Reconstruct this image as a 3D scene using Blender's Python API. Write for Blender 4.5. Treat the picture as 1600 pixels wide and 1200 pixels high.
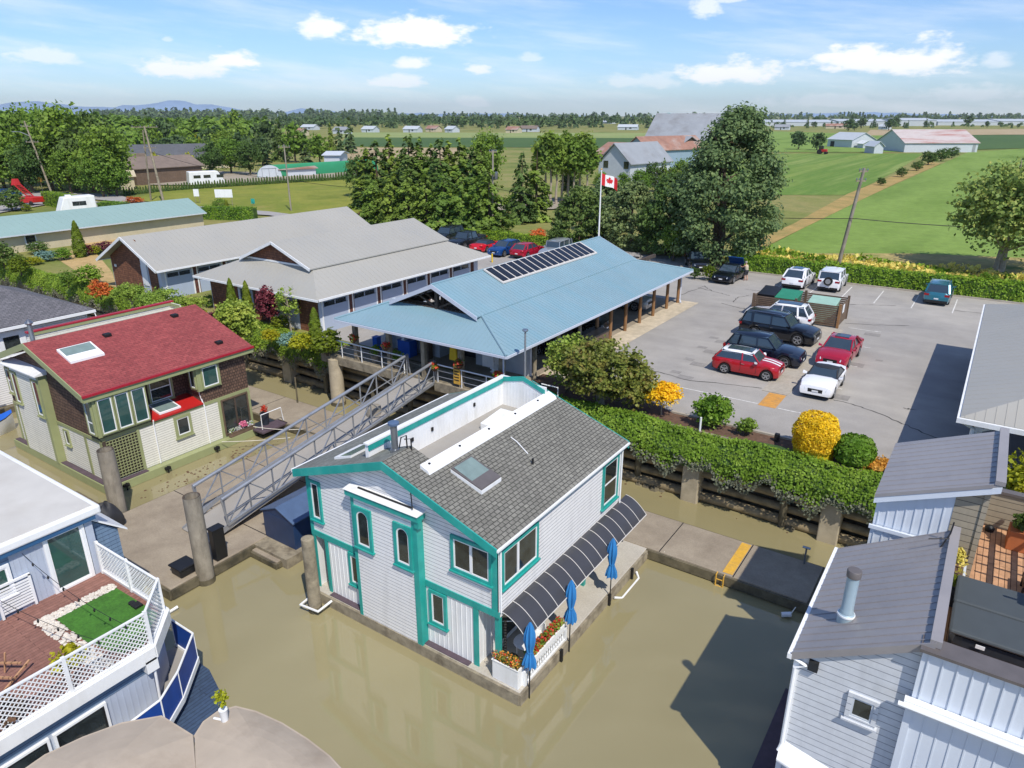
import bpy, bmesh, math, random
import numpy as np
from mathutils import Vector, Matrix, Euler
R = math.radians
sc = bpy.context.scene
for _o in list(bpy.data.objects): bpy.data.objects.remove(_o)
# ---------------------------------------------------------------- camera
CAMH, YAW, PITCH, FPX = 17.5, R(34.2), math.atan(420/1110.), 1110.
cd = bpy.data.cameras.new('camera'); cam = bpy.data.objects.new('camera', cd)
sc.collection.objects.link(cam); sc.camera = cam
cam.location = (0, 0, CAMH); cam.rotation_euler = (math.pi/2-PITCH, 0, YAW)
cd.sensor_fit = 'HORIZONTAL'; cd.sensor_width = 36; cd.lens = 36*FPX/1600.
cd.clip_start = 0.3; cd.clip_end = 60000
# ---------------------------------------------------------------- sun, sky
SUN_EL, SUN_AZ = R(53), R(-33)          # azimuth of the direction towards the sun, from +X
SD = Vector((math.cos(SUN_EL)*math.cos(SUN_AZ), math.cos(SUN_EL)*math.sin(SUN_AZ), math.sin(SUN_EL)))
sl = bpy.data.lights.new('sun', 'SUN'); sl.energy = 4.3; sl.angle = R(.53); sl.color = (1, .94, .84)
so = bpy.data.objects.new('sun', sl); sc.collection.objects.link(so); so.location = (0, 0, 80)
so.rotation_euler = (-SD).to_track_quat('-Z', 'Y').to_euler()
sc.view_settings.view_transform = 'Standard'; sc.view_settings.look = 'None'
sc.view_settings.exposure = 0.08; sc.view_settings.gamma = 1
W = bpy.data.worlds.new('World'); sc.world = W; W.use_nodes = True
def world_nodes():
    nt = W.node_tree; N = nt.nodes; L = nt.links; N.clear()
    out = N.new('ShaderNodeOutputWorld'); bg = N.new('ShaderNodeBackground'); bg.inputs['Strength'].default_value = .15
    sky = N.new('ShaderNodeTexSky'); sky.sky_type = 'NISHITA'; sky.sun_disc = False
    sky.sun_elevation = SUN_EL; sky.sun_rotation = math.atan2(SD.x, SD.y); sky.air_density = 1.0; sky.dust_density = .2; sky.ozone_density = 3.0
    tc = N.new('ShaderNodeTexCoord'); sx = N.new('ShaderNodeSeparateXYZ'); L.new(tc.outputs['Generated'], sx.inputs[0])
    def m(op, a, b=None, c=None):
        n = N.new('ShaderNodeMath'); n.operation = op
        for i, v in enumerate((a, b, c)):
            if v is None: continue
            if isinstance(v, (int, float)): n.inputs[i].default_value = v
            else: L.new(v, n.inputs[i])
        return n.outputs[0]
    # azimuth measured clockwise from the view heading, elevation in radians
    az0 = math.pi/2+YAW
    ca, sa = math.cos(az0), math.sin(az0)
    fx = m('ADD', m('MULTIPLY', sx.outputs[0], ca), m('MULTIPLY', sx.outputs[1], sa))
    rx = m('ADD', m('MULTIPLY', sx.outputs[0], sa), m('MULTIPLY', sx.outputs[1], -ca))
    az = m('ARCTAN2', rx, fx); el = m('ARCSINE', sx.outputs[2])
    cb = N.new('ShaderNodeCombineXYZ'); L.new(az, cb.inputs[0]); L.new(m('MULTIPLY', el, 2.2), cb.inputs[1])
    n1 = N.new('ShaderNodeTexNoise'); n1.inputs['Scale'].default_value = 17; n1.inputs['Detail'].default_value = 7; n1.inputs['Roughness'].default_value = .62; L.new(cb.outputs[0], n1.inputs['Vector'])
    n2 = N.new('ShaderNodeTexNoise'); n2.inputs['Scale'].default_value = 60; n2.inputs['Detail'].default_value = 5; L.new(cb.outputs[0], n2.inputs['Vector'])
    noi = m('ADD', m('MULTIPLY', m('SUBTRACT', n1.outputs[0], .5), 2.4), m('MULTIPLY', m('SUBTRACT', n2.outputs[0], .5), .9))
    dens = None
    def dirpix(px, py):
        u = (px-800)/FPX; v = (600-py)/FPX; c, s = math.cos(PITCH), math.sin(PITCH)
        y = c+v*s; z = -s+v*c; l = math.sqrt(u*u+y*y+z*z)
        return math.atan2(u, y), math.asin(z/l)
    clouds = [(640,55,95,26,1),(510,43,42,20,.9),(370,97,50,15,1),(285,108,80,17,.9),(646,100,30,11,.9),(752,109,24,10,.8),(620,131,45,11,.7),
              (1385,98,140,27,1),(1135,118,85,22,.95),(1105,12,26,22,.7),(1140,0,40,8,.6),(830,92,22,8,.45),(1010,128,60,14,.45),(740,160,30,9,.4),(1555,95,28,14,.5),
              (262,62,10,5,.4),(1520,150,90,14,.4),(1300,160,110,12,.35),(60,90,60,16,.6),(-250,70,160,30,1),(1900,80,200,35,1)]
    for px, py, rx_, ry_, k in clouds:
        a0, e0 = dirpix(px, py); a1, _ = dirpix(px+rx_*1.15, py); _, e1 = dirpix(px, py-ry_*1.3)
        ra = max(abs(a1-a0), .004); re = max(abs(e1-e0), .004)
        da = m('DIVIDE', m('SUBTRACT', az, a0), ra); de = m('DIVIDE', m('SUBTRACT', el, e0), re)
        de = m('MULTIPLY', de, m('SUBTRACT', 1.25, m('MULTIPLY', m('SIGN', de), .3)))   # flatter base
        q = m('SUBTRACT', 1.0, m('SQRT', m('ADD', m('MULTIPLY', da, da), m('MULTIPLY', de, de))))
        q = m('ADD', q, noi)
        mr = N.new('ShaderNodeMapRange'); mr.interpolation_type = 'SMOOTHSTEP'; L.new(q, mr.inputs[0])
        mr.inputs[1].default_value = -.1; mr.inputs[2].default_value = .6; mr.inputs[4].default_value = k
        dens = mr.outputs[0] if dens is None else m('MAXIMUM', dens, mr.outputs[0])
    # thin high veil, stretched sideways
    cv = N.new('ShaderNodeCombineXYZ'); L.new(m('MULTIPLY', az, 1.2), cv.inputs[0]); L.new(m('ADD', m('MULTIPLY', el, 9), m('MULTIPLY', az, .9)), cv.inputs[1])
    n3 = N.new('ShaderNodeTexNoise'); n3.inputs['Scale'].default_value = 3.2; n3.inputs['Detail'].default_value = 8; n3.inputs['Roughness'].default_value = .6; L.new(cv.outputs[0], n3.inputs['Vector'])
    mv = N.new('ShaderNodeMapRange'); mv.interpolation_type = 'SMOOTHSTEP'; L.new(n3.outputs[0], mv.inputs[0]); mv.inputs[1].default_value = .42; mv.inputs[2].default_value = .72; mv.inputs[4].default_value = .5
    low = N.new('ShaderNodeMapRange'); L.new(el, low.inputs[0]); low.inputs[1].default_value = .0; low.inputs[2].default_value = .16; low.inputs[3].default_value = 1; low.inputs[4].default_value = .55
    veil = m('MULTIPLY', mv.outputs[0], low.outputs[0])
    dens = m('MAXIMUM', dens, veil)
    mix = N.new('ShaderNodeMix'); mix.data_type = 'RGBA'; tint = N.new('ShaderNodeMix'); tint.data_type = 'RGBA'; tint.blend_type = 'MULTIPLY'; tint.inputs[0].default_value = 1; tint.inputs[7].default_value = (.6, .74, .97, 1); L.new(sky.outputs[0], tint.inputs[6]); L.new(dens, mix.inputs[0]); L.new(tint.outputs[2], mix.inputs[6]); mix.inputs[7].default_value = (7.4, 7.5, 7.7, 1)
    L.new(mix.outputs[2], bg.inputs['Color']); L.new(bg.outputs[0], out.inputs['Surface'])
world_nodes()

# ---------------------------------------------------------------- pixel/ground helper (photo 1600x1200) for far things
def G(px, py, z=3.3):
    u = (px-800)/FPX; v = (600-py)/FPX; c, s = math.cos(PITCH), math.sin(PITCH)
    y = c+v*s; zz = -s+v*c; ca, sa = math.cos(YAW), math.sin(YAW)
    t = (z-CAMH)/zz
    return Vector(((u*ca-y*sa)*t, (u*sa+y*ca)*t, z))

# ---------------------------------------------------------------- objects
C = sc.collection
ORG = {}
SPLIT = {'barge_board', 'upright', 'diagonal', 'gutter', 'belt_board', 'corner_board', 'side_corner_board', 'cedar_panel', 'panel', 'downpipe', 'post', 'baluster', 'wire', 'lower_wall_post', 'ledge', 'bracket', 'deck_lamp', 'rail', 'top_rail', 'slat', 'kick_plate', 'rain_chain', 'door_trim', 'louvre', 'insulator', 'bottom_chord', 'white_fascia', 'hip_cap', 'bulb', 'beam', 'partition', 'bay_trim', 'window_bay', 'end_wall', 'pillar', 'joint', 'door_seam'}
def thing(name, label, cat, loc=(0, 0, 0), group=None):
    o = bpy.data.objects.new(name, None); C.objects.link(o); o.location = loc; o.empty_display_size = .2
    o['label'] = label; o['category'] = cat
    if group: o['group'] = group
    ORG[o.name] = Vector(loc); return o
def tag(o, label, cat, group=None, kind=None):
    o['label'] = label; o['category'] = cat
    if group: o['group'] = group
    if kind: o['kind'] = kind
    return o
def link(name, me, parent=None):
    o = bpy.data.objects.new(name, me); C.objects.link(o)
    if parent is not None:
        o.parent = parent; ORG[o.name] = ORG.get(parent.name, Vector((0, 0, 0)))
    return o
def dup(root, loc=None, rz=None, label=None, group=None, scale=None):
    def rec(o, par):
        c = o.copy(); C.objects.link(c)
        if par: c.parent = par
        for ch in KIDS(o): rec(ch, c)
        return c
    r = rec(root, None)
    if loc is not None: r.location = loc
    if rz is not None: r.rotation_euler = (0, 0, rz)
    if label: r['label'] = label
    if group: r['group'] = group
    if scale is not None: r.scale = scale if hasattr(scale, '__len__') else (scale,)*3
    return r
def KIDS(o): return [c for c in C.objects if c.parent == o]
class MB:
    def __init__(s): s.v = []; s.f = []; s.mi = []; s.m = 0
    def face(s, pts):
        n = len(s.v); s.v += [tuple(p) for p in pts]; s.f.append(tuple(range(n, n+len(pts)))); s.mi.append(s.m)
    def raw(s, vs, fs):
        n = len(s.v); s.v += [tuple(p) for p in vs]
        for f in fs: s.f.append(tuple(i+n for i in f)); s.mi.append(s.m)
    def box(s, x0, x1, y0, y1, z0, z1):
        v = [(x, y, z) for z in (z0, z1) for y in (y0, y1) for x in (x0, x1)]
        s.raw(v, [(0, 2, 3, 1), (4, 5, 7, 6), (0, 1, 5, 4), (2, 6, 7, 3), (0, 4, 6, 2), (1, 3, 7, 5)])
    def hexa(s, b, t):   # 4 bottom pts, 4 top pts (ccw)
        s.raw(list(b)+list(t), [(3, 2, 1, 0), (4, 5, 6, 7), (0, 1, 5, 4), (1, 2, 6, 5), (2, 3, 7, 6), (3, 0, 4, 7)])
    def prism(s, pts, vec):   # polygon + extrusion
        n = len(pts); vec = Vector(vec); a = [Vector(p) for p in pts]; b = [p+vec for p in a]
        s.raw(a+b, [tuple(range(n))[::-1], tuple(range(n, 2*n))]+[(i, (i+1) % n, n+(i+1) % n, n+i) for i in range(n)])
    def tube(s, pts, r, n=8, cap=True):
        pts = [Vector(p) for p in pts]; rs = r if hasattr(r, '__len__') else [r]*len(pts); base = len(s.v); up0 = None
        for i, p in enumerate(pts):
            d = (pts[min(i+1, len(pts)-1)]-pts[max(i-1, 0)]).normalized()
            up = Vector((0, 0, 1)) if abs(d.z) < .95 else Vector((1, 0, 0))
            a = d.cross(up).normalized(); b = d.cross(a)
            for k in range(n):
                t = 2*math.pi*k/n; s.v.append(tuple(p+(a*math.cos(t)+b*math.sin(t))*rs[i]))
        for i in range(len(pts)-1):
            for k in range(n):
                a = base+i*n+k; b = base+i*n+(k+1) % n; s.f.append((a, b, b+n, a+n)); s.mi.append(s.m)
        if cap:
            s.f.append(tuple(base+k for k in range(n))[::-1]); s.mi.append(s.m)
            s.f.append(tuple(base+(len(pts)-1)*n+k for k in range(n))); s.mi.append(s.m)
    def bar(s, p, q, w, h=None):   # rectangular bar
        h = h or w; p = Vector(p); q = Vector(q); d = (q-p).normalized()
        up = Vector((0, 0, 1)) if abs(d.z) < .98 else Vector((0, 1, 0))
        a = d.cross(up).normalized()*(w/2); b = a.cross(d).normalized()*(h/2)
        s.hexa([p-a-b, p+a-b, p+a+b, p-a+b], [q-a-b, q+a-b, q+a+b, q-a+b])
    def lathe(s, c, prof, n=16):
        base = len(s.v); c = Vector(c)
        for r, z in prof:
            for k in range(n):
                t = 2*math.pi*k/n; s.v.append((c.x+r*math.cos(t), c.y+r*math.sin(t), c.z+z))
        for i in range(len(prof)-1):
            for k in range(n):
                a = base+i*n+k; b = base+i*n+(k+1) % n; s.f.append((a, b, b+n, a+n)); s.mi.append(s.m)
        s.f.append(tuple(base+k for k in range(n))[::-1]); s.mi.append(s.m)
        s.f.append(tuple(base+(len(prof)-1)*n+k for k in range(n))); s.mi.append(s.m)
    def islands(s):
        par = list(range(len(s.v)))
        def fd(i):
            while par[i] != i: par[i] = par[par[i]]; i = par[i]
            return i
        for f in s.f:
            for j in f[1:]: par[fd(j)] = fd(f[0])
        out = {}
        for f, m_ in zip(s.f, s.mi): out.setdefault(fd(f[0]), []).append((f, m_))
        return list(out.values())
    def build(s, name, mats, parent=None, smooth=False, bevel=0):
        if name in SPLIT:
            I = s.islands()
            if len(I) > 1:
                for isl in I:
                    q = MB(); mp = {}
                    for f, m_ in isl:
                        for j in f:
                            if j not in mp: mp[j] = len(q.v); q.v.append(s.v[j])
                        q.f.append(tuple(mp[j] for j in f)); q.mi.append(m_)
                    o = q.build(name, mats, parent, smooth, bevel)
                return o
        me = bpy.data.meshes.new(name); off = ORG.get(parent.name, Vector((0, 0, 0))) if parent is not None else Vector((0, 0, 0))
        me.from_pydata([(x-off.x, y-off.y, z-off.z) for x, y, z in s.v], [], s.f)
        mats = mats if isinstance(mats, (list, tuple)) else [mats]
        for m_ in mats: me.materials.append(M(m_) if isinstance(m_, str) else m_)
        if len(mats) > 1: me.polygons.foreach_set('material_index', s.mi)
        if smooth:
            me.polygons.foreach_set('use_smooth', [True]*len(me.polygons)); me.set_sharp_from_angle(angle=R(38))
        me.update(); o = link(name, me, parent)
        if bevel:
            b = o.modifiers.new('b', 'BEVEL'); b.width = bevel; b.segments = 2; b.limit_method = 'ANGLE'; b.angle_limit = R(40)
        return o
# wall frames: a = along, z = height, d = outwards
class Fr:
    def __init__(s, axis, pos, sign):   # axis 'Y': plane Y=pos, along +X ; axis 'X': plane X=pos, along +Y
        s.ax, s.pos, s.sg = axis, pos, sign
    def p(s, a, z, d=0):
        return Vector((a, s.pos+s.sg*d, z)) if s.ax == 'Y' else Vector((s.pos+s.sg*d, a, z))
def fbox(mb, F, a0, a1, z0, z1, d0, d1):
    p, q = F.p(a0, z0, d0), F.p(a1, z1, d1)
    mb.box(min(p.x, q.x), max(p.x, q.x), min(p.y, q.y), max(p.y, q.y), min(p.z, q.z), max(p.z, q.z))
def clipz(poly, z, above):
    out = []
    for i in range(len(poly)):
        a, b = poly[i], poly[(i+1) % len(poly)]; ia = (a[1] >= z) == above; ib = (b[1] >= z) == above
        if ia: out.append(a)
        if ia != ib:
            t = (z-a[1])/(b[1]-a[1]); out.append((a[0]+t*(b[0]-a[0]), z))
    return out
def lap(mb, F, poly, pitch=.13, lip=.02):
    mb.face([F.p(a, z, .014) for a, z in poly])  # flat wall face; the lip shade is only colour lines in the siding materials
def batten(mb, F, poly, gap=.3, w=.045, t=.022, flat=True):
    if flat: mb.face([F.p(a, z, 0) for a, z in poly])
    a0 = min(p[0] for p in poly); a1 = max(p[0] for p in poly); a = a0+gap/2
    while a < a1:
        zs = []
        for i in range(len(poly)):
            p, q = poly[i], poly[(i+1) % len(poly)]
            if (p[0]-a)*(q[0]-a) < 0 or p[0] == a: zs.append(p[1]+(q[1]-p[1])*((a-p[0])/(q[0]-p[0]) if q[0] != p[0] else 0))
        if len(zs) >= 2: fbox(mb, F, a-w/2, a+w/2, min(zs), max(zs)-.01, -.001, t)
        a += gap
def slab(mb, pts, t=.12):   # thin roof slab: pts are the top surface
    pts = [Vector(p) for p in pts]; mb.prism([p-Vector((0, 0, t)) for p in pts], (0, 0, t))
def ribs(mb, pts, along, gap=.4, h=.035, w=.04):
    """raised seams on a convex roof polygon; along='X' seams spaced along X (running in Y) or 'Y' spaced along Y"""
    P3 = [Vector(p) for p in pts]; i = 0 if along == 'X' else 1
    lo = min(p[i] for p in P3); hi = max(p[i] for p in P3); t = lo+gap/2
    while t < hi:
        xs = []
        for k in range(len(P3)):
            a, b = P3[k], P3[(k+1) % len(P3)]
            if (a[i]-t)*(b[i]-t) < 0: xs.append(a+(b-a)*((t-a[i])/(b[i]-a[i])))
        if len(xs) == 2: 
            u = Vector((0, 0, h/2-.004)); mb.bar(xs[0]+u, xs[1]+u, w, h)
        t += gap
def window(par, F, a0, a1, z0, z1, tw=.12, trim='teal', frame='vinyl', mull=(), hm=(), glass='glass', arch=False, sill=True, d=.05):
    """casing (named window) > frame, pane ; a/z are the outer edges of the casing"""
    mb = MB(); ia0, ia1, iz0, iz1 = a0+tw, a1-tw, z0+tw, z1-tw; T = d+.035
    fbox(mb, F, a0, ia0, z0, z1, 0, T); fbox(mb, F, ia1, a1, z0, z1, 0, T); fbox(mb, F, ia0, ia1, iz1, z1, 0, T); fbox(mb, F, ia0, ia1, z0, iz0, 0, T)
    if sill: fbox(mb, F, a0-.05, a1+.05, z0-.05, z0, 0, T+.05)
    r = (ia1-ia0)/2; cx = (ia0+ia1)/2
    def arc(rr, n=10): return [(cx+rr*math.cos(math.pi*k/n), iz1-r+rr*math.sin(math.pi*k/n)) for k in range(n+1)]
    if arch:   # fill the corners above the arch
        A = arc(r)
        for k in range(10):
            (x1, y1), (x2, y2) = A[k], A[k+1]; mb.prism([F.p(x1, y1, 0), F.p(x2, y2, 0), F.p(x2, iz1, 0), F.p(x1, iz1, 0)], F.p(0, 0, T)-F.p(0, 0, 0))
    w = mb.build('window', trim, par)
    mf = MB(); fw = .05
    fbox(mf, F, ia0, ia0+fw, iz0, iz1-(r if arch else 0), 0, d+.015); fbox(mf, F, ia1-fw, ia1, iz0, iz1-(r if arch else 0), 0, d+.015)
    fbox(mf, F, ia0+fw, ia1-fw, iz0, iz0+fw, 0, d+.015)
    if arch:
        A, B = arc(r), arc(r-fw)
        for k in range(10): mf.prism([F.p(*A[k], 0), F.p(*A[k+1], 0), F.p(*B[k+1], 0), F.p(*B[k], 0)], F.p(0, 0, d+.015)-F.p(0, 0, 0))
    else: fbox(mf, F, ia0+fw, ia1-fw, iz1-fw, iz1, 0, d+.015)
    for f in mull:
        x = ia0+f*(ia1-ia0); fbox(mf, F, x-.05, x+.05, iz0+fw, iz1-fw, 0, d+.02)
    for f in hm:
        z = iz0+f*(iz1-iz0); fbox(mf, F, ia0+fw, ia1-fw, z-.025, z+.025, 0, d+.013)
    mf.build('frame', frame, w)
    mg = MB()
    if arch: mg.face([F.p(ia0+.01, iz0+.01, .042)]+[F.p(ia1-.01, iz0+.01, .042)]+[F.p(x, y, .042) for x, y in arc(r-.01)])
    else: fbox(mg, F, ia0+.01, ia1-.01, iz0+.01, iz1-.01, .034, .044)
    mg.build('pane', glass, w)
    return w
# ---------------------------------------------------------------- materials
def srgb(c): return tuple(((x/255/12.92) if x/255 <= .04045 else ((x/255+.055)/1.055)**2.4) for x in c)
MATS = {}
def newmat(n):
    m = bpy.data.materials.new(n); m.use_nodes = True; m.node_tree.nodes.clear(); return m, m.node_tree.nodes, m.node_tree.links
class NB:
    def __init__(s, n):
        s.m, s.N, s.L = newmat(n); s.out = s.N.new('ShaderNodeOutputMaterial'); s.tc = s.N.new('ShaderNodeTexCoord')
        s.co = s.tc.outputs['Object']
    def math(s, op, a, b=None):
        n = s.N.new('ShaderNodeMath'); n.operation = op
        for i, v in enumerate((a, b)):
            if v is None: continue
            if isinstance(v, (int, float)): n.inputs[i].default_value = v
            else: s.L.new(v, n.inputs[i])
        return n.outputs[0]
    def noise(s, scale, detail=4, rough=.55, vec=None, stretch=None):
        v = vec or s.co
        if stretch:
            mp = s.N.new('ShaderNodeMapping'); mp.inputs['Scale'].default_value = stretch; s.L.new(v, mp.inputs['Vector']); v = mp.outputs[0]
        n = s.N.new('ShaderNodeTexNoise'); n.inputs['Scale'].default_value = scale; n.inputs['Detail'].default_value = detail; n.inputs['Roughness'].default_value = rough
        s.L.new(v, n.inputs['Vector']); return n.outputs[0]
    def ramp(s, f, stops, inter='LINEAR'):
        r = s.N.new('ShaderNodeValToRGB'); r.color_ramp.interpolation = inter; s.L.new(f, r.inputs[0]); e = r.color_ramp.elements
        e[0].position, e[0].color = stops[0][0], (*stops[0][1], 1); e[1].position, e[1].color = stops[-1][0], (*stops[-1][1], 1)
        for p, c in stops[1:-1]:
            x = e.new(p); x.color = (*c, 1)
        return r.outputs[0]
    def mix(s, f, a, b, blend='MIX'):
        n = s.N.new('ShaderNodeMix'); n.data_type = 'RGBA'; n.blend_type = blend
        for i, v in ((0, f), (6, a), (7, b)):
            if isinstance(v, (int, float)): n.inputs[i].default_value = v
            elif isinstance(v, tuple): n.inputs[i].default_value = (*v, 1)
            else: s.L.new(v, n.inputs[i])
        return n.outputs[2]
    def vmul(s, col, f, lo, hi):   # multiply colour by map(f 0.3..0.7 -> lo..hi)
        r = s.N.new('ShaderNodeMapRange'); s.L.new(f, r.inputs[0]); r.inputs[1].default_value = .3; r.inputs[2].default_value = .7; r.inputs[3].default_value = lo; r.inputs[4].default_value = hi
        g = s.N.new('ShaderNodeCombineXYZ')
        for i in range(3): s.L.new(r.outputs[0], g.inputs[i])
        return s.mix(1.0, col, g.outputs[0], 'MULTIPLY')
    def bsdf(s, col, rough=.6, metal=0., spec=.5, bump=None, bs=.3, bd=.02, coat=0, trans=0):
        b = s.N.new('ShaderNodeBsdfPrincipled')
        if isinstance(col, tuple): b.inputs['Base Color'].default_value = (*col, 1)
        else: s.L.new(col, b.inputs['Base Color'])
        if isinstance(rough, (int, float)): b.inputs['Roughness'].default_value = rough
        else: s.L.new(rough, b.inputs['Roughness'])
        b.inputs['Metallic'].default_value = metal; b.inputs['Specular IOR Level'].default_value = spec; b.inputs['Coat Weight'].default_value = coat
        if bump is not None:
            n = s.N.new('ShaderNodeBump'); n.inputs['Strength'].default_value = bs; n.inputs['Distance'].default_value = bd; s.L.new(bump, n.inputs['Height']); s.L.new(n.outputs[0], b.inputs['Normal'])
        o = b.outputs[0]
        if trans:
            t = s.N.new('ShaderNodeBsdfTranslucent'); s.L.new(col, t.inputs[0]) if not isinstance(col, tuple) else setattr(t.inputs[0], 'default_value', (*col, 1))
            mx = s.N.new('ShaderNodeMixShader'); mx.inputs[0].default_value = trans; s.L.new(o, mx.inputs[1]); s.L.new(t.outputs[0], mx.inputs[2]); o = mx.outputs[0]
        s.L.new(o, s.out.inputs[0]); return s.m
def plain(name, rgb, rough=.6, metal=0, var=.12, scale=2.5, bump=.15, spec=.5, coat=0, stain=None, streak=None):
    nb = NB(name); c = srgb(rgb); col = nb.vmul(c, nb.noise(scale, 5), 1-var, 1+var)
    col = nb.vmul(col, nb.noise(scale*.17, 3), 1-var*.7, 1+var*.6)
    if stain:
        f = nb.noise(stain[1], 6, .65, stretch=streak); f = nb.ramp(f, [(.48, (0, 0, 0)), (.68, (1, 1, 1))]); col = nb.mix(nb.math('MULTIPLY', f, stain[2]), col, srgb(stain[0]))
    MATS[name] = nb.bsdf(col, rough, metal, spec, nb.noise(scale*9, 3), bump, .01, coat); return MATS[name]
def M(n): return MATS[n]
# painted wood, metal, vinyl
plain('white_paint', (232, 233, 233), .45, var=.02, stain=((176, 172, 160), 1.0, .22), streak=(2, 2, .4))
plain('vinyl', (235, 236, 236), .35, var=.01, bump=.02)
plain('teal', (34, 154, 144), .5, var=.1, bump=.05, stain=((96, 176, 166), 2.2, .35), streak=(1, 1, .4))
plain('glass', (44, 50, 50), .03, var=.5, bump=0, spec=.9)
plain('glass_green', (52, 84, 80), .04, var=.12, bump=0, spec=.9)
plain('glass_pale', (122, 140, 136), .06, var=.12, bump=0, spec=.8)
plain('sage', (150, 156, 112), .5, var=.05)
plain('palegrey_siding', (176, 185, 200), .5, var=.04)
plain('blue_trim', (48, 90, 130), .45, var=.05)
plain('batten_white', (212, 219, 228), .45, var=.02)
plain('grey_siding', (196, 202, 208), .5, var=.03)
plain('beige_wall', (196, 184, 156), .6, var=.04, stain=((160, 150, 128), .4, .3))
plain('lightgrey_wall', (196, 202, 214), .5, var=.03)
plain('garage_door', (168, 180, 200), .4, var=.02)
plain('dark', (22, 22, 24), .6, var=.2)
plain('black_plastic', (26, 27, 30), .42, var=.2)
plain('navy', (34, 56, 92), .38, var=.14, stain=((44, 60, 84), .9, .4))
plain('navy_top', (78, 98, 128), .4, var=.1)
plain('alu', (168, 172, 178), .38, .55, var=.08, stain=((120, 124, 128), 1.5, .3))
plain('steel', (150, 154, 160), .3, .8, var=.1)
plain('chrome', (200, 203, 208), .15, .95, var=.03)
plain('asphalt_wear', (124, 120, 114), .9, var=.1)
plain('line_paint', (216, 214, 208), .7, var=.12, scale=9, stain=((128, 124, 118), 6, .7))
plain('yellow_paint', (212, 164, 60), .65, var=.1, scale=8, stain=((150, 132, 100), 5, .4))
plain('orange_paint', (204, 146, 66), .7, var=.1, scale=6, stain=((140, 124, 100), 4, .55))
plain('patch', (138, 134, 129), .9, var=.15, scale=8)
plain('crack', (58, 57, 56), .9, var=.2)
plain('brown_soil', (98, 74, 58), .95, var=.3, scale=7, bump=.6)
plain('kerb', (168, 160, 146), .8, var=.12, scale=5)
plain('wood_post', (142, 104, 66), .75, var=.22, scale=3, stain=((96, 74, 54), 3, .5))
plain('old_wood', (146, 136, 116), .85, var=.22, scale=4, bump=.5, stain=((84, 74, 60), 1.6, .7))
plain('wet_wood', (104, 96, 76), .7, var=.25, scale=4, bump=.5, stain=((50, 48, 38), 1.2, .8))
plain('dark_wood', (74, 62, 52), .8, var=.25, scale=5)
plain('brown_fence', (104, 86, 70), .8, var=.2, scale=4)
plain('pile', (150, 142, 128), .85, var=.16, scale=2.5, bump=.7, stain=((92, 84, 70), 1.1, .75), streak=(2, 2, .5))
plain('concrete_pile', (178, 166, 142), .85, var=.1, stain=((112, 100, 78), .9, .5))
plain('tan_deck', (196, 150, 112), .65, var=.12, scale=4)
plain('deck_red', (142, 98, 86), .7, var=.12, scale=5)
plain('deck_purple', (84, 70, 78), .8, var=.15, scale=4)
plain('turf', (62, 112, 34), .95, var=.22, scale=14, bump=1)
plain('pebble', (214, 206, 194), .8, var=.18, scale=16, bump=1)
plain('roof_white', (196, 193, 186), .75, var=.05, scale=1.2, stain=((180, 174, 164), .7, .35))
plain('beige_roof', (178, 164, 146), .85, var=.09, scale=1.1, bump=.3, stain=((146, 130, 112), .45, .6))
plain('membrane', (152, 148, 142), .8, var=.06, scale=1, stain=((150, 142, 132), .6, .4))
plain('seam_grey', (158, 154, 154), .42, .15, var=.04, scale=.8, stain=((122, 120, 124), .35, .4))
plain('metal_lightgrey', (170, 167, 158), .5, .1, var=.04, scale=.5, stain=((154, 154, 150), .25, .5))
plain('metal_blue', (134, 162, 172), .45, .1, var=.04, scale=.6, stain=((122, 162, 176), .3, .5), streak=(.4, 2, 1))
plain('metal_teal', (148, 174, 166), .45, .1, var=.03, scale=.4)
plain('metal_green', (48, 138, 96), .5, var=.06, scale=.5)
plain('rust_roof', (150, 112, 96), .8, var=.15, scale=.7, stain=((172, 166, 160), .15, .8))
plain('rust_red', (186, 176, 172), .7, var=.06, stain=((160, 96, 84), .22, .85), streak=(.25, .25, 6))
plain('grey_roof', (150, 154, 158), .6, .1, var=.08, scale=.4, stain=((120, 118, 116), .15, .6))
plain('brown_roof', (122, 108, 98), .85, var=.12, scale=1)
plain('dark_roof', (88, 90, 94), .85, var=.12, scale=1)
plain('red_metal', (178, 36, 34), .4, var=.06)
plain('red_trim', (164, 34, 48), .45, var=.06)
plain('barn_tan', (176, 142, 92), .8, var=.15)
plain('barn_white', (190, 196, 202), .6, var=.05)
plain('barn_blue', (140, 160, 176), .6, var=.06)
plain('greenhouse', (182, 188, 192), .5, var=.05)
plain('duct', (164, 184, 194), .35, .25, var=.05, stain=((120, 150, 170), 1.5, .4))
plain('duct_cap', (112, 106, 104), .5, .3, var=.1)
plain('tub_cover', (72, 78, 80), .55, var=.05)
plain('umbrella_blue', (44, 122, 184), .7, var=.08)
plain('tarp_blue', (16, 66, 148), .6, var=.12)
plain('black_tarp', (40, 41, 45), .62, var=.15, scale=3, bump=.8)
plain('canopy', (66, 66, 70), .3, var=.06, bump=0)
plain('canopy_rib', (206, 202, 196), .4, var=.03)
plain('solar', (30, 32, 38), .18, var=.1, bump=0)
plain('rope', (208, 202, 188), .8, var=.1)
plain('terracotta', (176, 102, 58), .75, var=.1)
plain('pot_dark', (44, 50, 60), .5, var=.1)
plain('wicker', (96, 70, 50), .85, var=.25, scale=20)
plain('bark', (86, 72, 60), .9, var=.25, scale=5, bump=.8)
plain('bark_pale', (160, 148, 130), .85, var=.2, scale=4, bump=.6)
plain('skin', (196, 148, 122), .55, var=.05)
plain('hair_grey', (150, 144, 136), .8, var=.1)
plain('shorts', (50, 52, 58), .8, var=.1)
plain('flag_red', (204, 30, 40), .7, var=.03)
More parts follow.
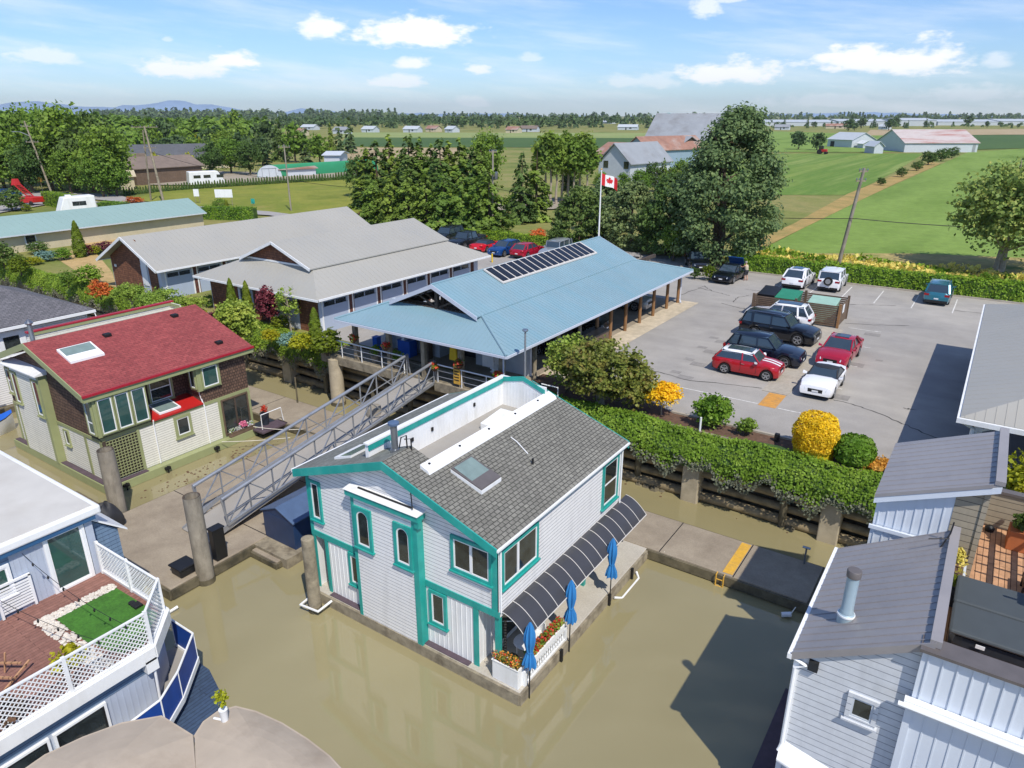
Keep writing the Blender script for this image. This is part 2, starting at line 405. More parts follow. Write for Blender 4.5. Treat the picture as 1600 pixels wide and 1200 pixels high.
plain('flag_white', (236, 236, 234), .7, var=.02)
plain('bright_blue', (28, 92, 190), .5, var=.1)
plain('yellow_vest', (226, 190, 36), .6, var=.1)
plain('pink', (214, 96, 140), .7, var=.2, scale=20)
plain('flower_red', (214, 52, 50), .7, var=.25, scale=20)
plain('flower_white', (234, 226, 228), .7, var=.1, scale=20)
plain('flower_orange', (206, 132, 62), .7, var=.25, scale=20)
plain('dump_green', (44, 128, 98), .5, var=.08)
plain('dump_pale', (150, 184, 168), .55, var=.08)
plain('log', (150, 134, 104), .85, var=.2, scale=3, bump=.6, stain=((70, 62, 46), 1.0, .7))
plain('sandstone', (190, 176, 152), .9, var=.15)
for _n, _c in dict(car_red=(168, 14, 30), car_crimson=(178, 18, 48), car_white=(232, 233, 236), car_navy=(16, 28, 48), car_black=(10, 14, 24), car_teal=(46, 110, 128), car_blue=(18, 68, 128),
                   car_silver=(156, 162, 168), car_dark=(26, 32, 40), car_brightred=(206, 20, 40)).items():
    _nb = NB(_n); MATS[_n] = _nb.bsdf(srgb(_c), .28, .0 if 'white' in _n or 'red' in _n else .25, .5, coat=.7)
plain('tyre', (26, 26, 27), .85, var=.1); plain('rim', (176, 178, 182), .3, .7, var=.05); plain('car_glass', (52, 66, 78), .04, var=.05, bump=0, spec=.9)
plain('headlamp', (206, 214, 222), .12, var=.03, bump=0); plain('taillamp', (150, 12, 22), .2, var=.05, bump=0); plain('plate', (220, 222, 226), .4, var=.02)
def shingle(name, c1, c2, joint_lip_shade, sx=.3, sz=.14, wall=False, off=.5, gap=.012, bs=.6, vy=.2):  # line colour: real joints on shingles, painted lip shade on lap siding
    nb = NB(name); sp = nb.N.new('ShaderNodeSeparateXYZ'); nb.L.new(nb.co, sp.inputs[0]); cb = nb.N.new('ShaderNodeCombineXYZ')
    if wall: nb.L.new(nb.math('ADD', sp.outputs[0], sp.outputs[1]), cb.inputs[0]); nb.L.new(sp.outputs[2], cb.inputs[1])
    else: nb.L.new(sp.outputs[1], cb.inputs[0]); nb.L.new(sp.outputs[0], cb.inputs[1])
    b = nb.N.new('ShaderNodeTexBrick'); b.offset = off; nb.L.new(cb.outputs[0], b.inputs['Vector']); b.inputs['Scale'].default_value = 1
    b.inputs['Color1'].default_value = (*srgb(c1), 1); b.inputs['Color2'].default_value = (*srgb(c2), 1); b.inputs['Mortar'].default_value = (*srgb(joint_lip_shade), 1)
    b.inputs['Mortar Size'].default_value = gap; b.inputs['Brick Width'].default_value = sx; b.inputs['Row Height'].default_value = sz; b.inputs['Bias'].default_value = 0; b.inputs['Mortar Smooth'].default_value = .2
    col = nb.vmul(b.outputs[0], nb.noise(6, 5, .6), 1-vy, 1+vy); col = nb.vmul(col, nb.noise(.5, 3), 1-vy*.55, 1+vy*.5)
    if vy < .1: f = nb.ramp(nb.noise(1.6, 6, .65, stretch=(2, 2, .3)), [(.5, (0, 0, 0)), (.72, (1, 1, 1))]); col = nb.mix(nb.math('MULTIPLY', f, .22), col, srgb(tuple(v*.7 for v in c1)))
    h = nb.math('ADD', nb.math('MULTIPLY', b.outputs[1], -1), nb.math('MULTIPLY', nb.noise(40, 3), .3))
    MATS[name] = nb.bsdf(col, .88, bump=h, bs=bs, bd=.02); return MATS[name]
shingle('shingle_grey', (130, 128, 119), (116, 114, 106), (68, 67, 62), .23, .14, gap=.016, off=.37)
shingle('shingle_grey_smooth', (124, 126, 120), (110, 112, 106), (98, 98, 94), .34, .16, gap=.006)
shingle('shingle_dark', (112, 110, 114), (96, 95, 99), (66, 65, 68), .34, .17, gap=.014)
shingle('shingle_red', (150, 72, 70), (134, 60, 60), (106, 46, 48), .34, .15, gap=.008)
shingle('cedar', (116, 90, 74), (92, 70, 58), (38, 29, 24), .16, .17, True, .43, gap=.014)
shingle('cedar_red', (140, 92, 66), (110, 70, 52), (62, 40, 30), .2, .18, True, .43, gap=.012)
shingle('cedar_brown', (110, 68, 56), (92, 56, 46), (52, 32, 28), .2, .3, True, .43, gap=.01)
shingle('shake_white', (208, 211, 214), (203, 206, 210), (138, 142, 150), 60, .19, True, .4, gap=.011, bs=.2, vy=.06)  # course lines are painted shade below each lapped edge
shingle('boards', (176, 134, 100), (190, 146, 110), (96, 70, 50), 6, .14, gap=.01)
shingle('deck_blue', (58, 78, 104), (52, 70, 96), (30, 40, 60), 6, .14, gap=.01)
shingle('boards_red', (140, 100, 88), (130, 90, 80), (100, 68, 60), 6, .14, gap=.008)
shingle('white_siding', (232, 231, 229), (229, 228, 227), (122, 125, 132), 60, .14, True, .3, gap=.009, bs=.15, vy=.03); shingle('cream_siding', (228, 226, 214), (224, 222, 210), (150, 147, 134), 60, .13, True, .3, gap=.01, bs=.15, vy=.04)  # dark course lines paint in the shade under the board lips
shingle('blue_siding', (112, 136, 162), (106, 130, 156), (62, 80, 104), 60, .15, True, .3, gap=.011, bs=.15, vy=.05); shingle('tan_siding', (164, 154, 134), (158, 148, 129), (92, 86, 74), 60, .2, True, .3, gap=.012, bs=.15, vy=.05)  # darker lines again are lip shade put into the colour
def concrete(name, c, c2, joint=None):
    nb = NB(name); col = nb.mix(nb.ramp(nb.noise(.9, 7, .65), [(.35, (0, 0, 0)), (.7, (1, 1, 1))]), srgb(c), srgb(c2)); col = nb.vmul(col, nb.noise(14, 4), .9, 1.1)
    MATS[name] = nb.bsdf(col, .85, bump=nb.noise(60, 3), bs=.25)
concrete('dock_concrete', (158, 146, 128), (134, 122, 106)); concrete('deck_concrete', (186, 180, 168), (172, 165, 152))
def water():
    nb = NB('water'); n1 = nb.noise(.35, 3, .5); n2 = nb.noise(2.6, 3, .5, stretch=(1, .45, 1)); big = nb.noise(.06, 4, .6)
    col = nb.mix(nb.ramp(big, [(.35, (0, 0, 0)), (.65, (1, 1, 1))]), srgb((138, 129, 94)), srgb((150, 141, 106)))
    h = nb.math('ADD', nb.math('MULTIPLY', n1, .7), nb.math('MULTIPLY', n2, .22))
    MATS['water'] = nb.bsdf(col, .045, spec=.75, bump=h, bs=.11, bd=.05)
water()
def asphalt():
    nb = NB('asphalt'); col = nb.mix(nb.ramp(nb.noise(.16, 6, .62), [(.35, (0, 0, 0)), (.68, (1, 1, 1))]), srgb((148, 144, 139)), srgb((166, 161, 153)))
    col = nb.vmul(col, nb.noise(.8, 5, .6), .93, 1.07); col = nb.vmul(col, nb.noise(30, 3), .88, 1.12)
    tr = nb.noise(.5, 4, .5, stretch=(.25, 2.0, 1)); col = nb.vmul(col, tr, .95, 1.05)
    MATS['asphalt'] = nb.bsdf(col, .88, bump=nb.noise(90, 2), bs=.3)
    nb = NB('road'); col = nb.vmul(srgb((158, 154, 150)), nb.noise(.3, 5), .9, 1.08); MATS['road'] = nb.bsdf(col, .9)
asphalt()
def field(name, cols, scale=.05, stretch=None, fine=1.2, rough=.95):
    nb = NB(name); n = len(cols); f = nb.noise(scale, 7, .62, stretch=stretch)
    col = nb.ramp(f, [(.3+.4*i/(n-1), srgb(c)) for i, c in enumerate(cols)]); col = nb.vmul(col, nb.noise(fine, 5, .7), .84, 1.16)
    MATS[name] = nb.bsdf(col, rough, spec=.2, bump=nb.noise(fine*3, 3), bs=.5, bd=.1)
field('land', [(88, 104, 48), (116, 124, 62), (140, 134, 82), (98, 114, 54)], .045)
field('verge', [(92, 110, 48), (150, 138, 84), (170, 152, 100), (104, 122, 54)], .22)
field('crop', [(104, 130, 54), (122, 146, 70), (94, 120, 50)], .05, (1, .3, 1), .8)
field('mown', [(86, 114, 44), (124, 142, 70), (94, 124, 50), (130, 146, 78), (84, 112, 46)], .12, (1, .04, 1), .6)
field('meadow', [(104, 116, 42), (134, 136, 58), (116, 126, 48), (150, 140, 76)], .06, None, 1.6)
field('darkcrop', [(66, 92, 50), (80, 104, 56)], .02, (1, .2, 1), .3)
field('stubble', [(158, 138, 104), (172, 154, 122), (148, 132, 98)], .03, None, .5)
field('palefield', [(126, 144, 84), (146, 152, 98)], .02, None, .4)
field('dry_strip', [(176, 146, 92), (160, 138, 84), (132, 126, 70)], .25, None, 1.5)
field('lawn_dry', [(172, 146, 98), (186, 158, 110), (156, 140, 90)], .3, None, 2)
field('hillmat', [(40, 58, 44), (52, 70, 50)], .01, None, .05)
field('mountain', [(120, 146, 176), (132, 158, 188)], .0006, None, .005)  # distance haze is put into this blue base colour
field('gravel', [(150, 140, 124), (166, 156, 140)], .3, None, 4)
# foliage
def leafmat(name, c1, c2, c3=None, scale=.9, trans=.34, hue=.1):
    kf = 1.0 if any(q in name for q in ('gold', 'orange', 'petal', 'coral', 'yellowgreen', 'dry', 'arbor')) else 1.3
    c1, c2, c3 = [tuple(min(245, v*kf) for v in c) if c else c for c in (c1, c2, c3)]
    nb = NB(name); oi = nb.N.new('ShaderNodeObjectInfo'); f = nb.noise(scale, 4, .6); st = [(.32, srgb(c1)), (.52, srgb(c2))]+([(.7, srgb(c3))] if c3 else [])
    col = nb.ramp(f, st); g = nb.noise(9, 2); col = nb.vmul(col, g, .7, 1.3)
    r = nb.N.new('ShaderNodeMapRange'); nb.L.new(oi.outputs['Random'], r.inputs[0]); r.inputs[3].default_value = 1-hue; r.inputs[4].default_value = 1+hue
    cb = nb.N.new('ShaderNodeCombineXYZ'); nb.L.new(nb.math('MULTIPLY', r.outputs[0], r.outputs[0]), cb.inputs[0]); nb.L.new(r.outputs[0], cb.inputs[1]); nb.L.new(r.outputs[0], cb.inputs[2])
    col = nb.mix(1.0, col, cb.outputs[0], 'MULTIPLY')
    MATS[name] = nb.bsdf(col, .55, spec=.25, trans=trans); return MATS[name]
leafmat('leaf_mid', (66, 88, 32), (94, 116, 44), (122, 138, 60)); leafmat('leaf_dark', (50, 68, 34), (72, 92, 44), (96, 112, 58)); leafmat('leaf_conifer', (62, 82, 34), (96, 114, 46), (124, 138, 62))
leafmat('leaf_pine', (64, 78, 50), (90, 106, 66), (114, 126, 80)); leafmat('leaf_light', (92, 112, 40), (124, 138, 58), (146, 150, 74)); leafmat('leaf_gold', (220, 186, 24), (236, 206, 46), (244, 220, 74), .8)
leafmat('leaf_orange', (206, 136, 50), (228, 166, 70), (236, 184, 96)); leafmat('leaf_coral', (196, 98, 50), (218, 126, 66)); leafmat('leaf_purple', (70, 34, 42), (96, 46, 54), (112, 60, 62)); leafmat('leaf_maple', (84, 92, 40), (108, 110, 50), (128, 104, 64), 1.4)
leafmat('leaf_bright', (66, 94, 26), (92, 118, 38), (114, 134, 54)); leafmat('leaf_ivy', (78, 98, 28), (100, 122, 38), (122, 138, 52), 1.1); leafmat('ivy_dry', (112, 112, 92), (142, 140, 118), None); leafmat('leaf_hedge', (66, 96, 24), (98, 124, 36), (122, 140, 46), 1.6)
leafmat('leaf_arbor', (88, 108, 26), (116, 132, 36)); leafmat('leaf_yellowgreen', (150, 156, 30), (176, 176, 44)); leafmat('leaf_bluegreen', (78, 110, 102), (104, 132, 122)); leafmat('leaf_birch', (82, 100, 48), (114, 128, 66), (150, 146, 80), 1.2)
leafmat('leaf_far', (52, 70, 44), (72, 90, 54), (94, 108, 66), .06); leafmat('leaf_petalred', (200, 40, 40), (222, 84, 60), None, 6); leafmat('leaf_petalpink', (206, 84, 130), (232, 150, 180), None, 6); leafmat('leaf_petalwhite', (226, 214, 222), (240, 236, 236), None, 6)
leafmat('grass_tuft', (140, 140, 60), (178, 166, 90))
# ---------------------------------------------------------------- foliage meshes
def leafmesh(name, P_, Nn, S_, mats, asp=1.0, mi=None, seed=1):
    rg = np.random.default_rng(seed); n = len(P_); Nn = Nn/np.maximum(np.linalg.norm(Nn, axis=1, keepdims=True), 1e-6)
    rv = rg.normal(size=(n, 3)); t = np.cross(Nn, rv); t /= np.maximum(np.linalg.norm(t, axis=1, keepdims=True), 1e-6); b = np.cross(Nn, t)
    S_ = np.asarray(S_).reshape(-1, 1)*np.ones((n, 1)); t = t*S_*.5; b = b*S_*.5*asp
    V = np.stack([P_-t*.55-b, P_+t-b*.2, P_+t*.4+b, P_-t+b*.3], 1).reshape(-1, 3)
    me = bpy.data.meshes.new(name); me.vertices.add(4*n); me.vertices.foreach_set('co', V.astype(np.float32).ravel())
    me.loops.add(4*n); me.loops.foreach_set('vertex_index', np.arange(4*n, dtype=np.int32)); me.polygons.add(n); me.polygons.foreach_set('loop_start', np.arange(0, 4*n, 4, dtype=np.int32))
    try: me.polygons.foreach_set('loop_total', np.full(n, 4, dtype=np.int32))
    except Exception: pass
    for m_ in (mats if isinstance(mats, (list, tuple)) else [mats]): me.materials.append(M(m_))
    if mi is not None: me.polygons.foreach_set('material_index', np.asarray(mi, dtype=np.int32))
    me.update(); me.validate(); return me
def unit(rg, n):
    v = rg.normal(size=(n, 3)); return v/np.linalg.norm(v, axis=1, keepdims=True)
def crown_round(seed, n, w=1., h=1., clumps=40, cr=.26, leaf=.055, flat=.0, hollow=.55):
    """crown of radius w, height 2h centred at z=h"""
    rg = np.random.default_rng(seed); d = unit(rg, clumps); rad = rg.uniform(hollow, 1.0, (clumps, 1)); c = d*rad*(1-cr*.8)
    c[:, 2] = np.where(c[:, 2] < 0, c[:, 2]*(1-flat), c[:, 2]); crr = cr*rg.uniform(.6, 1.25, clumps)
    k = rg.integers(0, clumps, n); dd = unit(rg, n); dd[:, 2] = np.abs(dd[:, 2])*.4+dd[:, 2]*.6
    p = c[k]+dd*crr[k][:, None]*rg.uniform(.25, 1.3, (n, 1)); sc_n = n//8; p[:sc_n] = unit(rg, sc_n)*rg.uniform(.5, 1.02, (sc_n, 1)); nn = dd+unit(rg, n)*.9+np.array([0, 0, .35])
    p = p*np.array([w, w, h])+np.array([0, 0, h]); return p, nn, leaf*rg.uniform(.6, 1.4, n)
def crown_globe(seed, n, w, h, leaf):
    rg = np.random.default_rng(seed); d = unit(rg, n); l = 1+.035*np.sin(d[:, 0]*9+seed)*np.sin(d[:, 1]*8)+.03*np.sin(d[:, 2]*11); p = np.sign(d)*np.abs(d)**.9*l[:, None]*rg.uniform(.93, 1.03, (n, 1))
    return p*np.array([w, w, h])+np.array([0, 0, h]), d+unit(rg, n)*.8, leaf*rg.uniform(.6, 1.4, n)
def crown_cone(seed, n, w=.3, h=1., levels=16, leaf=.03, droop=.25, power=.85, base=.06, jag=.35):
    rg = np.random.default_rng(seed); bough = []
    for i in range(levels):
        z = base+(1-base)*(i/levels); r = w*(1-z)**power*1.0+.01; m_ = max(4, int(12*(1-z)+4))
        for j in range(m_): bough.append((z+rg.uniform(-.02, .02), r*rg.uniform(1-jag, 1.08), rg.uniform(0, 6.283)))
    B = np.array(bough); wt = B[:, 1]/B[:, 1].sum(); k = rg.choice(len(B), n, p=wt); s = rg.uniform(.15, 1, n)**.6
    a = B[k, 2]+rg.normal(0, .13, n)*(1.1-s*.5); r = B[k, 1]*s; z = B[k, 0]-droop*r*s*.9+rg.normal(0, .012, n)
    p = np.stack([r*np.cos(a), r*np.sin(a), z*h], 1); p[:, :2] *= 1; nn = np.stack([np.cos(a)*.7, np.sin(a)*.7, np.full(n, .9)], 1)+unit(rg, n)*.6
    return p, nn, leaf*rg.uniform(.6, 1.4, n)
def crown_column(seed, n, w=.15, h=1., leaf=.025, power=.5, bulge=.25):
    rg = np.random.default_rng(seed); z = rg.uniform(0, 1, n); a = rg.uniform(0, 6.283, n)
    prof = np.minimum(1, (1-z)**power*1.15)*np.minimum(1, .7+z*1.6); lump = 1+.1*np.sin(a*5+z*23)+.08*np.sin(a*3-z*31)
    r = w*prof*lump*rg.uniform(.86, 1.04, n); p = np.stack([r*np.cos(a), r*np.sin(a), z*h], 1); nn = np.stack([np.cos(a), np.sin(a), np.full(n, .5)], 1)+unit(rg, n)*.5
    return p, nn, leaf*rg.uniform(.6, 1.4, n)
def trunk_mesh(seed, h, r, limbs=6, spread=.5, lean=0, split=1, start=.35):
    rd = random.Random(seed); mb = MB()
    for s_ in range(split):
        dx, dy = ((rd.uniform(-1, 1)*.12*h, rd.uniform(-1, 1)*.12*h) if split > 1 else (lean*h, 0)); o_ = (s_-(split-1)/2)*r*1.3
        pts = [(o_+dx*t*t+rd.uniform(-.01, .01)*h, dy*t*t, t*h) for t in (0, .04, .2, .4, .6, .8, 1)]; mb.tube(pts, [r*1.35, r, r*.85, r*.68, r*.48, r*.3, r*.08], 8)
        for i in range(limbs):
            t = start+(.92-start)*i/max(1, limbs); a = rd.uniform(0, 6.28); L_ = spread*h*(1.05-t*.8)*rd.uniform(.7, 1.1); p0 = Vector((o_+dx*t*t, dy*t*t, t*h)); d = Vector((math.cos(a), math.sin(a), rd.uniform(.35, .8)))
            p1 = p0+d*L_*.5+Vector((0, 0, .02*h)); p2 = p0+d*L_+Vector((0, 0, L_*.18)); rr = r*(.5-.3*t); mb.tube([p0, p1, p2], [rr, rr*.6, rr*.15], 6)
    return mb
PROTO = {}
def proto(key, name, label, cat, crown, leafname, trunk=None, bark='bark', cname='crown'):
    """a plant at the origin, kept as source for copies: returns root (first use takes it)"""
    root = thing(name, label, cat); me = leafmesh(key+'_leaves', *crown, leafname); link(cname, me, root)
    if trunk: trunk.build('trunk', bark, root, smooth=True)
    PROTO[key] = [root, False]; return root
def plant(key, loc, label=None, s=1., rz=None, group=None, cat=None, rnd=random.Random(5)):
    root, used = PROTO[key]; rz = rnd.uniform(0, 6.28) if rz is None else rz
    if not used:
        PROTO[key][1] = True; r = root; r.location = loc; r.rotation_euler = (0, 0, rz); r.scale = s if hasattr(s, '__len__') else (s,)*3
        if group: r['group'] = group
        if label: r['label'] = label
    else: r = dup(root, loc, rz, label, group, s)
    if not group and 'group' in r: del r['group']
    if cat: r['category'] = cat
    return r
# ---------------------------------------------------------------- ground, water, paving
GZ = 3.3
def sheet(name, pts, mat, z, kind='structure', label=None, cat=None, t=None):
    mb = MB(); P_ = [(p[0], p[1], z) for p in pts]
    if t: mb.prism([(x, y, z-t) for x, y, z in P_], (0, 0, t))
    else: mb.face(P_)
    o = mb.build(name, mat); o['kind'] = kind
    if label: o['label'] = label; o['category'] = cat
    return o
def pxpoly(*pp): return [(G(*p)[0], max(31.4, G(*p)[1])) for p in pp]
def ccw(P_):
    a = sum(P_[i][0]*P_[(i+1) % len(P_)][1]-P_[(i+1) % len(P_)][0]*P_[i][1] for i in range(len(P_))); return P_ if a > 0 else P_[::-1]
BIG = 10000
sheet('river_water', [(-400, -160), (400, -160), (400, 32.2), (-400, 32.2)], 'water', 0, label='murky olive brown canal water between the floating homes', cat='water')
sheet('ground', [(-BIG, 30.55), (BIG, 30.55), (BIG, BIG), (-BIG, BIG)], 'land', GZ, label='flat farmland with dry and green grass reaching the horizon', cat='ground')
mbk = MB(); mbk.box(-400, 400, 30.7, 31.0, -2, GZ-.01); o = mbk.build('river_bank', 'wet_wood'); tag(o, 'dark muddy bank below the car park edge', 'bank', kind='structure')
rb = MB(); rb.box(-400, 400, -161, 32, -3.2, -3); tag(rb.build('river_bed', 'brown_soil'), 'muddy river bed under the canal water', 'river bed', kind='structure')
# car park asphalt
lot = [(-21, 32.0), (14, 32.0), (14, 68.9), (-21, 69.4)]
sheet('parking_lot', lot, 'asphalt', GZ+.008, label='grey patched asphalt car park behind the bulkhead', cat='car park')
sheet('access_road', [(-62, 58), (-21, 54.5), (-21, 69.4), (-24.5, 74), (-62, 68.5)], 'asphalt', GZ+.006, label='asphalt lane running behind the blue roofed carport', cat='road')
sheet('garage_apron', [(-38, 31.5), (-30, 31.5), (-30, 59), (-56, 60), (-38, 51)], 'asphalt', GZ+.012, label='paved apron between the garage block and the carport', cat='paving')
sheet('carport_floor', [(-31.8, 31.0), (-19.7, 31.0), (-19.7, 54.5), (-31.8, 54.5)], 'dock_concrete', GZ+.02, label='concrete floor slab under the blue roofed carport', cat='paving')
sheet('carport_apron', [(-20.6, 31.2), (-19.0, 31.2), (-19.0, 54.8), (-20.6, 54.8)], 'sandstone', GZ+.026, label='worn pale strip along the carport posts', cat='paving')
sheet('planting_bed', [(-20.5, 30.5), (14, 30.5), (14, 32.1), (-12, 32.2), (-14, 33.2), (-20.5, 33.4)], 'brown_soil', GZ+.03, label='narrow brown soil bed along the bulkhead', cat='bed')
k = MB(); k.box(-12, 14, 32.1, 32.24, GZ, GZ+.12); k.box(-24, 3.5, 68.9, 69.05, GZ, GZ+.14); k.box(3.5, 14, 68.9, 69.05, GZ, GZ+.14); tag(k.build('kerb', 'kerb'), 'concrete kerb round the car park', 'kerb', kind='structure')
sheet('wheel_stop_strip', [(-9.1, 37.9), (-7.75, 37.9), (-7.75, 53.0), (-9.1, 53.0)], 'kerb', GZ+.05, label='raised concrete strip between the two rows of parked cars', cat='paving', t=.06)
sheet('orange_hatched_marking', [(-8.7, 35.7), (-7.8, 35.7), (-7.8, 37.85), (-8.7, 37.85)], 'orange_paint', GZ+.016, label='faded orange painted box at the end of the concrete strip', cat='road marking')
ml = MB()
def mline(x0, y0, x1, y1, w=.09):
    d = Vector((x1-x0, y1-y0, 0)).normalized(); n = Vector((-d.y, d.x, 0))*w/2; a = Vector((x0, y0, GZ+.02)); b = Vector((x1, y1, GZ+.02)); ml.face([a-n, b-n, b+n, a+n])
mline(-13.2, 35.85, -8.75, 35.85); mline(-7.7, 35.8, -5.7, 35.8); mline(-5.7, 35.6, -5.7, 36.2)
for y in (40.6, 45.1, 49.6, 54.0): mline(-7.6, y-4.4+4.3, -5.7, y-4.4+4.3) if y > 50 else None; mline(-5.9, y, -5.5, y)
for y in (41.6, 44.4, 47.2): mline(-13.2, y, -9.2, y)
for x in (-9.85, -7.3, -4.6, -1.8, .9, 3.6, -12.4, -15.2): mline(x, 62.6, x, 67.9)
o = ml.build('painted_parking_lines', 'line_paint'); tag(o, 'worn white painted stall lines on the asphalt', 'road marking', kind='structure')
pt = MB(); rr = random.Random(3)
for x, y, s in ((-5.9, 53, .5), (-5.7, 45.5, .5), (-5.4, 39.3, .5), (-13.4, 37.5, .45), (-13.6, 40.2, .45), (-13.8, 43, .45), (-13.9, 45.5, .45), (-4.6, 47.2, .2)):
    a = GZ+.014; pt.face([(x-s, y-s*.8, a), (x+s, y-s*.8, a), (x+s, y+s*.8, a), (x-s, y+s*.8, a)])
for x, y in ((-13.4, 37.5), (-13.6, 40.2), (-13.8, 43), (-13.9, 45.5)):
    x -= .8; y += .6; s = .3; pt.face([(x-s, y-s*.8, a), (x+s, y-s*.8, a), (x+s, y+s*.8, a), (x-s, y+s*.8, a)])
tag(pt.build('asphalt_patches', 'patch'), 'square dark repair patches in the car park asphalt', 'road patch', kind='structure')
pc = MB()
def crack(pts, w=.05):
    q = []
    for i in range(len(pts)-1):
        for j in range(8):
            t = j/8; q.append((pts[i][0]*(1-t)+pts[i+1][0]*t+rr.uniform(-.09, .09), pts[i][1]*(1-t)+pts[i+1][1]*t+rr.uniform(-.09, .09)))
    q.append(pts[-1])
    for a_, b_ in zip(q, q[1:]):
        d = Vector((b_[0]-a_[0], b_[1]-a_[1], 0)).normalized(); n = Vector((-d.y, d.x, 0))*w*rr.uniform(.3, .8); A = Vector((*a_, GZ+.018)); B = Vector((*b_, GZ+.018)); pc.face([A-n, B-n, B+n, A+n])
for c_ in (((1060,463),(1100,447),(1112,455)), ((1090,450),(1125,458),(1140,462)), ((1145,472),(1152,465),(1170,462)), ((1128,474),(1150,480),(1180,486)), ((1270,472),(1330,476),(1400,478)), ((1320,505),(1365,508),(1420,509)), ((1300,625),(1345,635),(1400,658),(1470,688)), ((1000,575),(1080,595),(1190,607)), ((1410,638),(1432,641)),((1490,485),(1535,490)),((1165,452),(1190,455))): crack([G(*q)[:2] for q in c_])
tag(pc.build('asphalt_cracks', 'crack'), 'tar filled cracks wandering over the car park', 'road crack', kind='structure')
# lawns / fields
sheet('dry_lawn', pxpoly((55, 455), (90, 405), (130, 380), (200, 365), (150, 395), (175, 425), (150, 455), (120, 470)), 'lawn_dry', GZ+.015, label='sun bleached lawn beside the garage block', cat='lawn')
F_ = [('crop_field', 'crop', ((1187, 392), (1330, 318), (1400, 288), (1470, 257), (1512, 238), (1600, 232), (1900, 228), (1900, 420), (1600, 405), (1420, 398), (1260, 398)), 'bright green crop field right of the dry grass strip'),
      ('mown_field', 'mown', ((1190, 305), (1325, 305), (1400, 268), (1443, 240), (1215, 240), (1150, 240), (1080, 262), (1100, 305)), 'striped mown hay field left of the dry grass strip'),
      ('rough_field', 'land', ((1180, 390), (1195, 306), (1325, 306), (1330, 318), (1250, 355)), 'tan rough grass below the mown field'),
      ('dry_grass_strip', 'dry_strip', ((1165, 392), (1192, 388), (1335, 318), (1400, 287), (1470, 256), (1455, 253), (1395, 275), (1325, 303), (1240, 350), (1190, 372)), 'straw coloured ditch strip running between the fields'),
      ('field_margin', 'verge', ((1000, 392), (1260, 397), (1420, 397), (1600, 404), (1900, 418), (1900, 460), (1600, 462), (1170, 408), (1000, 398)), 'rough field margin behind the clipped hedge'),
      ('meadow', 'meadow', ((205, 312), (260, 296), (400, 287), (470, 283), (560, 276), (620, 300), (640, 345), (430, 335), (300, 325)), 'yellow green meadow behind the garages'),
      ('far_green_field', 'darkcrop', ((530, 229), (1010, 232), (1010, 216), (540, 215)), 'dark green far field beyond the conifers'),
      ('far_pale_field', 'palefield', ((530, 215), (1060, 216), (1060, 208), (540, 207)), 'pale green far field'),
      ('far_stubble_field', 'stubble', ((530, 250), (700, 248), (720, 232), (545, 231)), 'tan stubble field behind the green barn'),
      ('far_crop_field', 'crop', ((1195, 238), (1415, 238), (1430, 212), (1195, 205)), 'far green field in front of the greenhouses'),
      ('far_crop_field', 'darkcrop', ((1415, 236), (1900, 226), (1900, 209), (1425, 212)), 'far green field behind the rust roofed barn'),
      ('far_tan_field', 'stubble', ((1350, 212), (1900, 209), (1900, 200), (1360, 203)), 'pale ploughed strip near the greenhouses'),
      ('road', 'road', ((-300, 322), (0, 306), (60, 300), (185, 322), (228, 330), (200, 334), (90, 318), (0, 334), (-300, 360)), 'grey country road by the red lift'),
      ('road', 'road', ((60, 300), (180, 305), (230, 318), (420, 332), (640, 360), (1000, 398), (1000, 404), (640, 372), (420, 338), (228, 326), (180, 316), (60, 305)), 'grey road passing behind the garages'),
      ('yard', 'gravel', ((235, 290), (330, 291), (560, 276), (560, 262), (420, 270), (300, 268), (235, 275)), 'gravel yard around the green roofed quonset'),
      ('gravel_yard', 'gravel', ((780, 330), (885, 328), (885, 312), (800, 312), (760, 318)), 'pale gravel yard behind the young trees')]
for i, (nm, mt, pp, lb) in enumerate(F_): sheet(nm, pxpoly(*pp), mt, GZ+.03+.012*i, label=lb, cat=nm.replace('_', ' '))
# long grass tufts on the margin
rg = np.random.default_rng(9); n = 9000; pts = []
while len(pts) < n:
    x = rg.uniform(-24, 30); y = rg.uniform(71.2, 82); pts.append((x, y))
pts = np.array(pts); P_ = np.c_[pts, GZ+rg.uniform(.1, .75, n)*(.5+.5*np.sin(pts[:, 0]*.7)*np.sin(pts[:, 1]*.9))]
me = leafmesh('long_grass', P_, unit(rg, n)*np.array([1, 1, .2])+np.array([0, 0, .4]), rg.uniform(.2, .55, n), ['grass_tuft', 'leaf_hedge'], 1.0, mi=(np.sin(pts[:, 0]*.5+pts[:, 1])+rg.normal(0, .5, n) > .25).astype(int)); tag(link('long_grass', me), 'tangled long grass and weeds on the margin behind the hedge', 'grass', kind='stuff')
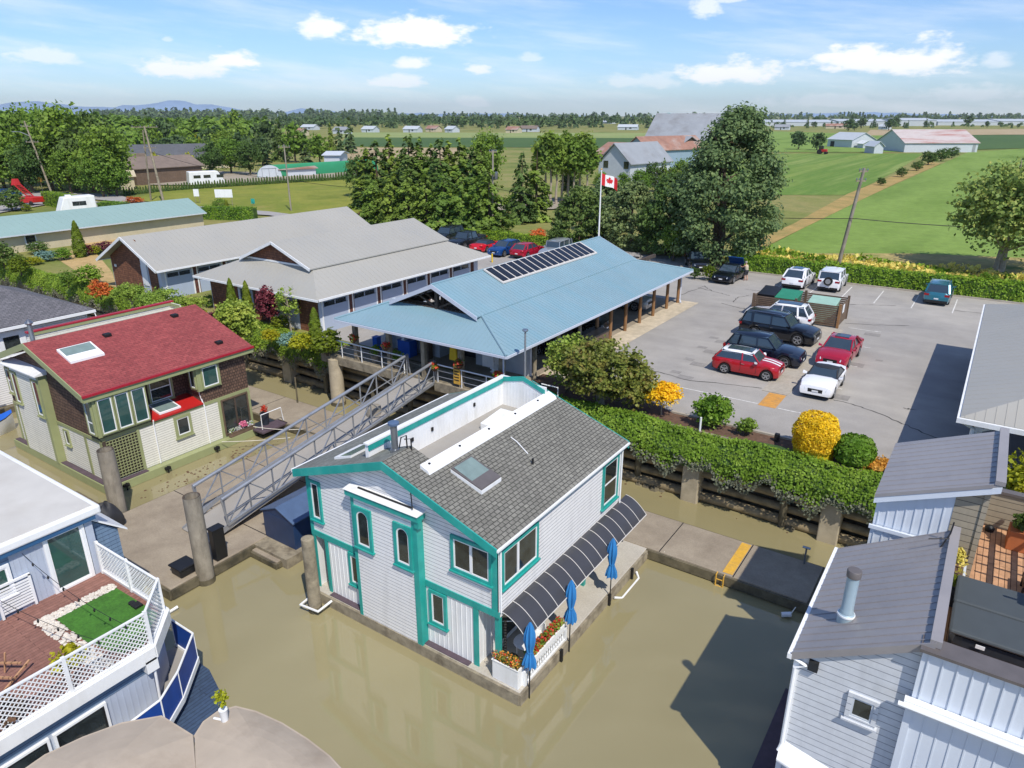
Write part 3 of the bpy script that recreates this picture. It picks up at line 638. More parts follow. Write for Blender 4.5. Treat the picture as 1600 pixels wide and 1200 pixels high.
# ---------------------------------------------------------------- distant mountains and woods
def ridge(name, prof, dist, mat, label, cat, depth=1800, kind='structure'):
    """prof: (px, py of the crest); built as a ridge with depth at the given distance"""
    mb = MB(); rd = random.Random(7); top = []; fr = []; bk = []
    xs = []
    for (x0, y0), (x1, y1) in zip(prof, prof[1:]):
        n_ = max(1, int(abs(x1-x0)/14)); xs += [(x0+(x1-x0)*i/n_, y0+(y1-y0)*i/n_+(rd.uniform(-1, 1)*1.6 if i else 0)) for i in range(n_)]
    xs.append(prof[-1])
    for px, py in xs:
        u = (px-800)/FPX; v = (600-py)/FPX; c, s = math.cos(PITCH), math.sin(PITCH); y = c+v*s; z = -s+v*c; ca, sa = math.cos(YAW), math.sin(YAW)
        t = dist/y; X = (u*ca-y*sa)*t; Y = (u*sa+y*ca)*t; Z = CAMH+z*t; f = Vector((-sa, ca, 0))
        top.append((X, Y, Z)); fr.append((X-f.x*depth, Y-f.y*depth, GZ-5)); bk.append((X+f.x*depth, Y+f.y*depth, GZ-5))
    n_ = len(top); fr2 = [tuple(Vector(a)*.5+Vector(b)*.5+Vector((0, 0, rd.uniform(-.06, .06)*(a[2]-b[2])))) for a, b in zip(top, fr)]
    mb.raw(fr+fr2+top+bk, [(i+k*n_, i+1+k*n_, i+1+(k+1)*n_, i+(k+1)*n_) for k in range(3) for i in range(n_-1)])
    o = mb.build(name, mat, smooth=True); tag(o, label, cat, kind=kind); return o
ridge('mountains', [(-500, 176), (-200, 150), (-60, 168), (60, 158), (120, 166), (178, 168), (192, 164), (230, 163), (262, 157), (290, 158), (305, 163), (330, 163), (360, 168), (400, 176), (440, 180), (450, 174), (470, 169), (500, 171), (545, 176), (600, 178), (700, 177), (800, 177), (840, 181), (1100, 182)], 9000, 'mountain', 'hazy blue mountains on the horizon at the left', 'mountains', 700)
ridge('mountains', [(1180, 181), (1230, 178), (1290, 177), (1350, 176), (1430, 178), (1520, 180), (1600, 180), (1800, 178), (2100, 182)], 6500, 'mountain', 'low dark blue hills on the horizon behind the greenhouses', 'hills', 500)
# merged far woods: many small crowns along pixel bands (a few hundred metres to kilometres off)
def wood(name, bands, label, seed, mat='leaf_far', per=70):
    rg = np.random.default_rng(seed); PP = []; NN = []; SS = []
    for px0, px1, py0, py1, cnt, h0, h1 in bands:
        for i in range(cnt):
            px = rg.uniform(px0, px1); py = rg.uniform(py0, py1); b = G(px, py); h = rg.uniform(h0, h1); w = h*rg.uniform(.28, .6)
            d = unit(rg, per); d[:, 2] = np.abs(d[:, 2]); con = rg.random() < .35; z = rg.uniform(0, 1, per)
            if con: r = (1-z)*w*.8; p = np.c_[d[:, 0]*r, d[:, 1]*r, z*h]
            else: p = d*np.array([w, w, h*.55])*rg.uniform(.75, 1.08, (per, 1))+np.array([0, 0, h*.4]); p[:, 2] *= rg.uniform(.85, 1.1)
            PP.append(p+np.array([b.x, b.y, GZ])); NN.append(d+unit(rg, per)*.5+np.array([0, 0, .3])); SS.append(rg.uniform(.7, 1.3, per)*h*.26)
    me = leafmesh(name, np.concatenate(PP), np.concatenate(NN), np.concatenate(SS), mat, seed=seed); return tag(link(name, me), label, 'woodland', kind='stuff')
wood('distant_woodland', [(-150, 1750, 185, 188.5, 760, 13, 24), (-150, 1750, 188.5, 192, 260, 9, 15), (150, 620, 186, 188, 240, 22, 36)], 'dark treeline all along the horizon', 21, per=42)
wood('distant_woodland', [(180, 420, 190, 196, 110, 9, 15), (430, 900, 192, 201, 260, 8, 14), (900, 1100, 190, 200, 120, 9, 14), (1195, 1700, 186.5, 189.5, 160, 8, 12), (1195, 1700, 198, 201, 60, 4, 7)], 'scattered dark trees among the farm buildings before the horizon', 22, per=60)
wood('distant_woodland', [(-60, 200, 196, 215, 150, 11, 16), (190, 420, 205, 232, 170, 8, 13)], 'dense mixed wood between the road and the far village at the left', 23, 'leaf_mid', 110)
# air: faint haze so far things fade to blue
def haze():
    mb = MB(); mb.box(-10200, 10200, -300, 10200, -4.5, 215); o = mb.build('haze', MATS.setdefault('haze', haze_mat())); tag(o, 'pale blue summer haze over the far fields', 'haze', kind='stuff')
def haze_mat():
    m, N, L = newmat('haze'); out = N.new('ShaderNodeOutputMaterial'); v = N.new('ShaderNodeVolumePrincipled'); v.inputs['Color'].default_value = (.86, .93, 1, 1); v.inputs['Density'].default_value = HAZE; v.inputs['Anisotropy'].default_value = .2
    L.new(v.outputs[0], out.inputs['Volume']); return m
HAZE = .00007
# ---------------------------------------------------------------- bulkhead: piles, logs, ivy
t = thing('timber_bulkhead', 'weathered timber and log bulkhead below the car park with concrete piles', 'bulkhead', (-20, 30.8, 0))
w = MB()
for z in (2.9, 2.3): w.box(-120, 8, 30.45, 30.68, z, z+.5)
w.build('plank_wall', 'old_wood', t)
for z, r, y in ((.18, .26, 30.2), (.75, .2, 30.32), (1.35, .22, 30.34), (1.9, .2, 30.4)):
    for x0, x1 in ((-72, -46), (-45.8, -30), (-29.8, -14), (-13.8, -2), (-1.8, 8)):
        l = MB(); l.tube([(x0, y, z), ((x0+x1)/2, y+.05, z+.06), (x1, y-.03, z)], [r, r*.95, r*.9], 10); l.build('log', 'log', t, smooth=True)
for x in (-9.9, -3.6, -39.2, -22.8, -16.0, -47.5, 2.6):
    l = MB(); l.box(x-.42, x+.42, 29.7, 30.5, -1.5, 1.95); l.build('concrete_pile', 'concrete_pile', t, bevel=.05)
for x, y, h in ((-5.6, 30.05, 1.9), (-35.4, 29.9, 1.7), (-12.8, 30.2, 1.4), (-53, 30, 2.2), (-50, 30.2, 2.0), (-57, 29.8, 2.6), (-44, 30.1, 1.6)):
    l = MB(); l.tube([(x, y, -1.5), (x, y, h)], .17, 10); l.build('timber_pile', 'wet_wood', t, smooth=True)
rd = random.Random(4)
rk = MB()
for i in range(160):
    x = rd.uniform(-68, 6); r = rd.uniform(.1, .3); rk.lathe((x, rd.uniform(29.9, 30.4), rd.uniform(-.12, .05)), [(r*.6, -r*.5), (r, 0), (r*.7, r*.5), (r*.2, r*.7)], 6)
tag(rk.build('mud_and_stones', 'wet_wood'), 'muddy stones at the waterline under the bulkhead', 'stones', kind='stuff')
def ivy(name, x0, x1, lab, seed, top=3.55, dens=900):
    L_ = x1-x0; n = int(L_*dens); rg = np.random.default_rng(seed); x = rg.uniform(x0, x1, n); u = rg.uniform(0, 1, n)**.85
    lump = np.sin(x*.9+seed)*.35+np.sin(x*2.3)*.2+np.sin(x*.31+1)*.3
    low = 1.75+.35*np.sin(x*1.9+seed)+.25*np.sin(x*4.7)       # hanging edge
    T = top+.18*lump; bul = .85+.2*lump
    # profile: back top (y 31.7) -> crest -> bulges out -> hangs down
    th = u*2.5; y = np.where(u < .4, 30.95-u/.4*.85, 30.1-np.sin((u-.4)/.6*math.pi*.62)*bul); z = np.where(u < .4, T-.3+np.sin(u/.4*math.pi*.5)*.3, T-(T-low)*((u-.4)/.6)**1.25)
    y += rg.normal(0, .05, n); z += rg.normal(0, .06, n); nn = np.stack([rg.normal(0, .4, n), np.where(u < .4, -.2, -1.), np.where(u < .4, 1., .55)], 1)+unit(rg, n)*.5
    dry = (u > .86+rg.normal(0, .04, n)).astype(int)
    r = thing(name, lab, 'ivy', ((x0+x1)/2, 30.4, 0)); P_ = np.c_[x-(x0+x1)/2, y-30.4, z]
    me = leafmesh(name, P_, nn, rg.uniform(.05, .13, n), ['leaf_ivy', 'ivy_dry'], 1.1, mi=dry); link('leaves', me, r)
    c_ = MB(); c_.m = 0; xs = np.arange(x0+.2, x1, .5)
    prof = [(31.0, 3.2), (30.8, 3.4), (30.3, 3.42), (29.8, 3.15), (29.45, 2.6), (29.6, 2.0), (30.4, 1.9)]
    vs = [(xx, a, b+(.12*math.sin(xx*.9+seed))) for xx in xs for a, b in prof]; k_ = len(prof)
    c_.raw(vs, [(i*k_+j, i*k_+j+1, (i+1)*k_+j+1, (i+1)*k_+j) for i in range(len(xs)-1) for j in range(k_-1)]); c_.build('stems', 'leaf_dark', r, smooth=True)
    return r
ivy('ivy_hedge', -19.5, 3.2, 'long mound of ivy hanging over the bulkhead below the car park', 1)
ivy('ivy_hedge', -45.6, -33.9, 'ivy mound hanging over the bulkhead below the garden, left of the gangway', 2)
ivy('ivy_hedge', -84, -49.5, 'ivy on the bulkhead behind the grey roofed white house', 3)
# ---------------------------------------------------------------- floating concrete docks
def dock(name, x0, x1, y0, y1, lab, z=.5, joints=(), axis='x', poly=None):
    t = thing(name, lab, 'dock', (x0, y0, 0)); m_ = MB(); m_.box(x0, x1, y0, y1, -.25, z); m_.build('slab', 'dock_concrete', t, bevel=.03)
    m_ = MB(); m_.box(x0-.07, x1+.07, y0-.1, y0-.002, .05, z-.06); m_.box(x0-.07, x1+.07, y1+.002, y1+.1, .05, z-.06); m_.box(x0-.1, x0-.002, y0, y1, .05, z-.06); m_.box(x1+.002, x1+.1, y0, y1, .05, z-.06); m_.build('waler', 'wet_wood', t)
    if joints:
        m_ = MB()
        for j in joints: m_.box(j-.02, j+.02, y0, y1, z-.01, z+.004) if axis == 'x' else m_.box(x0, x1, j-.02, j+.02, z-.01, z+.004)
        m_.build('joint', 'dark', t)
    return t
dock('floating_dock', -41.5, -3.2, 24.3, 27.0, 'long concrete walkway running behind the teal trimmed house', joints=(-36, -31, -26, -14, -9.1, -6.0, -19), axis='x')
dock('floating_dock', -30.6, -23.6, 11.4, 24.1, 'wide concrete dock finger under the gangway', joints=(15.9, 20.0), axis='y')
dock('floating_dock', -34.5, -30.7, 10.2, 13.2, 'concrete dock corner beside the blue house and the hollow pile')
dock('floating_dock', -23.5, -21.9, 15.0, 20.5, 'narrow wooden float carrying the navy dock box', z=.32)
y = MB(); y.box(-6.45, -6.05, 24.4, 26.9, .504, .51); tag(y.build('yellow_dock_stripe', 'yellow_paint'), 'worn yellow stripe painted across the walkway', 'marking')
for x_, y_ in ((-5.0, 24.0), (-6.6, 24.0)):
    pass
l = thing('dock_ladder', 'yellow ladder hook on the walkway edge', 'ladder', (-6.5, 24.1, 0)); m_ = MB()
m_.tube([(-6.6, 24.25, .52), (-6.6, 24.1, .5), (-6.6, 24.1, -.4)], .03, 6); m_.tube([(-6.3, 24.25, .52), (-6.3, 24.1, .5), (-6.3, 24.1, -.4)], .03, 6); m_.build('rail', 'yellow_paint', l)
m_ = MB(); [m_.tube([(-6.6, 24.1, z), (-6.3, 24.1, z)], .02, 6) for z in (.3, 0, -.25)]; m_.build('rung', 'yellow_paint', l)
f = MB(); f.tube([(-3.6, 23.75, .15), (-3.9, 23.6, .1)], [.1, .1], 10); f.tube([(-3.5, 23.85, .45), (-3.6, 23.75, .2)], .02, 5); tag(f.build('white_fender', 'white_paint', smooth=True), 'small white boat fender hanging off the walkway', 'fender')
m_ = MB(); m_.tube([(-3.9, 26.8, .5), (-3.9, 26.8, 1.25)], .04, 8); m_.tube([(-4.05, 26.8, 1.25), (-3.75, 26.8, 1.25)], .05, 8); tag(m_.build('standpipe', 'steel'), 'thin metal standpipe on the far edge of the walkway', 'standpipe')
def ropeline(nm, pts, lab, sag=.15, r=.02):
    q = []
    for i in range(len(pts)-1):
        for k in range(8):
            t = k/8; p = Vector(pts[i]).lerp(Vector(pts[i+1]), t); q.append(p-Vector((0, 0, sag*4*t*(1-t))))
    q.append(Vector(pts[-1])); m_ = MB(); m_.tube(q, r, 6); return tag(m_.build(nm, 'rope', smooth=True), lab, 'rope')
ropeline('mooring_rope', [(-10.1, 24.4, .48), (-9.6, 24.2, .3), (-8.9, 24.4, .52)], 'white rope looped from the deck corner to the walkway', .2)
ropeline('mooring_rope', [(-33.4, 20.5, .55), (-30.7, 23.0, .55)], 'taut line from the red roofed house to the dock', .05)
ropeline('mooring_rope', [(-33.4, 22.6, .7), (-31.0, 24.2, .55)], 'line tied beside the red roofed house ramp', .1)
def pile(x, y, h, r, lab, mat='pile', hollow=False, tilt=(0, 0), nm='mooring_pile'):
    t = thing(nm, lab, 'piling', (x, y, 0)); m_ = MB(); n = 14; zs = [-1.6, 0, h*.5, h]
    m_.tube([(x+tilt[0]*z, y+tilt[1]*z, z) for z in zs], [r*1.04, r*1.02, r, r*.97], n, cap=not hollow); 
    if hollow: m_.tube([(x+tilt[0]*h, y+tilt[1]*h, z) for z in (h, h-.35)], [r*.82, r*.8], n, cap=False); base = len(m_.v)
    o = m_.build('shaft', mat, t, smooth=True)
    m_ = MB()
    if hollow:
        for k_ in range(n):
            a, b = 2*math.pi*k_/n, 2*math.pi*(k_+1)/n; cx, cy = x+tilt[0]*h, y+tilt[1]*h
            m_.face([(cx+r*.97*math.cos(a), cy+r*.97*math.sin(a), h), (cx+r*.97*math.cos(b), cy+r*.97*math.sin(b), h), (cx+r*.8*math.cos(b), cy+r*.8*math.sin(b), h-.02), (cx+r*.8*math.cos(a), cy+r*.8*math.sin(a), h-.02)])
        m_.face([(cx+r*.8*math.cos(2*math.pi*k_/n), cy+r*.8*math.sin(2*math.pi*k_/n), h-.3) for k_ in range(n)])
        m_.build('rotten_core', 'dark_wood', t)
    else:
        m_.lathe((x+tilt[0]*h, y+tilt[1]*h, h), [(r*.97, -.03), (r*.95, .02), (r*.5, .05), (.01, .06)], n); m_.build('cap', mat, t, smooth=True)
    m_ = MB(); m_.tube([(x, y, -.3), (x+tilt[0]*.3, y+tilt[1]*.3, .25)], r*1.06, n, cap=False); m_.build('waterline_growth', 'wet_wood', t, smooth=True)
    return t
pile(-23.55, 12.85, 3.9, .33, 'tall grey wooden pile at the near dock corner beside the black box', hollow=True)
pile(-31.2, 13.5, 3.5, .36, 'grey wooden pile in front of the red roofed house lattice', hollow=True)
pile(-25.9, 24.9, 2.9, .42, 'stout pile standing behind the gangway near the grey roof edge')
pile(-18.55, 14.1, 3.15, .24, 'mossy old pile at the left front corner of the teal trimmed house', 'old_wood')
pile(-33.2, 28.9, 3.1, .45, 'thick concrete pile under the left end of the boardwalk', 'concrete_pile')
pile(-23.9, 26.9, 1.6, .25, 'short capped pile in the shade under the boardwalk', 'steel')
m_ = MB(); m_.tube([(-34.6, 26.8, -1), (-34.6, 26.8, 2.2)], .05, 8); tag(m_.build('steel_rod', 'wet_wood'), 'thin rusty rod standing in the water left of the gangway', 'rod')
g_ = thing('pile_hoop', 'white galvanised hoop round the mossy pile', 'pile hoop', (-18.5, 14.1, .3)); m_ = MB(); m_.tube([(-18.1, 14.6, .35), (-18.1, 13.85, .3), (-18.95, 13.75, .3), (-19.0, 14.6, .35)], .05, 6); m_.build('bracket', 'white_paint', g_)
# dock boxes and covered things
b = thing('dock_box', 'large navy blue gabled dock box beside the teal trimmed house', 'dock box', (-22.7, 17.5, .32))
x0, x1, y0, y1, zb, ze, zr = -23.7, -21.75, 15.9, 19.3, .45, 1.75, 2.15
m_ = MB(); m_.box(x0, x1, y0, y1, zb, ze); m_.prism([(x0, y0, ze), (x1, y0, ze), ((x0+x1)/2, y0, zr-.02)], (0, y1-y0, 0)); m_.build('box', 'navy', b, bevel=.02)
m_ = MB(); mx = (x0+x1)/2
for s in (-1, 1): m_.hexa([(mx, y0-.06, zr), (mx+s*1.06, y0-.06, ze-.04), (mx+s*1.06, y1+.06, ze-.04), (mx, y1+.06, zr)][::s], [(mx, y0-.06, zr+.05), (mx+s*1.06, y0-.06, ze+.01), (mx+s*1.06, y1+.06, ze+.01), (mx, y1+.06, zr+.05)][::s])
m_.build('lid', 'navy_top', b)
m_ = MB(); m_.box(-24.0, -21.5, 15.2, 19.6, -.1, .45); m_.build('float', 'old_wood', b)
b = thing('storage_box', 'black plastic storage box by the tall grey pile', 'storage box', (-23.9, 13.6, .5)); m_ = MB(); m_.box(-24.5, -23.8, 12.0, 12.7, .5, .85); m_.build('box', 'black_plastic', b, bevel=.06)
m_ = MB(); m_.box(-24.55, -23.75, 11.95, 12.75, .85, .93); m_.build('lid', 'black_plastic', b, bevel=.03)
b = thing('storage_box', 'upright slate grey dock cabinet behind the tall grey pile', 'storage box', (-23.8, 13.8, .5)); m_ = MB(); m_.box(-24.0, -23.65, 13.5, 14.0, .5, 1.9); m_.build('cabinet', 'black_plastic', b, bevel=.03); m_ = MB(); m_.box(-24.03, -23.62, 13.47, 14.03, 1.9, 1.95); m_.build('lid', 'black_plastic', b)
def lumpy(name, lab, cat, c, rx, ry, h, mat, seed=1, amp=.12, tagit=True, n=22, m=12):
    rd = random.Random(seed); mb = MB(); ph = [rd.uniform(0, 6) for _ in range(8)]
    for i in range(m+1):
        e = math.pi/2*i/m
        for k_ in range(n):
            a = 2*math.pi*k_/n; d = 1+amp*(math.sin(3*a+ph[0]+e*2)+math.sin(5*a+ph[1]-e*3)*.6+math.sin(2*a+ph[2]+e*5)*.7+math.sin(9*a+ph[3])*.25)
            mb.v.append((c[0]+rx*math.cos(e)**.8*math.cos(a)*d, c[1]+ry*math.cos(e)**.8*math.sin(a)*d, c[2]+h*math.sin(e)*(1+amp*math.sin(4*a+ph[4])*.5)))
    for i in range(m):
        for k_ in range(n): mb.f.append((i*n+k_, i*n+(k_+1) % n, (i+1)*n+(k_+1) % n, (i+1)*n+k_)); mb.mi.append(0)
    o = mb.build(name, mat, smooth=True)
    if tagit: tag(o, lab, cat)
    return o
lumpy('covered_barbecue', 'lumpy black tarpaulin cover on the dock beside the blue house', 'cover', (-30.0, 12.45, .5), .62, .55, 1.15, 'black_tarp', 5)
# ---------------------------------------------------------------- gangway
g = thing('gangway', 'long grey aluminium truss gangway sloping from the boardwalk to the dock', 'gangway', (-26, 22, 1.9))
GX0, GX1 = -27.05, -25.0; ys, ye = 15.0, 28.9; zs_, ze_ = 1.0, 3.2; Lg = ye-ys
def gz(y): return zs_+(ze_-zs_)*(y-ys)/Lg
N_ = 11; RH = 1.28
for sx, xx in ((0, GX0), (1, GX1)):
    m_ = MB(); m_.tube([(xx, ys-.1, gz(ys)+RH), (xx, ye+.1, gz(ye)+RH)], .085, 10); m_.tube([(xx, ye+.1, gz(ye)+RH), (xx, ye+.25, gz(ye))], .05, 8); m_.tube([(xx, ys-.1, gz(ys)+RH), (xx, ys+.05, gz(ys)-.0)], .05, 8); m_.build('handrail', 'alu', g, smooth=True)
    m_ = MB(); m_.bar((xx, ys, gz(ys)), (xx, ye, gz(ye)), .1, .12); m_.bar((xx, ys, gz(ys)+.42), (xx, ye, gz(ye)+.42), .03, .05); m_.build('bottom_chord', 'alu', g)
    m_ = MB()
    for i in range(N_+1):
        y = ys+Lg*i/N_; m_.bar((xx, y, gz(y)), (xx, y, gz(y)+RH), .055)
    m_.build('upright', 'alu', g)
    m_ = MB()
    for i in range(N_):
        ya, yb = ys+Lg*i/N_, ys+Lg*(i+1)/N_
        if i % 2: m_.bar((xx, ya, gz(ya)+RH), (xx, yb, gz(yb)), .05)
        else: m_.bar((xx, ya, gz(ya)), (xx, yb, gz(yb)+RH), .05)
    m_.build('diagonal', 'alu', g)
m_ = MB(); m_.hexa([(GX0+.06, ys-.9, .52), (GX1-.06, ys-.9, .52), (GX1-.06, ye, gz(ye)-.06), (GX0+.06, ye, gz(ye)-.06)], [(GX0+.06, ys-.9, .56), (GX1-.06, ys-.9, .56), (GX1-.06, ye, gz(ye)+.0), (GX0+.06, ye, gz(ye)+.0)])
m_.build('walking_surface', 'membrane', g)
m_ = MB(); m_.bar((GX1-.05, ys-.9, .55), (GX1-.05, ys+1, gz(ys+1)+.05), .03, .25); m_.bar((GX0+.05, ys-.9, .55), (GX0+.05, ys+1, gz(ys+1)+.05), .03, .2); m_.build('kick_plate', 'alu', g)

fl_ = MB(); rd = random.Random(8)
for i in range(150):
    x, y = (rd.gauss(-32.1, .5), rd.uniform(15, 23)) if i < 90 else (rd.uniform(-60, -2), rd.uniform(29.3, 29.8)); r = rd.uniform(.02, .08); a = rd.uniform(0, 3)
    fl_.lathe((x, y, .004), [(r, 0), (r*.8, .012), (r*.2, .016)], 5)
tag(fl_.build('floating_debris', 'wicker'), 'scattered leaves and weed floating on the canal', 'debris', kind='stuff')
# ================================================================ white house with teal trim
def main_house():
    H = thing('floating_house', 'white two storey floating house with teal trim and grey shingle roof, in the middle', 'floating house', (-15, 19, .45))
    XL, XR, YF, YB, ZD = -19.15, -10.6, 14.85, 23.2, .45; XC = -14.9; sl_ = .352
    FY = Fr('Y', YF, -1); FX = Fr('X', XR, 1); ze = 5.42; zr = ze+sl_*(XR-XC)
    # upper storey walls
    m_ = MB(); lap(m_, FY, [(XL, 2.98), (-16.6, 2.98), (-16.6, ze+sl_*(-16.6-XL)-.02), (XL, ze)], .135); lap(m_, FY, [(-16.6, 5.6), (-13.6, 5.6), (-13.6, ze+sl_*(XR+13.6)), (XC, zr), (-16.6, ze+sl_*(-16.6-XL))], .135)
    lap(m_, FY, [(-13.6, 2.98), (XR, 2.98), (XR, ze), (-13.6, ze+sl_*(XR+13.6))], .135)
    lap(m_, FX, [(YF, 2.9), (YB, 2.9), (YB, ze+.1), (YF, ze+.1)], .125)
    m_.box(XL, XR-.02, YF+.02, YB-.02, 2.8, ze-.1)
    m_.prism([(XL+.02, YF+.03, ze-.1), (XR-.02, YF+.03, ze-.1), (XC, YF+.03, zr-.1)], (0, 1.0, 0)); m_.prism([(XL+.02, YB-.1, ze-.1), (XR-.02, YB-.1, ze-.1), (XC, YB-.1, zr-.1)], (0, .08, 0))
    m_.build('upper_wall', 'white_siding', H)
    # lower storey
    m_ = MB(); batten(m_, FY, [(-18.35, ZD), (-16.6, ZD), (-16.6, 2.76), (-18.35, 2.76)], .2, .03, .014); batten(m_, FY, [(-13.6, ZD), (-11.55, ZD), (-11.55, 2.76), (-13.6, 2.76)], .2, .03, .014)
    m_.box(-18.35, -11.456, YF+.003, YB-.2, ZD, 2.79); batten(m_, Fr('X', -11.45, 1), [(YF+.02, ZD), (YB-.2, ZD), (YB-.2, 2.79), (YF+.02, 2.79)], .2, .03, .012)
    m_.box(XL, XL+.1, YF, YB, ZD, 2.8); m_.build('lower_wall', 'white_paint', H)
    m_ = MB(); m_.box(XL+.1, -18.36, YF+.5, YF+.55, ZD, 2.75); m_.build('door', 'dark', H)
    # central bay
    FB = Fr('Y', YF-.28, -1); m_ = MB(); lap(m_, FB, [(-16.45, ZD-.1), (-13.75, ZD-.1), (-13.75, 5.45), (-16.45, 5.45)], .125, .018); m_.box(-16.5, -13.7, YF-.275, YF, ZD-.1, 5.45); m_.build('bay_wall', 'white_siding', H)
    m_ = MB(); m_.box(-16.58, -16.44, YF-.31, YF+.0, ZD-.12, 5.42); m_.box(-13.8, -13.58, YF-.32, YF+.0, ZD-.12, 5.42); m_.box(-16.72, -13.45, YF-.42, YF-.26, 5.4, 5.62); m_.box(-16.72, -16.58, YF-.26, YF, 5.4, 5.62); m_.box(-13.59, -13.45, YF-.26, YF, 5.4, 5.62)
    m_.box(-13.62, -13.44, YF-.38, YF-.2, 5.15, 5.4); m_.build('bay_trim', 'teal', H)
    m_ = MB(); m_.hexa([(-16.76, YF-.46, 5.622), (-13.41, YF-.46, 5.622), (-13.41, YF-.03, 5.622), (-16.76, YF-.03, 5.622)], [(-16.76, YF-.46, 5.634), (-13.41, YF-.46, 5.634), (-13.41, YF-.03, 5.69), (-16.76, YF-.03, 5.69)]); m_.build('bay_cap', 'white_paint', H)
    m_ = MB(); m_.box(-16.3, -13.9, YF-.2, YF-.14, 5.66, 5.71); m_.build('cap_vent', 'dark', H)
    window(H, FB, -16.44, -15.62, 3.42, 5.05, .13, arch=True); window(H, FB, -14.6, -13.8, 3.42, 5.05, .13, arch=True)
    # belts, corners, posts
    m_ = MB(); m_.box(XL-.02, -16.6, YF-.05, YF-.001, 2.76, 3.0); m_.box(-13.6, XR+.06, YF-.05, YF-.001, 2.76, 3.0); m_.build('belt_board', 'teal', H)
    m_ = MB(); m_.box(XL-.03, XL+.12, YF-.045, YF-.002, 3.0, ze); m_.box(XR-.22, XR+.04, YF-.045, YF-.002, 3.0, ze-.05); m_.build('corner_board', 'teal', H)
    m_ = MB(); m_.box(XR+.001, XR+.05, YF-.045, YF+.1, 2.98, ze); m_.box(XR+.001, XR+.05, YB-.12, YB+.02, 2.98, ze); m_.build('side_corner_board', 'white_paint', H)
    for x0, x1 in ((XL, XL+.16), (-18.5, -18.36), (-11.58, -11.38)):
        m_ = MB(); m_.box(x0, x1, YF-.04, YF-.003, ZD, 2.76); m_.build('post', 'teal', H)
    for y in (14.95, 17.6, 20.6, 23.1):
        m_ = MB(); m_.box(XR-.16, XR+.0, y-.08, y+.08, ZD, 2.8); m_.build('post', 'teal', H)
    m_ = MB(); m_.box(XR-.1, XR+.04, YF, YB, 2.76, 2.9); m_.build('side_belt', 'white_paint', H)
    # windows
    window(H, FY, XL+.14, XL+.72, 3.5, 5.15, .1); window(H, FY, -12.4, XR-.2, 3.9, 5.2, .11, mull=(.5,)); window(H, FY, -17.25, -16.6, 1.35, 2.72, .11); window(H, FY, -13.42, -12.68, 1.35, 2.72, .11)
    window(H, FX, YF+.12, 17.05, 3.75, 5.15, .1, mull=(.42,)); window(H, FX, 21.65, 22.95, 3.3, 5.22, .11, hm=(.5,))
    F2 = Fr('X', -11.44, 1); window(H, F2, 15.9, 18.2, ZD+.05, 2.5, .07, 'vinyl', mull=(.5,), sill=False); window(H, F2, 19.2, 20.2, 1.2, 2.4, .1, 'brown_fence')
    d_ = window(H, F2, 21.2, 22.2, ZD+.02, 2.5, .08, 'teal', sill=False)
    # roof
    def zt(x): return 5.56+sl_*(4.5-abs(x-XC))
    y0, y1, xl, xr = 14.5, 23.42, XC-4.5, XC+4.5; wy0, wy1, wl, wr = 15.95, 22.9, -16.05, -13.95
    def rp(xa, xb, ya, yb): return [(xa, ya, zt(xa)), (xb, ya, zt(xb)), (xb, yb, zt(xb)), (xa, yb, zt(xa))]
    m_ = MB(); slab(m_, rp(wr+.045, xr, y0, y1)); slab(m_, rp(XC, wr+.045, y0, wy0-.03)); slab(m_, rp(XC, wr+.045, wy1+.05, y1)); m_.build('roof_right', 'shingle_grey', H)
    m_ = MB(); slab(m_, rp(xl, wl-.05, y0, y1)); slab(m_, rp(wl-.05, XC, y0, wy0-.03)); slab(m_, rp(wl-.05, XC, wy1+.05, y1)); m_.build('roof_left', 'shingle_grey_smooth', H)
    m_ = MB()
    for s in (-1, 1):
        for yy in (y0-.045, y1+.003):
            xe = XC+s*4.52; m_.hexa([(XC, yy, zt(XC)-.3), (xe, yy, zt(xe)-.3), (xe, yy+.042, zt(xe)-.3), (XC, yy+.042, zt(XC)-.3)][::s], [(XC, yy, zt(XC)+.0), (xe, yy, zt(xe)+.0), (xe, yy+.042, zt(xe)+.0), (XC, yy+.042, zt(XC)+.0)][::s])
    m_.build('barge_board', 'teal', H)
    m_ = MB(); m_.box(xr+.0, xr+.07, y0-.03, y1+.03, zt(xr)-.12, zt(xr)-.05); m_.box(xl-.1, xl, y0-.03, y1+.03, zt(xl)-.14, zt(xl)-.02); m_.tube([(XR+.12, YB-.05, zt(xr)-.12), (XR+.1, YB-.05, ze-.3), (XR+.1, YB-.05, 2.9)], .035, 8); m_.tube([(XR+.1, YF-.0, ze-.1), (XR+.1, YF-.0, 3.)], .03, 8); m_.build('gutter', 'vinyl', H)
    m_ = MB(); m_.box(XR-.02, xr, y0+.02, y1-.02, zt(xr)-.22, zt(xr)-.14); m_.build('soffit', 'teal', H)
    # sunken roof deck
    zf = 6.0
    w_ = MB(); w_.box(wl, wr, wy0, wy1, zf-.1, zf); w_.build('roof_deck_floor', 'membrane', H)
    w_ = MB(); w_.box(wl-.1, wl, wy0, wy1, zf, 7.18); w_.box(wl-.1, XC, wy1, wy1+.1, zf, 7.3); w_.box(XC, wr+.02, wy1, wy1+.1, zf, 7.2); w_.box(wr, wr+.05, wy0, wy1, zf, zt(wr)); w_.box(wl, XC, wy0-.02, wy0, zf, zt(wl)+.2); w_.box(XC, wr, wy0-.02, wy0, zf, zt(wr))
    batten(w_, Fr('X', wl, 1), [(wy0+.05, zf), (wy1-.05, zf), (wy1-.05, 7.15), (wy0+.05, 7.15)], .16, .02, .008, False); batten(w_, Fr('Y', wy1, -1), [(wl+.05, zf), (wr-.05, zf), (wr-.05, 7.15), (wl+.05, 7.15)], .16, .02, .008, False)
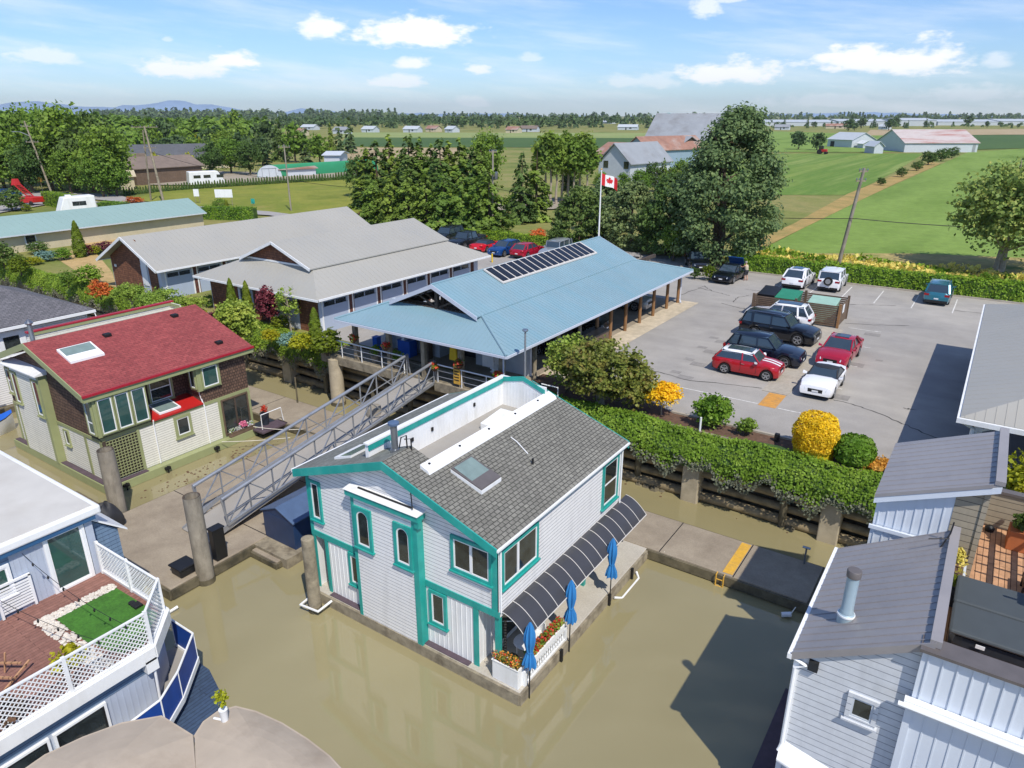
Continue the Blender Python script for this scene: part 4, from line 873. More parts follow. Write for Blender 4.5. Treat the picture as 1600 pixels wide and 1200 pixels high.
    w_.build('parapet', 'white_paint', H)
    w_ = MB(); w_.box(wl+.001, wl+.04, wy0-.9, wy1-.02, 6.98, 7.2); w_.prism([(wl+.0, wy1-.03, 7.05), (XC-.1, wy1-.03, 7.28), (wr, wy1-.03, 6.9), (wr, wy1-.03, 7.1), (XC-.1, wy1-.03, 7.48), (wl+.0, wy1-.03, 7.25)], (0, .028, 0)); w_.build('parapet_trim', 'teal', H)
    w_ = MB(); w_.box(wl-.16, wl+.05, wy0-.95, wy1+.1, 7.2, 7.26); w_.box(wl-.14, wl-.0, wy0-.9, wy0, zt(wl)-.05, 7.2)
    w_.hexa([(wr-.04, wy0-.65, zt(wr)-.02), (wr+.36, wy0-.65, zt(wr+.36)-.02), (wr+.36, wy1+.35, zt(wr+.36)-.02), (wr-.04, wy1+.35, zt(wr)-.02)], [(wr-.04, wy0-.65, zt(wr)+.14), (wr+.3, wy0-.65, zt(wr+.3)+.1), (wr+.3, wy1+.35, zt(wr+.3)+.1), (wr-.04, wy1+.35, zt(wr)+.14)]); w_.build('flashing', 'white_paint', H)
    w_ = MB()
    for y in (15.6, 17.2, 18.9, 20.6, 22.2): w_.lathe((wr+.1, y, zt(wr+.1)+.125), [(.045, 0), (.045, .03), (.01, .035)], 8)
    for z_, y in ((6.5, 18.3), (6.6, 20.9), (6.5, 17.2)): w_.box(wl+.01, wl+.05, y-.05, y+.05, z_, z_+.14)
    w_.build('deck_lamp', 'dark', H)
    w_ = MB(); w_.hexa([(-15.3, 20.3, zf), (-14.15, 20.3, zf), (-14.15, 21.7, zf), (-15.3, 21.7, zf)], [(-15.3, 20.3, zf+.28), (-14.15, 20.3, zf+.28), (-14.15, 21.7, zf+.42), (-15.3, 21.7, zf+.42)]); w_.build('roof_hatch', 'white_paint', H, bevel=.03)
    sk = MB(); sx0, sx1, sy0, sy1 = -13.25, -12.1, 16.05, 17.05
    def sq(e, dz): return [(sx0-e, sy0-e, zt(sx0)+dz), (sx1+e, sy0-e, zt(sx1)+dz), (sx1+e, sy1+e, zt(sx1)+dz), (sx0-e, sy1+e, zt(sx0)+dz)]
    sk.hexa(sq(.05, -.02), sq(.05, .12)); s_ = sk.build('skylight', 'white_paint', H); sk = MB(); sk.hexa(sq(.04, .122), sq(.04, .17)); f_ = sk.build('frame', 'duct_cap', s_); sk = MB(); sk.hexa(sq(-.03, .172), sq(-.03, .178)); sk.build('pane', 'glass_pale', s_)
    sk = MB(); sx0, sx1, sy0, sy1 = -17.9, -17.1, 15.2, 16.4; sk.hexa(sq(.03, -.02), sq(.03, .08)); s_ = sk.build('skylight', 'white_paint', H); sk = MB(); sk.hexa(sq(-.03, .082), sq(-.03, .09)); sk.build('pane', 'glass_pale', s_)
    ch = MB(); ch.lathe((-15.2, 15.45, zt(-15.2)-.05), [(.16, 0), (.15, .15), (.115, .16), (.115, 1.0), (.15, 1.0)], 16); c_ = ch.build('stove_pipe', 'steel', H, smooth=True)
    ch = MB(); ch.lathe((-15.2, 15.45, zt(-15.2)+.95), [(.15, 0), (.19, .03), (.19, .1), (.12, .14), (.02, .15)], 16); ch.build('rain_cap', 'navy_top', c_, smooth=True)
    ch = MB(); ch.tube([(-14.9, 15.75, 6.0), (-14.9, 15.7, 7.6), (-14.9, 15.45, 7.62), (-15.05, 15.5, 7.2)], .025, 6); ch.tube([(-14.75, 15.8, 6.0), (-14.75, 15.75, 7.5), (-14.9, 15.6, 7.5)], .025, 6); ch.build('ladder_hoop', 'dark', c_)
    v_ = MB(); v_.tube([(-11.9, 18.8, zt(-11.9)), (-11.9, 18.8, zt(-11.9)+.22)], .04, 8); v_.build('vent_pipe', 'dark', H)
    v_ = MB(); v_.tube([(-13.2, 19.35, zt(-13.2)+.03), (-12.9, 19.3, zt(-12.9)+.05), (-12.3, 19.1, zt(-12.3)+.03)], .02, 6); v_.build('aerial_cable', 'white_paint', H)
    v_ = MB(); v_.tube([(-13.85, YF-.1, 5.2), (-13.82, YF-.2, 5.7), (-13.9, YF-.15, 6.3), (-13.8, YF-.12, 6.6)], .02, 5); v_.tube([(-13.85, YF-.2, 5.75), (-13.7, YF-.3, 5.85)], .02, 5); v_.build('hanging_hook', 'dark', H)
    # float and deck
    m_ = MB(); m_.box(-19.45, -9.65, 14.62, 24.95, .2, ZD); m_.build('deck', 'deck_concrete', H, bevel=.02)
    m_ = MB(); m_.box(-19.5, -9.62, 14.52, 14.618, .0, ZD-.02); m_.box(-9.648, -9.56, 14.55, 25.0, .0, ZD-.03); m_.box(-19.52, -19.46, 14.6, 25, 0, ZD-.03); m_.build('fascia_timber', 'old_wood', H)
    m_ = MB(); m_.box(-19.35, -9.75, 14.75, 24.85, -.6, .199); m_.build('pontoon', 'wet_wood', H)
    m_ = MB(); m_.box(-18.3, -11.7, 14.63, 14.84, ZD, ZD+.03); m_.build('front_ledge', 'deck_purple', H)
    m_ = MB(); m_.tube([(-9.5, 21.0, .1), (-9.3, 21.3, -.02), (-9.3, 22.8, -.02), (-9.5, 23.0, .1)], .05, 6); m_.build('fender_rail', 'white_paint', H)
    m_ = MB()
    for y in (17.0, 20.6, 22.6): m_.box(-9.56, -9.47, y-.05, y+.05, -.2, .5)
    m_.build('bracket', 'dark', H)
    # curved canopy
    c_ = MB(); n = 8; ya, yb = 14.95, 23.85; xs = [XR+.04+.92*(1-math.cos(math.pi/2*i/n*.92))/(1-math.cos(math.pi/2*.92))*1.0 if False else XR+.04+.95*math.sin(math.pi/2*i/n) for i in range(n+1)]; zs = [2.3+.58*math.cos(math.pi/2*i/n) for i in range(n+1)]
    xs = [XR+.04+.95*i/n for i in range(n+1)]; zs = [2.92-.62*(i/n)**1.9 for i in range(n+1)]
    for i in range(n): c_.hexa([(xs[i], ya, zs[i]), (xs[i+1], ya, zs[i+1]), (xs[i+1], yb, zs[i+1]), (xs[i], yb, zs[i])], [(xs[i], ya, zs[i]+.012), (xs[i+1], ya, zs[i+1]+.012), (xs[i+1], yb, zs[i+1]+.012), (xs[i], yb, zs[i]+.012)])
    cp = c_.build('canopy', 'canopy', H, smooth=True); NR = 14
    for k_ in range(NR+1):
        y = ya+(yb-ya)*k_/NR; c_ = MB(); c_.tube([(xs[i], y, zs[i]+.018) for i in range(n+1)], .012, 6); c_.build('rib', 'canopy_rib', cp, smooth=True)
    c_ = MB(); c_.tube([(xs[-1], ya, zs[-1]+.01), (xs[-1], yb, zs[-1]+.01)], .018, 6); c_.build('edge_rail', 'canopy_rib', cp, smooth=True)
    c_ = MB()
    for y in (ya+.1, 17.7, 20.7, yb-.1): c_.tube([(XR+.03, y, 2.5), (xs[4], y, zs[4]-.02)], .02, 6)
    c_.build('bracket', 'alu', cp)
    c_ = MB()
    for y in (15.02, 23.55):
        for k_ in range(16):
            z = .9+k_*.11; c_.lathe((XR+.13, y, z), [(.05, 0), (.06, .03), (.02, .05)], 7)
    c_.build('rain_chain', 'dark', H)
main_house()
FP = lambda w, h, n, s, sd: (lambda rg: (np.c_[rg.uniform(-w/2, w/2, n), rg.uniform(-h/2, h/2, n), rg.uniform(0, .22, n)], unit(rg, n)+np.array([0, 0, .8]), rg.uniform(s*.6, s*1.4, n)))(np.random.default_rng(sd))
def planter(name, lab, x0, x1, y0, y1, z0, z1, mat, leaves, seed, lip=.04):
    t = thing(name, lab, 'planter', ((x0+x1)/2, (y0+y1)/2, z0)); m_ = MB(); m_.box(x0, x1, y0, y1, z0, z1-.03); m_.build('box', mat, t, bevel=.015)
    m_ = MB()
    for a in ((x0-lip/2, x0+lip, y0-lip/2, y1+lip/2), (x1-lip, x1+lip/2, y0-lip/2, y1+lip/2), (x0+lip, x1-lip, y0-lip/2, y0+lip), (x0+lip, x1-lip, y1-lip, y1+lip/2)): m_.box(*a, z1-.03, z1)
    m_.build('rim', mat, t); m_ = MB(); m_.box(x0+lip, x1-lip, y0+lip, y1-lip, z1-.029, z1-.01); m_.build('soil', 'brown_soil', t)
    for i, (lm, n, s) in enumerate(leaves):
        P_, N_, S_ = FP(x1-x0-.02, y1-y0+.02, n, s, seed+i); P_ = P_+np.array([0, 0, z1-z0+(.03*i)]); link('flowers' if 'petal' in lm else 'foliage', leafmesh(name+lm, P_, N_, S_, lm), t)
    return t
planter('flower_planter', 'big white planter box with orange flowers on the front deck corner', -10.75, -9.75, 14.68, 15.02, .45, 1.2, 'white_paint', [('leaf_maple', 260, .07), ('leaf_orange', 220, .05), ('leaf_petalred', 60, .05)], 31)
planter('flower_planter', 'long white box of red and green flowers on the deck railing', -9.95, -9.66, 15.35, 17.45, .95, 1.2, 'white_paint', [('leaf_mid', 500, .08), ('leaf_petalred', 420, .07)], 35)
f = thing('deck_railing', 'low white baluster railing under the red flower box', 'railing', (-9.7, 16.2, .45)); m_ = MB(); m_.box(-9.74, -9.66, 15.0, 17.5, .92, .97); m_.box(-9.74, -9.66, 15.0, 17.5, .47, .52); m_.build('rail', 'white_paint', f)
m_ = MB(); [m_.lathe((-9.7, 15.1+.14*i, .5), [(.03, 0), (.03, .08), (.045, .18), (.02, .26), (.035, .36), (.03, .44)], 8) for i in range(17)]; m_.build('baluster', 'white_paint', f)
m_ = MB(); [m_.box(-9.76, -9.64, y-.05, y+.05, .45, 1.02) for y in (14.98, 17.52)]; m_.build('post', 'white_paint', f)
def umbrella(loc, lab):
    u = thing('patio_umbrella', lab, 'umbrella', (0, 0, 0), 'closed blue patio umbrellas along the deck edge'); m_ = MB(); m_.tube([(0, 0, -.45), (0, 0, 2.5)], .022, 8); m_.build('pole', 'dark', u, smooth=True)
    m_ = MB(); n = 24; prof = [(.93, .2), (1.0, .2), (1.12, .175), (1.3, .11), (1.4, .085), (1.6, .12), (1.85, .15), (2.1, .14), (2.35, .09), (2.5, .035), (2.54, .01)]
    for z, r in prof:
        for k_ in range(n):
            a = 2*math.pi*k_/n; q = r*(1+.28*math.cos(8*a+z)*(1 if z > .95 else 1.2)+.1*math.sin(3*a+z*2)); m_.v.append((q*math.cos(a), q*math.sin(a), z-.04*(k_ % 3) if z < 1.05 else z))
    for i in range(len(prof)-1):
        for k_ in range(n): m_.f.append((i*n+k_, i*n+(k_+1) % n, (i+1)*n+(k_+1) % n, (i+1)*n+k_)); m_.mi.append(0)
    m_.build('canopy', 'umbrella_blue', u, smooth=True); m_ = MB(); m_.tube([(0, 0, 1.39), (0, 0, 1.43)], .105, 12); m_.build('strap', 'umbrella_blue', u)
    u.location = loc; return u
u0 = umbrella((-9.52, 15.0, .45), 'closed blue umbrella nearest the front corner of the deck, by the white planter')
dup(u0, (-9.52, 17.55, .45), 1.1, 'closed blue umbrella at the far end of the red flower box'); dup(u0, (-9.5, 20.6, .45), 2.3, 'closed blue umbrella standing alone far along the deck edge')
# patio furniture
t = thing('patio_table', 'round white patio table behind the red flower box', 'table', (-10.25, 16.0, .45)); m_ = MB(); m_.lathe((-10.3, 16.0, 1.14), [(.4, 0), (.43, .02), (.42, .04), (.02, .045)], 24); m_.build('table_top', 'white_paint', t, smooth=True)
for a in range(4): m_ = MB(); m_.tube([(-10.3+.3*math.cos(a*1.57+.7), 16+.3*math.sin(a*1.57+.7), 1.14), (-10.3+.33*math.cos(a*1.57+.7), 16+.33*math.sin(a*1.57+.7), .45)], .025, 6); m_.build('leg', 'white_paint', t)
t = thing('flower_pot', 'small pot on the round white patio table', 'pot', (-10.3, 16.05, 1.19)); m_ = MB(); m_.lathe((-10.3, 16.05, 1.187), [(.07, 0), (.1, .1), (.11, .11)], 12); m_.build('pot', 'wicker', t, smooth=True); link('plant', leafmesh('potleaf', *[(lambda a, b, c: (a+np.array([0, 0, .1]), b, c))(*FP(.2, .2, 60, .06, 40))][0], 'leaf_mid'), t)
def chair(mat, rimm=False):
    c = thing('patio_chair', '', 'chair', (0, 0, 0)); m_ = MB(); m_.lathe((0, 0, .4), [(.22, 0), (.25, .02), (.24, .05), (.02, .05)], 16); m_.build('seat', mat, c, smooth=True)
    m_ = MB()
    for i in range(9):
        a0, a1 = math.pi*(.12+.76*i/9), math.pi*(.12+.76*(i+1)/9); h = .82+.06*math.sin(math.pi*(i+.5)/9)
        m_.hexa([(.24*math.cos(a0), .24*math.sin(a0), .42), (.24*math.cos(a1), .24*math.sin(a1), .42), (.26*math.cos(a1), .26*math.sin(a1), .42), (.26*math.cos(a0), .26*math.sin(a0), .42)], [(.27*math.cos(a0), .27*math.sin(a0), h), (.27*math.cos(a1), .27*math.sin(a1), h), (.29*math.cos(a1), .29*math.sin(a1), h), (.29*math.cos(a0), .29*math.sin(a0), h)])
    m_.build('backrest', mat, c, smooth=True)
    for sx in (-1, 1):
        for sy in (-1, 1): m_ = MB(); m_.tube([(sx*.17, sy*.17, .41), (sx*.21, sy*.21, 0)], .018, 6); m_.build('leg', mat, c)
    return c
c0 = chair('white_paint'); c0.location = (-10.35, 16.75, .45); c0['label'] = 'white patio chair on the far side of the round white table'
c1 = chair('dark'); c1.location = (-10.45, 15.35, .45); c1.rotation_euler = (0, 0, 2.9); c1['label'] = 'dark round backed patio chair between the table and the corner planter'
c2 = chair('wicker'); c2.location = (-11.0, 21.6, .45); c2.rotation_euler = (0, 0, 1.4); c2['label'] = 'brown wicker chair in the shade under the far half of the canopy'
m_ = MB(); m_.box(-11.4, -10.75, 19.4, 20.3, .45, 1.25); tag(m_.build('deck_locker', 'brown_fence', bevel=.03), 'brown deck locker against the wall under the canopy', 'locker')
# ================================================================ red roofed brown shingled house
def red_house():
    H = thing('floating_house', 'brown shingled floating house with red roof and sage green trim, at the left', 'floating house', (-38.6, 18.8, .45))
    XL, XR, YF, YB = -43.2, -33.95, 14.6, 23.0; XC = -38.6; s_ = .34; ze = 5.15; zr = ze+s_*(XC-XL)
    FY, FX = Fr('Y', YF, -1), Fr('X', XR, 1)
    m_ = MB(); m_.box(XL, XR, YF, 17.15, 2.75, ze-.02); m_.box(XL, XR-1.3, 17.15, 20.05, 2.6, ze-.02); m_.box(XL, XR, 20.05, YB, 2.75, ze-.02); m_.prism([(XL, YF, ze-.03), (XR, YF, ze-.03), (XC, YF, zr-.1)], (0, YB-YF, 0)); m_.build('upper_wall', 'cedar', H)
    m_ = MB(); lap(m_, FY, [(-43.0, .5), (-42.0, .5), (-42.0, 2.6), (-43.0, 2.6)], .14); lap(m_, FY, [(-37.9, .5), (-35.6, .5), (-35.6, 2.6), (-37.9, 2.6)], .14); lap(m_, FX, [(16.45, .5), (21.0, .5), (21.0, 2.75), (16.45, 2.75)], .14)
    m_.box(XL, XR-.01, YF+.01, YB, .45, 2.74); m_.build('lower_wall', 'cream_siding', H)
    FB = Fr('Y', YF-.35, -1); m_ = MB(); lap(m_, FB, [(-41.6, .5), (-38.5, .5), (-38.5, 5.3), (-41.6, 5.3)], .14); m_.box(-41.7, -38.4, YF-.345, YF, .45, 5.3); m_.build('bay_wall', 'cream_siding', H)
    m_ = MB(); m_.box(-38.55, -38.3, YF-.39, YF, .45, 5.3); m_.box(-41.75, -41.6, YF-.38, YF, .45, 5.3); m_.build('bay_trim', 'sage', H)
    m_ = MB(); m_.hexa([(-41.95, YF-.6, 5.32), (-38.15, YF-.6, 5.32), (-38.15, YF, 5.32), (-41.95, YF, 5.32)], [(-41.95, YF-.6, 5.37), (-38.15, YF-.6, 5.37), (-38.15, YF, 5.55), (-41.95, YF, 5.55)]); m_.build('bay_cap', 'white_paint', H)
    window(H, FB, -41.5, -40.9, 3.2, 5.0, .08, 'sage', glass='glass_green'); window(H, FB, -39.2, -38.55, 3.0, 5.0, .08, 'sage', glass='glass_green')
    window(H, FY, -43.1, -42.5, 3.3, 4.8, .08, 'sage', hm=(.5,)); window(H, FY, -37.7, -37.2, 1.6, 2.5, .07, 'sage')
    m_ = MB(); m_.box(XL-.02, -41.75, YF-.04, YF-.002, 2.6, 2.78); m_.box(-38.3, XR+.04, YF-.04, YF-.002, 2.6, 2.78); m_.box(XR+.002, XR+.04, YF-.04, YB, 2.7, 2.88); m_.build('belt_board', 'sage', H)
    for a in (XL, -42.1): m_ = MB(); m_.box(a, a+.16, YF-.035, YF-.001, .45, 2.6); m_.build('post', 'sage', H)
    m_ = MB(); m_.box(-35.65, -35.45, YF-.03, YF-.001, .45, 2.6); m_.box(XR-.18, XR+.02, YF-.032, YF-.001, .45, 2.6); m_.build('corner_board', 'sage', H)
    for y0 in (16.3, 20.95, 22.85): m_ = MB(); m_.box(XR+.002, XR+.05, y0, y0+.16, .45, 2.7); m_.build('post', 'sage', H)
    # corner bay windows
    m_ = MB(); m_.box(XR-.6, XR+.22, YF-.15, 17.05, 3.0, 5.1); m_.box(XR-.6, XR+.12, 19.9, 21.3, 3.6, 5.1); m_.build('window_bay', 'sage', H)
    F1 = Fr('X', XR+.22, 1)
    for a in (14.6, 15.42, 16.24): window(H, F1, a, a+.78, 3.1, 4.95, .06, 'sage', glass='glass_green', sill=False)
    window(H, Fr('Y', YF-.15, -1), XR-.52, XR+.14, 3.1, 4.9, .07, 'sage', glass='glass_green', hm=(.35,), sill=False)
    window(H, Fr('X', XR+.12, 1), 20.15, 21.2, 3.7, 4.95, .08, 'sage', glass='glass_green', sill=False); window(H, Fr('X', XR-1.3, 1), 17.9, 19.3, 3.2, 4.95, .12, 'sage', hm=(.45,))
    window(H, Fr('Y', 19.9, -1), XR-.5, XR+.05, 3.75, 4.9, .06, 'sage', sill=False)
    window(H, FX, 18.3, 19.25, 1.45, 2.65, .14, 'sage')
    window(H, FX, 21.12, 22.84, .55, 2.68, .06, 'brown_fence', 'dark_wood', mull=(.5,), sill=False)
    # lattice screen
    m_ = MB(); la = Fr('X', XR+.03, 1); m_.box(XR-.3, XR-.001, 14.65, 16.4, .5, 2.7) if False else None
    for i in range(11): fbox(m_, la, 14.75+i*.155, 14.79+i*.155, .55, 2.62, 0, .025)
    for i in range(14): fbox(m_, la, 14.75, 16.3, .6+i*.155, .635+i*.155, .026, .045)
    m_.build('lattice', 'sage', H); m_ = MB(); fbox(m_, la, 14.6, 14.75, .45, 2.7, 0, .06); m_.box(XR+.001, XR+.012, 14.75, 16.3, .5, 2.65); m_.build('lattice_backing', 'dark_wood', H)
    # lower red roof with skylight
    m_ = MB(); m_.hexa([(XR-1.3, 17.15, 3.02), (XR+.12, 17.15, 2.86), (XR+.12, 20.05, 2.86), (XR-1.3, 20.05, 3.02)], [(XR-1.3, 17.15, 3.22), (XR+.12, 17.15, 2.94), (XR+.12, 20.05, 2.94), (XR-1.3, 20.05, 3.22)]); m_.build('balcony_roof', 'red_metal', H)
    m_ = MB(); m_.hexa([(XR-1.15, 17.7, 3.2), (XR-.1, 17.7, 3.0), (XR-.1, 18.9, 3.0), (XR-1.15, 18.9, 3.2)], [(XR-1.15, 17.7, 3.3), (XR-.1, 17.7, 3.09), (XR-.1, 18.9, 3.09), (XR-1.15, 18.9, 3.3)]); k_ = m_.build('skylight', 'vinyl', H)
    m_ = MB(); m_.hexa([(XR-1.07, 17.78, 3.24), (XR-.18, 17.78, 3.05), (XR-.18, 18.82, 3.05), (XR-1.07, 18.82, 3.24)], [(XR-1.07, 17.78, 3.292), (XR-.18, 17.78, 3.112), (XR-.18, 18.82, 3.112), (XR-1.07, 18.82, 3.292)]); m_.build('pane', 'glass_pale', k_)
    # main roof
    xl, xr, y0, y1 = -43.65, -33.6, 14.05, 23.4
    def zt(x): return ze+.18+s_*(5.0-abs(x-XC))
    def rp(a, b, c, d): return [(a, c, zt(a)), (b, c, zt(b)), (b, d, zt(b)), (a, d, zt(a))]
    wl, wr, w0, w1 = -39.9, -38.9, 14.9, 22.6
    m_ = MB(); slab(m_, rp(XC, xr, y0, y1)); slab(m_, rp(wr+.03, XC, y0, y1)); slab(m_, rp(xl, wl-.03, y0, y1)); slab(m_, rp(wl-.03, wr+.03, y0, w0)); slab(m_, rp(wl-.03, wr+.03, w1+.03, y1)); m_.build('roof', 'shingle_red', H)
    m_ = MB(); m_.box(wl, wr, w0, w1, 6.2, 6.25); m_.box(wr, wr+.05, w0, w1, 6.2, zt(wr)); m_.box(wl-.05, wl, w0, w1, 6.2, 7.12); m_.box(wl, wr, w1, w1+.06, 6.2, 7.1)
    lap(m_, Fr('X', wl, 1), [(w0, 6.25), (w1, 6.25), (w1, 7.0), (w0, 7.0)], .13, .015); m_.build('parapet', 'cream_siding', H)
    m_ = MB(); m_.box(wl+.001, wl+.06, w0, w1, 6.95, 7.12); m_.box(wl, wr, w1-.05, w1-.002, 6.92, 7.1); m_.box(wr, wr+.1, w1-.4, w1+.1, zt(wr), 7.0); m_.build('parapet_trim', 'sage', H)
    m_ = MB(); m_.box(wl-.16, wl+.08, w0-.1, w1+.2, 7.122, 7.2); m_.build('parapet_cap', 'red_trim', H)
    m_ = MB(); m_.box(xr+.0, xr+.1, y0-.02, y1+.02, zt(xr)-.1, zt(xr)+.01); m_.build('red_gutter', 'red_trim', H)
    m_ = MB(); m_.box(xr-.3, xr+.02, y0+.01, y1, zt(xr)-.36, zt(xr)-.11)
    for sg in (-1, 1):
        xe = XC+sg*5.0; yy = y0-.045; m_.hexa([(XC, yy, zt(XC)-.32), (xe, yy, zt(xe)-.32), (xe, yy+.042, zt(xe)-.32), (XC, yy+.042, zt(XC)-.32)][::sg], [(XC, yy, zt(XC)), (xe, yy, zt(xe)), (xe, yy+.042, zt(xe)), (XC, yy+.042, zt(XC))][::sg])
    m_.build('barge_board', 'sage', H)
    sx0, sx1, sy0, sy1 = -37.3, -36.1, 14.95, 16.6
    def sq(e, dz): return [(sx0-e, sy0-e, zt(sx0)+dz), (sx1+e, sy0-e, zt(sx1)+dz), (sx1+e, sy1+e, zt(sx1)+dz), (sx0-e, sy1+e, zt(sx0)+dz)]
    m_ = MB(); m_.hexa(sq(0, -.02), sq(0, .12)); k_ = m_.build('skylight', 'vinyl', H); m_ = MB(); m_.hexa(sq(-.1, .1), sq(-.1, .127)); m_.build('pane', 'glass_pale', k_)
    for x, y in ((-37.6, 17.6), (-37.9, 21.6), (-34.6, 22.0)): m_ = MB(); m_.box(x-.16, x+.16, y-.18, y+.18, zt(x)-.02, zt(x)+.14); m_.build('roof_vent', 'dark', H, bevel=.03)
    m_ = MB(); m_.lathe((-38.9, 14.65, zt(-38.9)-.1), [(.14, 0), (.11, .1), (.11, 1.0)], 14); c_ = m_.build('stove_pipe', 'steel', H, smooth=True); m_ = MB(); m_.lathe((-38.9, 14.65, zt(-38.9)+.9), [(.17, 0), (.2, .05), (.06, .2), (.01, .24)], 14); m_.build('rain_cap', 'steel', c_, smooth=True)
    for y, top in ((17.2, 2.95), (20.1, 5.1)):
        m_ = MB(); m_.tube(([(XR+.1, 20.1, 5.05), (XR-.1, 20.05, 4.9), (XR-.1, 20.05, 3.4)] if top > 4 else [(XR+.14, y, 2.95)])+[(XR+.09, y, 2.7), (XR+.09, y, .5)], .035, 6); m_.build('downpipe', 'vinyl', H)
    m_ = MB(); m_.box(-43.6, -33.55, 14.25, 23.3, .0, .45); m_.build('float_edge', 'sage', H, bevel=.02); m_ = MB(); m_.box(-43.5, -33.65, 14.35, 23.2, -.6, -.001); m_.build('pontoon', 'wet_wood', H); m_ = MB(); m_.box(-43.5, -41.8, 14.3, 14.56, .452, .48); m_.box(-38.3, -34.1, 14.3, 14.58, .452, .48); m_.box(-33.9, -33.6, 14.3, 16.4, .452, .48); m_.build('ledge', 'deck_purple', H)
    for y in (15.1, 17.3, 20.2, 22.9): m_ = MB(); m_.box(-33.56, -33.4, y-.14, y+.14, .2, .34); m_.tube([(-33.45, y, .4), (-33.45, y, -.1)], .04, 6); m_.build('cleat', 'dark', H)
red_house()
planter('flower_planter', 'wooden trough of white and pink flowers under the patio door of the red roofed house', -33.78, -33.56, 21.2, 22.8, .46, .72, 'brown_fence', [('leaf_petalwhite', 260, .07), ('leaf_mid', 90, .08)], 51)
t = thing('hydrangea', 'pink hydrangea in the trough at the red roofed house', 'flowering plant', (-33.7, 22.2, .7)); P_, N_, S_ = crown_round(3, 220, .26, .22, 12, .4, .09); link('flowers', leafmesh('hydr', P_, N_, S_, 'leaf_petalpink'), t)
t = thing('flower_pot', 'tall dark pot of red flowers by the back corner of the red roofed house', 'pot', (-33.3, 23.6, .5)); m_ = MB(); m_.box(-34.2, -33.1, 23.0, 24.25, .2, .46); m_.lathe((-33.5, 23.5, .46), [(.2, 0), (.26, .7), (.27, .75)], 14); m_.build('pot', 'pot_dark', t, smooth=True); P_, N_, S_ = crown_round(4, 200, .3, .25, 12, .4, .09); link('flowers', leafmesh('potfl', P_+np.array([-.2, -.1, .7]), N_, S_, 'leaf_petalred'), t)
f = thing('ramp_rail', 'small white pipe railing on the ramp behind the red roofed house', 'railing', (-32.8, 23.8, .5)); m_ = MB(); m_.tube([(-33.0, 22.9, .5), (-33.0, 22.9, 1.4), (-33.0, 24.3, 1.4), (-33.0, 24.4, .55)], .03, 6); m_.build('rail', 'white_paint', f); m_ = MB(); m_.box(-33.5, -32.6, 22.6, 24.4, .4, .5); m_.build('ramp', 'deck_purple', f)

# ================================================================ white house, grey roof (left edge)
def left_house():
    H = thing('floating_house', 'white clapboard floating house with dark grey hip roof, at the left edge', 'floating house', (-56, 18, .5))
    x1, y1 = -49.6, 22.2; FX = Fr('X', x1, 1); FYb = Fr('X', x1, 1); x0, y0 = -60, 8
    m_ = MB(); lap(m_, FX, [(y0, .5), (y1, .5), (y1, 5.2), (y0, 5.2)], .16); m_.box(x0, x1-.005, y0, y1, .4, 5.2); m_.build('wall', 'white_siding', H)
    # in the picture the long wall turns towards us: roof eave runs along Y
    m_ = MB(); ze = 5.35; zr = 7.3; xc = -55; e = .4
    m_.prism([(x1+e, y0-e, ze-.12), (x1+e, y1+e, ze-.12), (x0-e, y1+e, ze-.12), (x0-e, y0-e, ze-.12)], (0, 0, .1))
    m_.face([(x1+e, y0-e, ze), (x1+e, y1+e, ze), (xc, y1-4, zr), (xc, y0-e, zr)]); m_.face([(x1+e, y1+e, ze), (x0-e, y1+e, ze), (xc, y1-4, zr)]); m_.face([(x0-e, y1+e, ze), (x0-e, y0-e, ze), (xc, y0-e, zr), (xc, y1-4, zr)]); m_.build('roof', 'shingle_dark', H)
    m_ = MB(); m_.box(x1+e, x1+e+.12, y0, y1+e, ze-.2, ze-.03); m_.build('gutter', 'vinyl', H); m_ = MB(); m_.tube([(x1+e+.05, y1+.3, ze-.15), (x1+e+.1, y1+.35, ze-.5), (x1+.12, y1+.05, ze-.8), (x1+.1, y1, .6)], .05, 8); m_.build('downpipe', 'vinyl', H)
    window(H, FX, 15.2, 16.1, 3.5, 4.9, .1, 'vinyl'); window(H, FX, 16.7, 18.3, 3.4, 5.0, .3, 'white_paint'); m_ = MB(); m_.lathe((x1+.05, 19.3, 4.6), [(.12, 0), (.12, .12), (.05, .2)], 10); m_.build('wall_lamp', 'white_paint', H, smooth=True)
    m_ = MB(); m_.box(x0-.4, x1+.5, y0, y1+.4, -.4, .4); m_.build('pontoon', 'wet_wood', H)
left_house()
b = thing('small_boathouse', 'bright red shed on a float at the left edge', 'boathouse', (-49, 13.5, .4)); m_ = MB(); m_.box(-51.5, -48.3, 9.5, 13.9, .5, 2.9); m_.build('wall', 'red_metal', b); m_ = MB(); m_.box(-51.7, -48.1, 9.3, 14.1, 2.9, 3.0); m_.build('roof', 'metal_lightgrey', b); m_ = MB(); m_.box(-52, -47.2, 9, 14.6, -.2, .5); m_.build('float', 'deck_red', b)
window(b, Fr('X', -48.3, 1), 12.6, 13.3, .7, 2.4, .08, 'vinyl')
b = thing('motor_boat', 'white motor boat with a blue cover beside the red shed', 'boat', (-46.2, 13.4, 0)); m_ = MB()
sec = [(-1.8, .75, .75), (-.6, .85, .7), (.8, .75, .78), (1.7, .4, .9), (2.2, .04, 1.0)]
v = []
for y, w_, h in sec: v += [(-46.3-w_, 13.2+y, h), (-46.3-w_*.7, 13.2+y, .0), (-46.3, 13.2+y, -.2), (-46.3+w_*.7, 13.2+y, 0), (-46.3+w_, 13.2+y, h)]
m_.raw(v, [(i*5+j, i*5+j+1, (i+1)*5+j+1, (i+1)*5+j) for i in range(4) for j in range(4)]+[(0, 1, 2, 3, 4)]); m_.build('hull', 'white_paint', b, smooth=True)
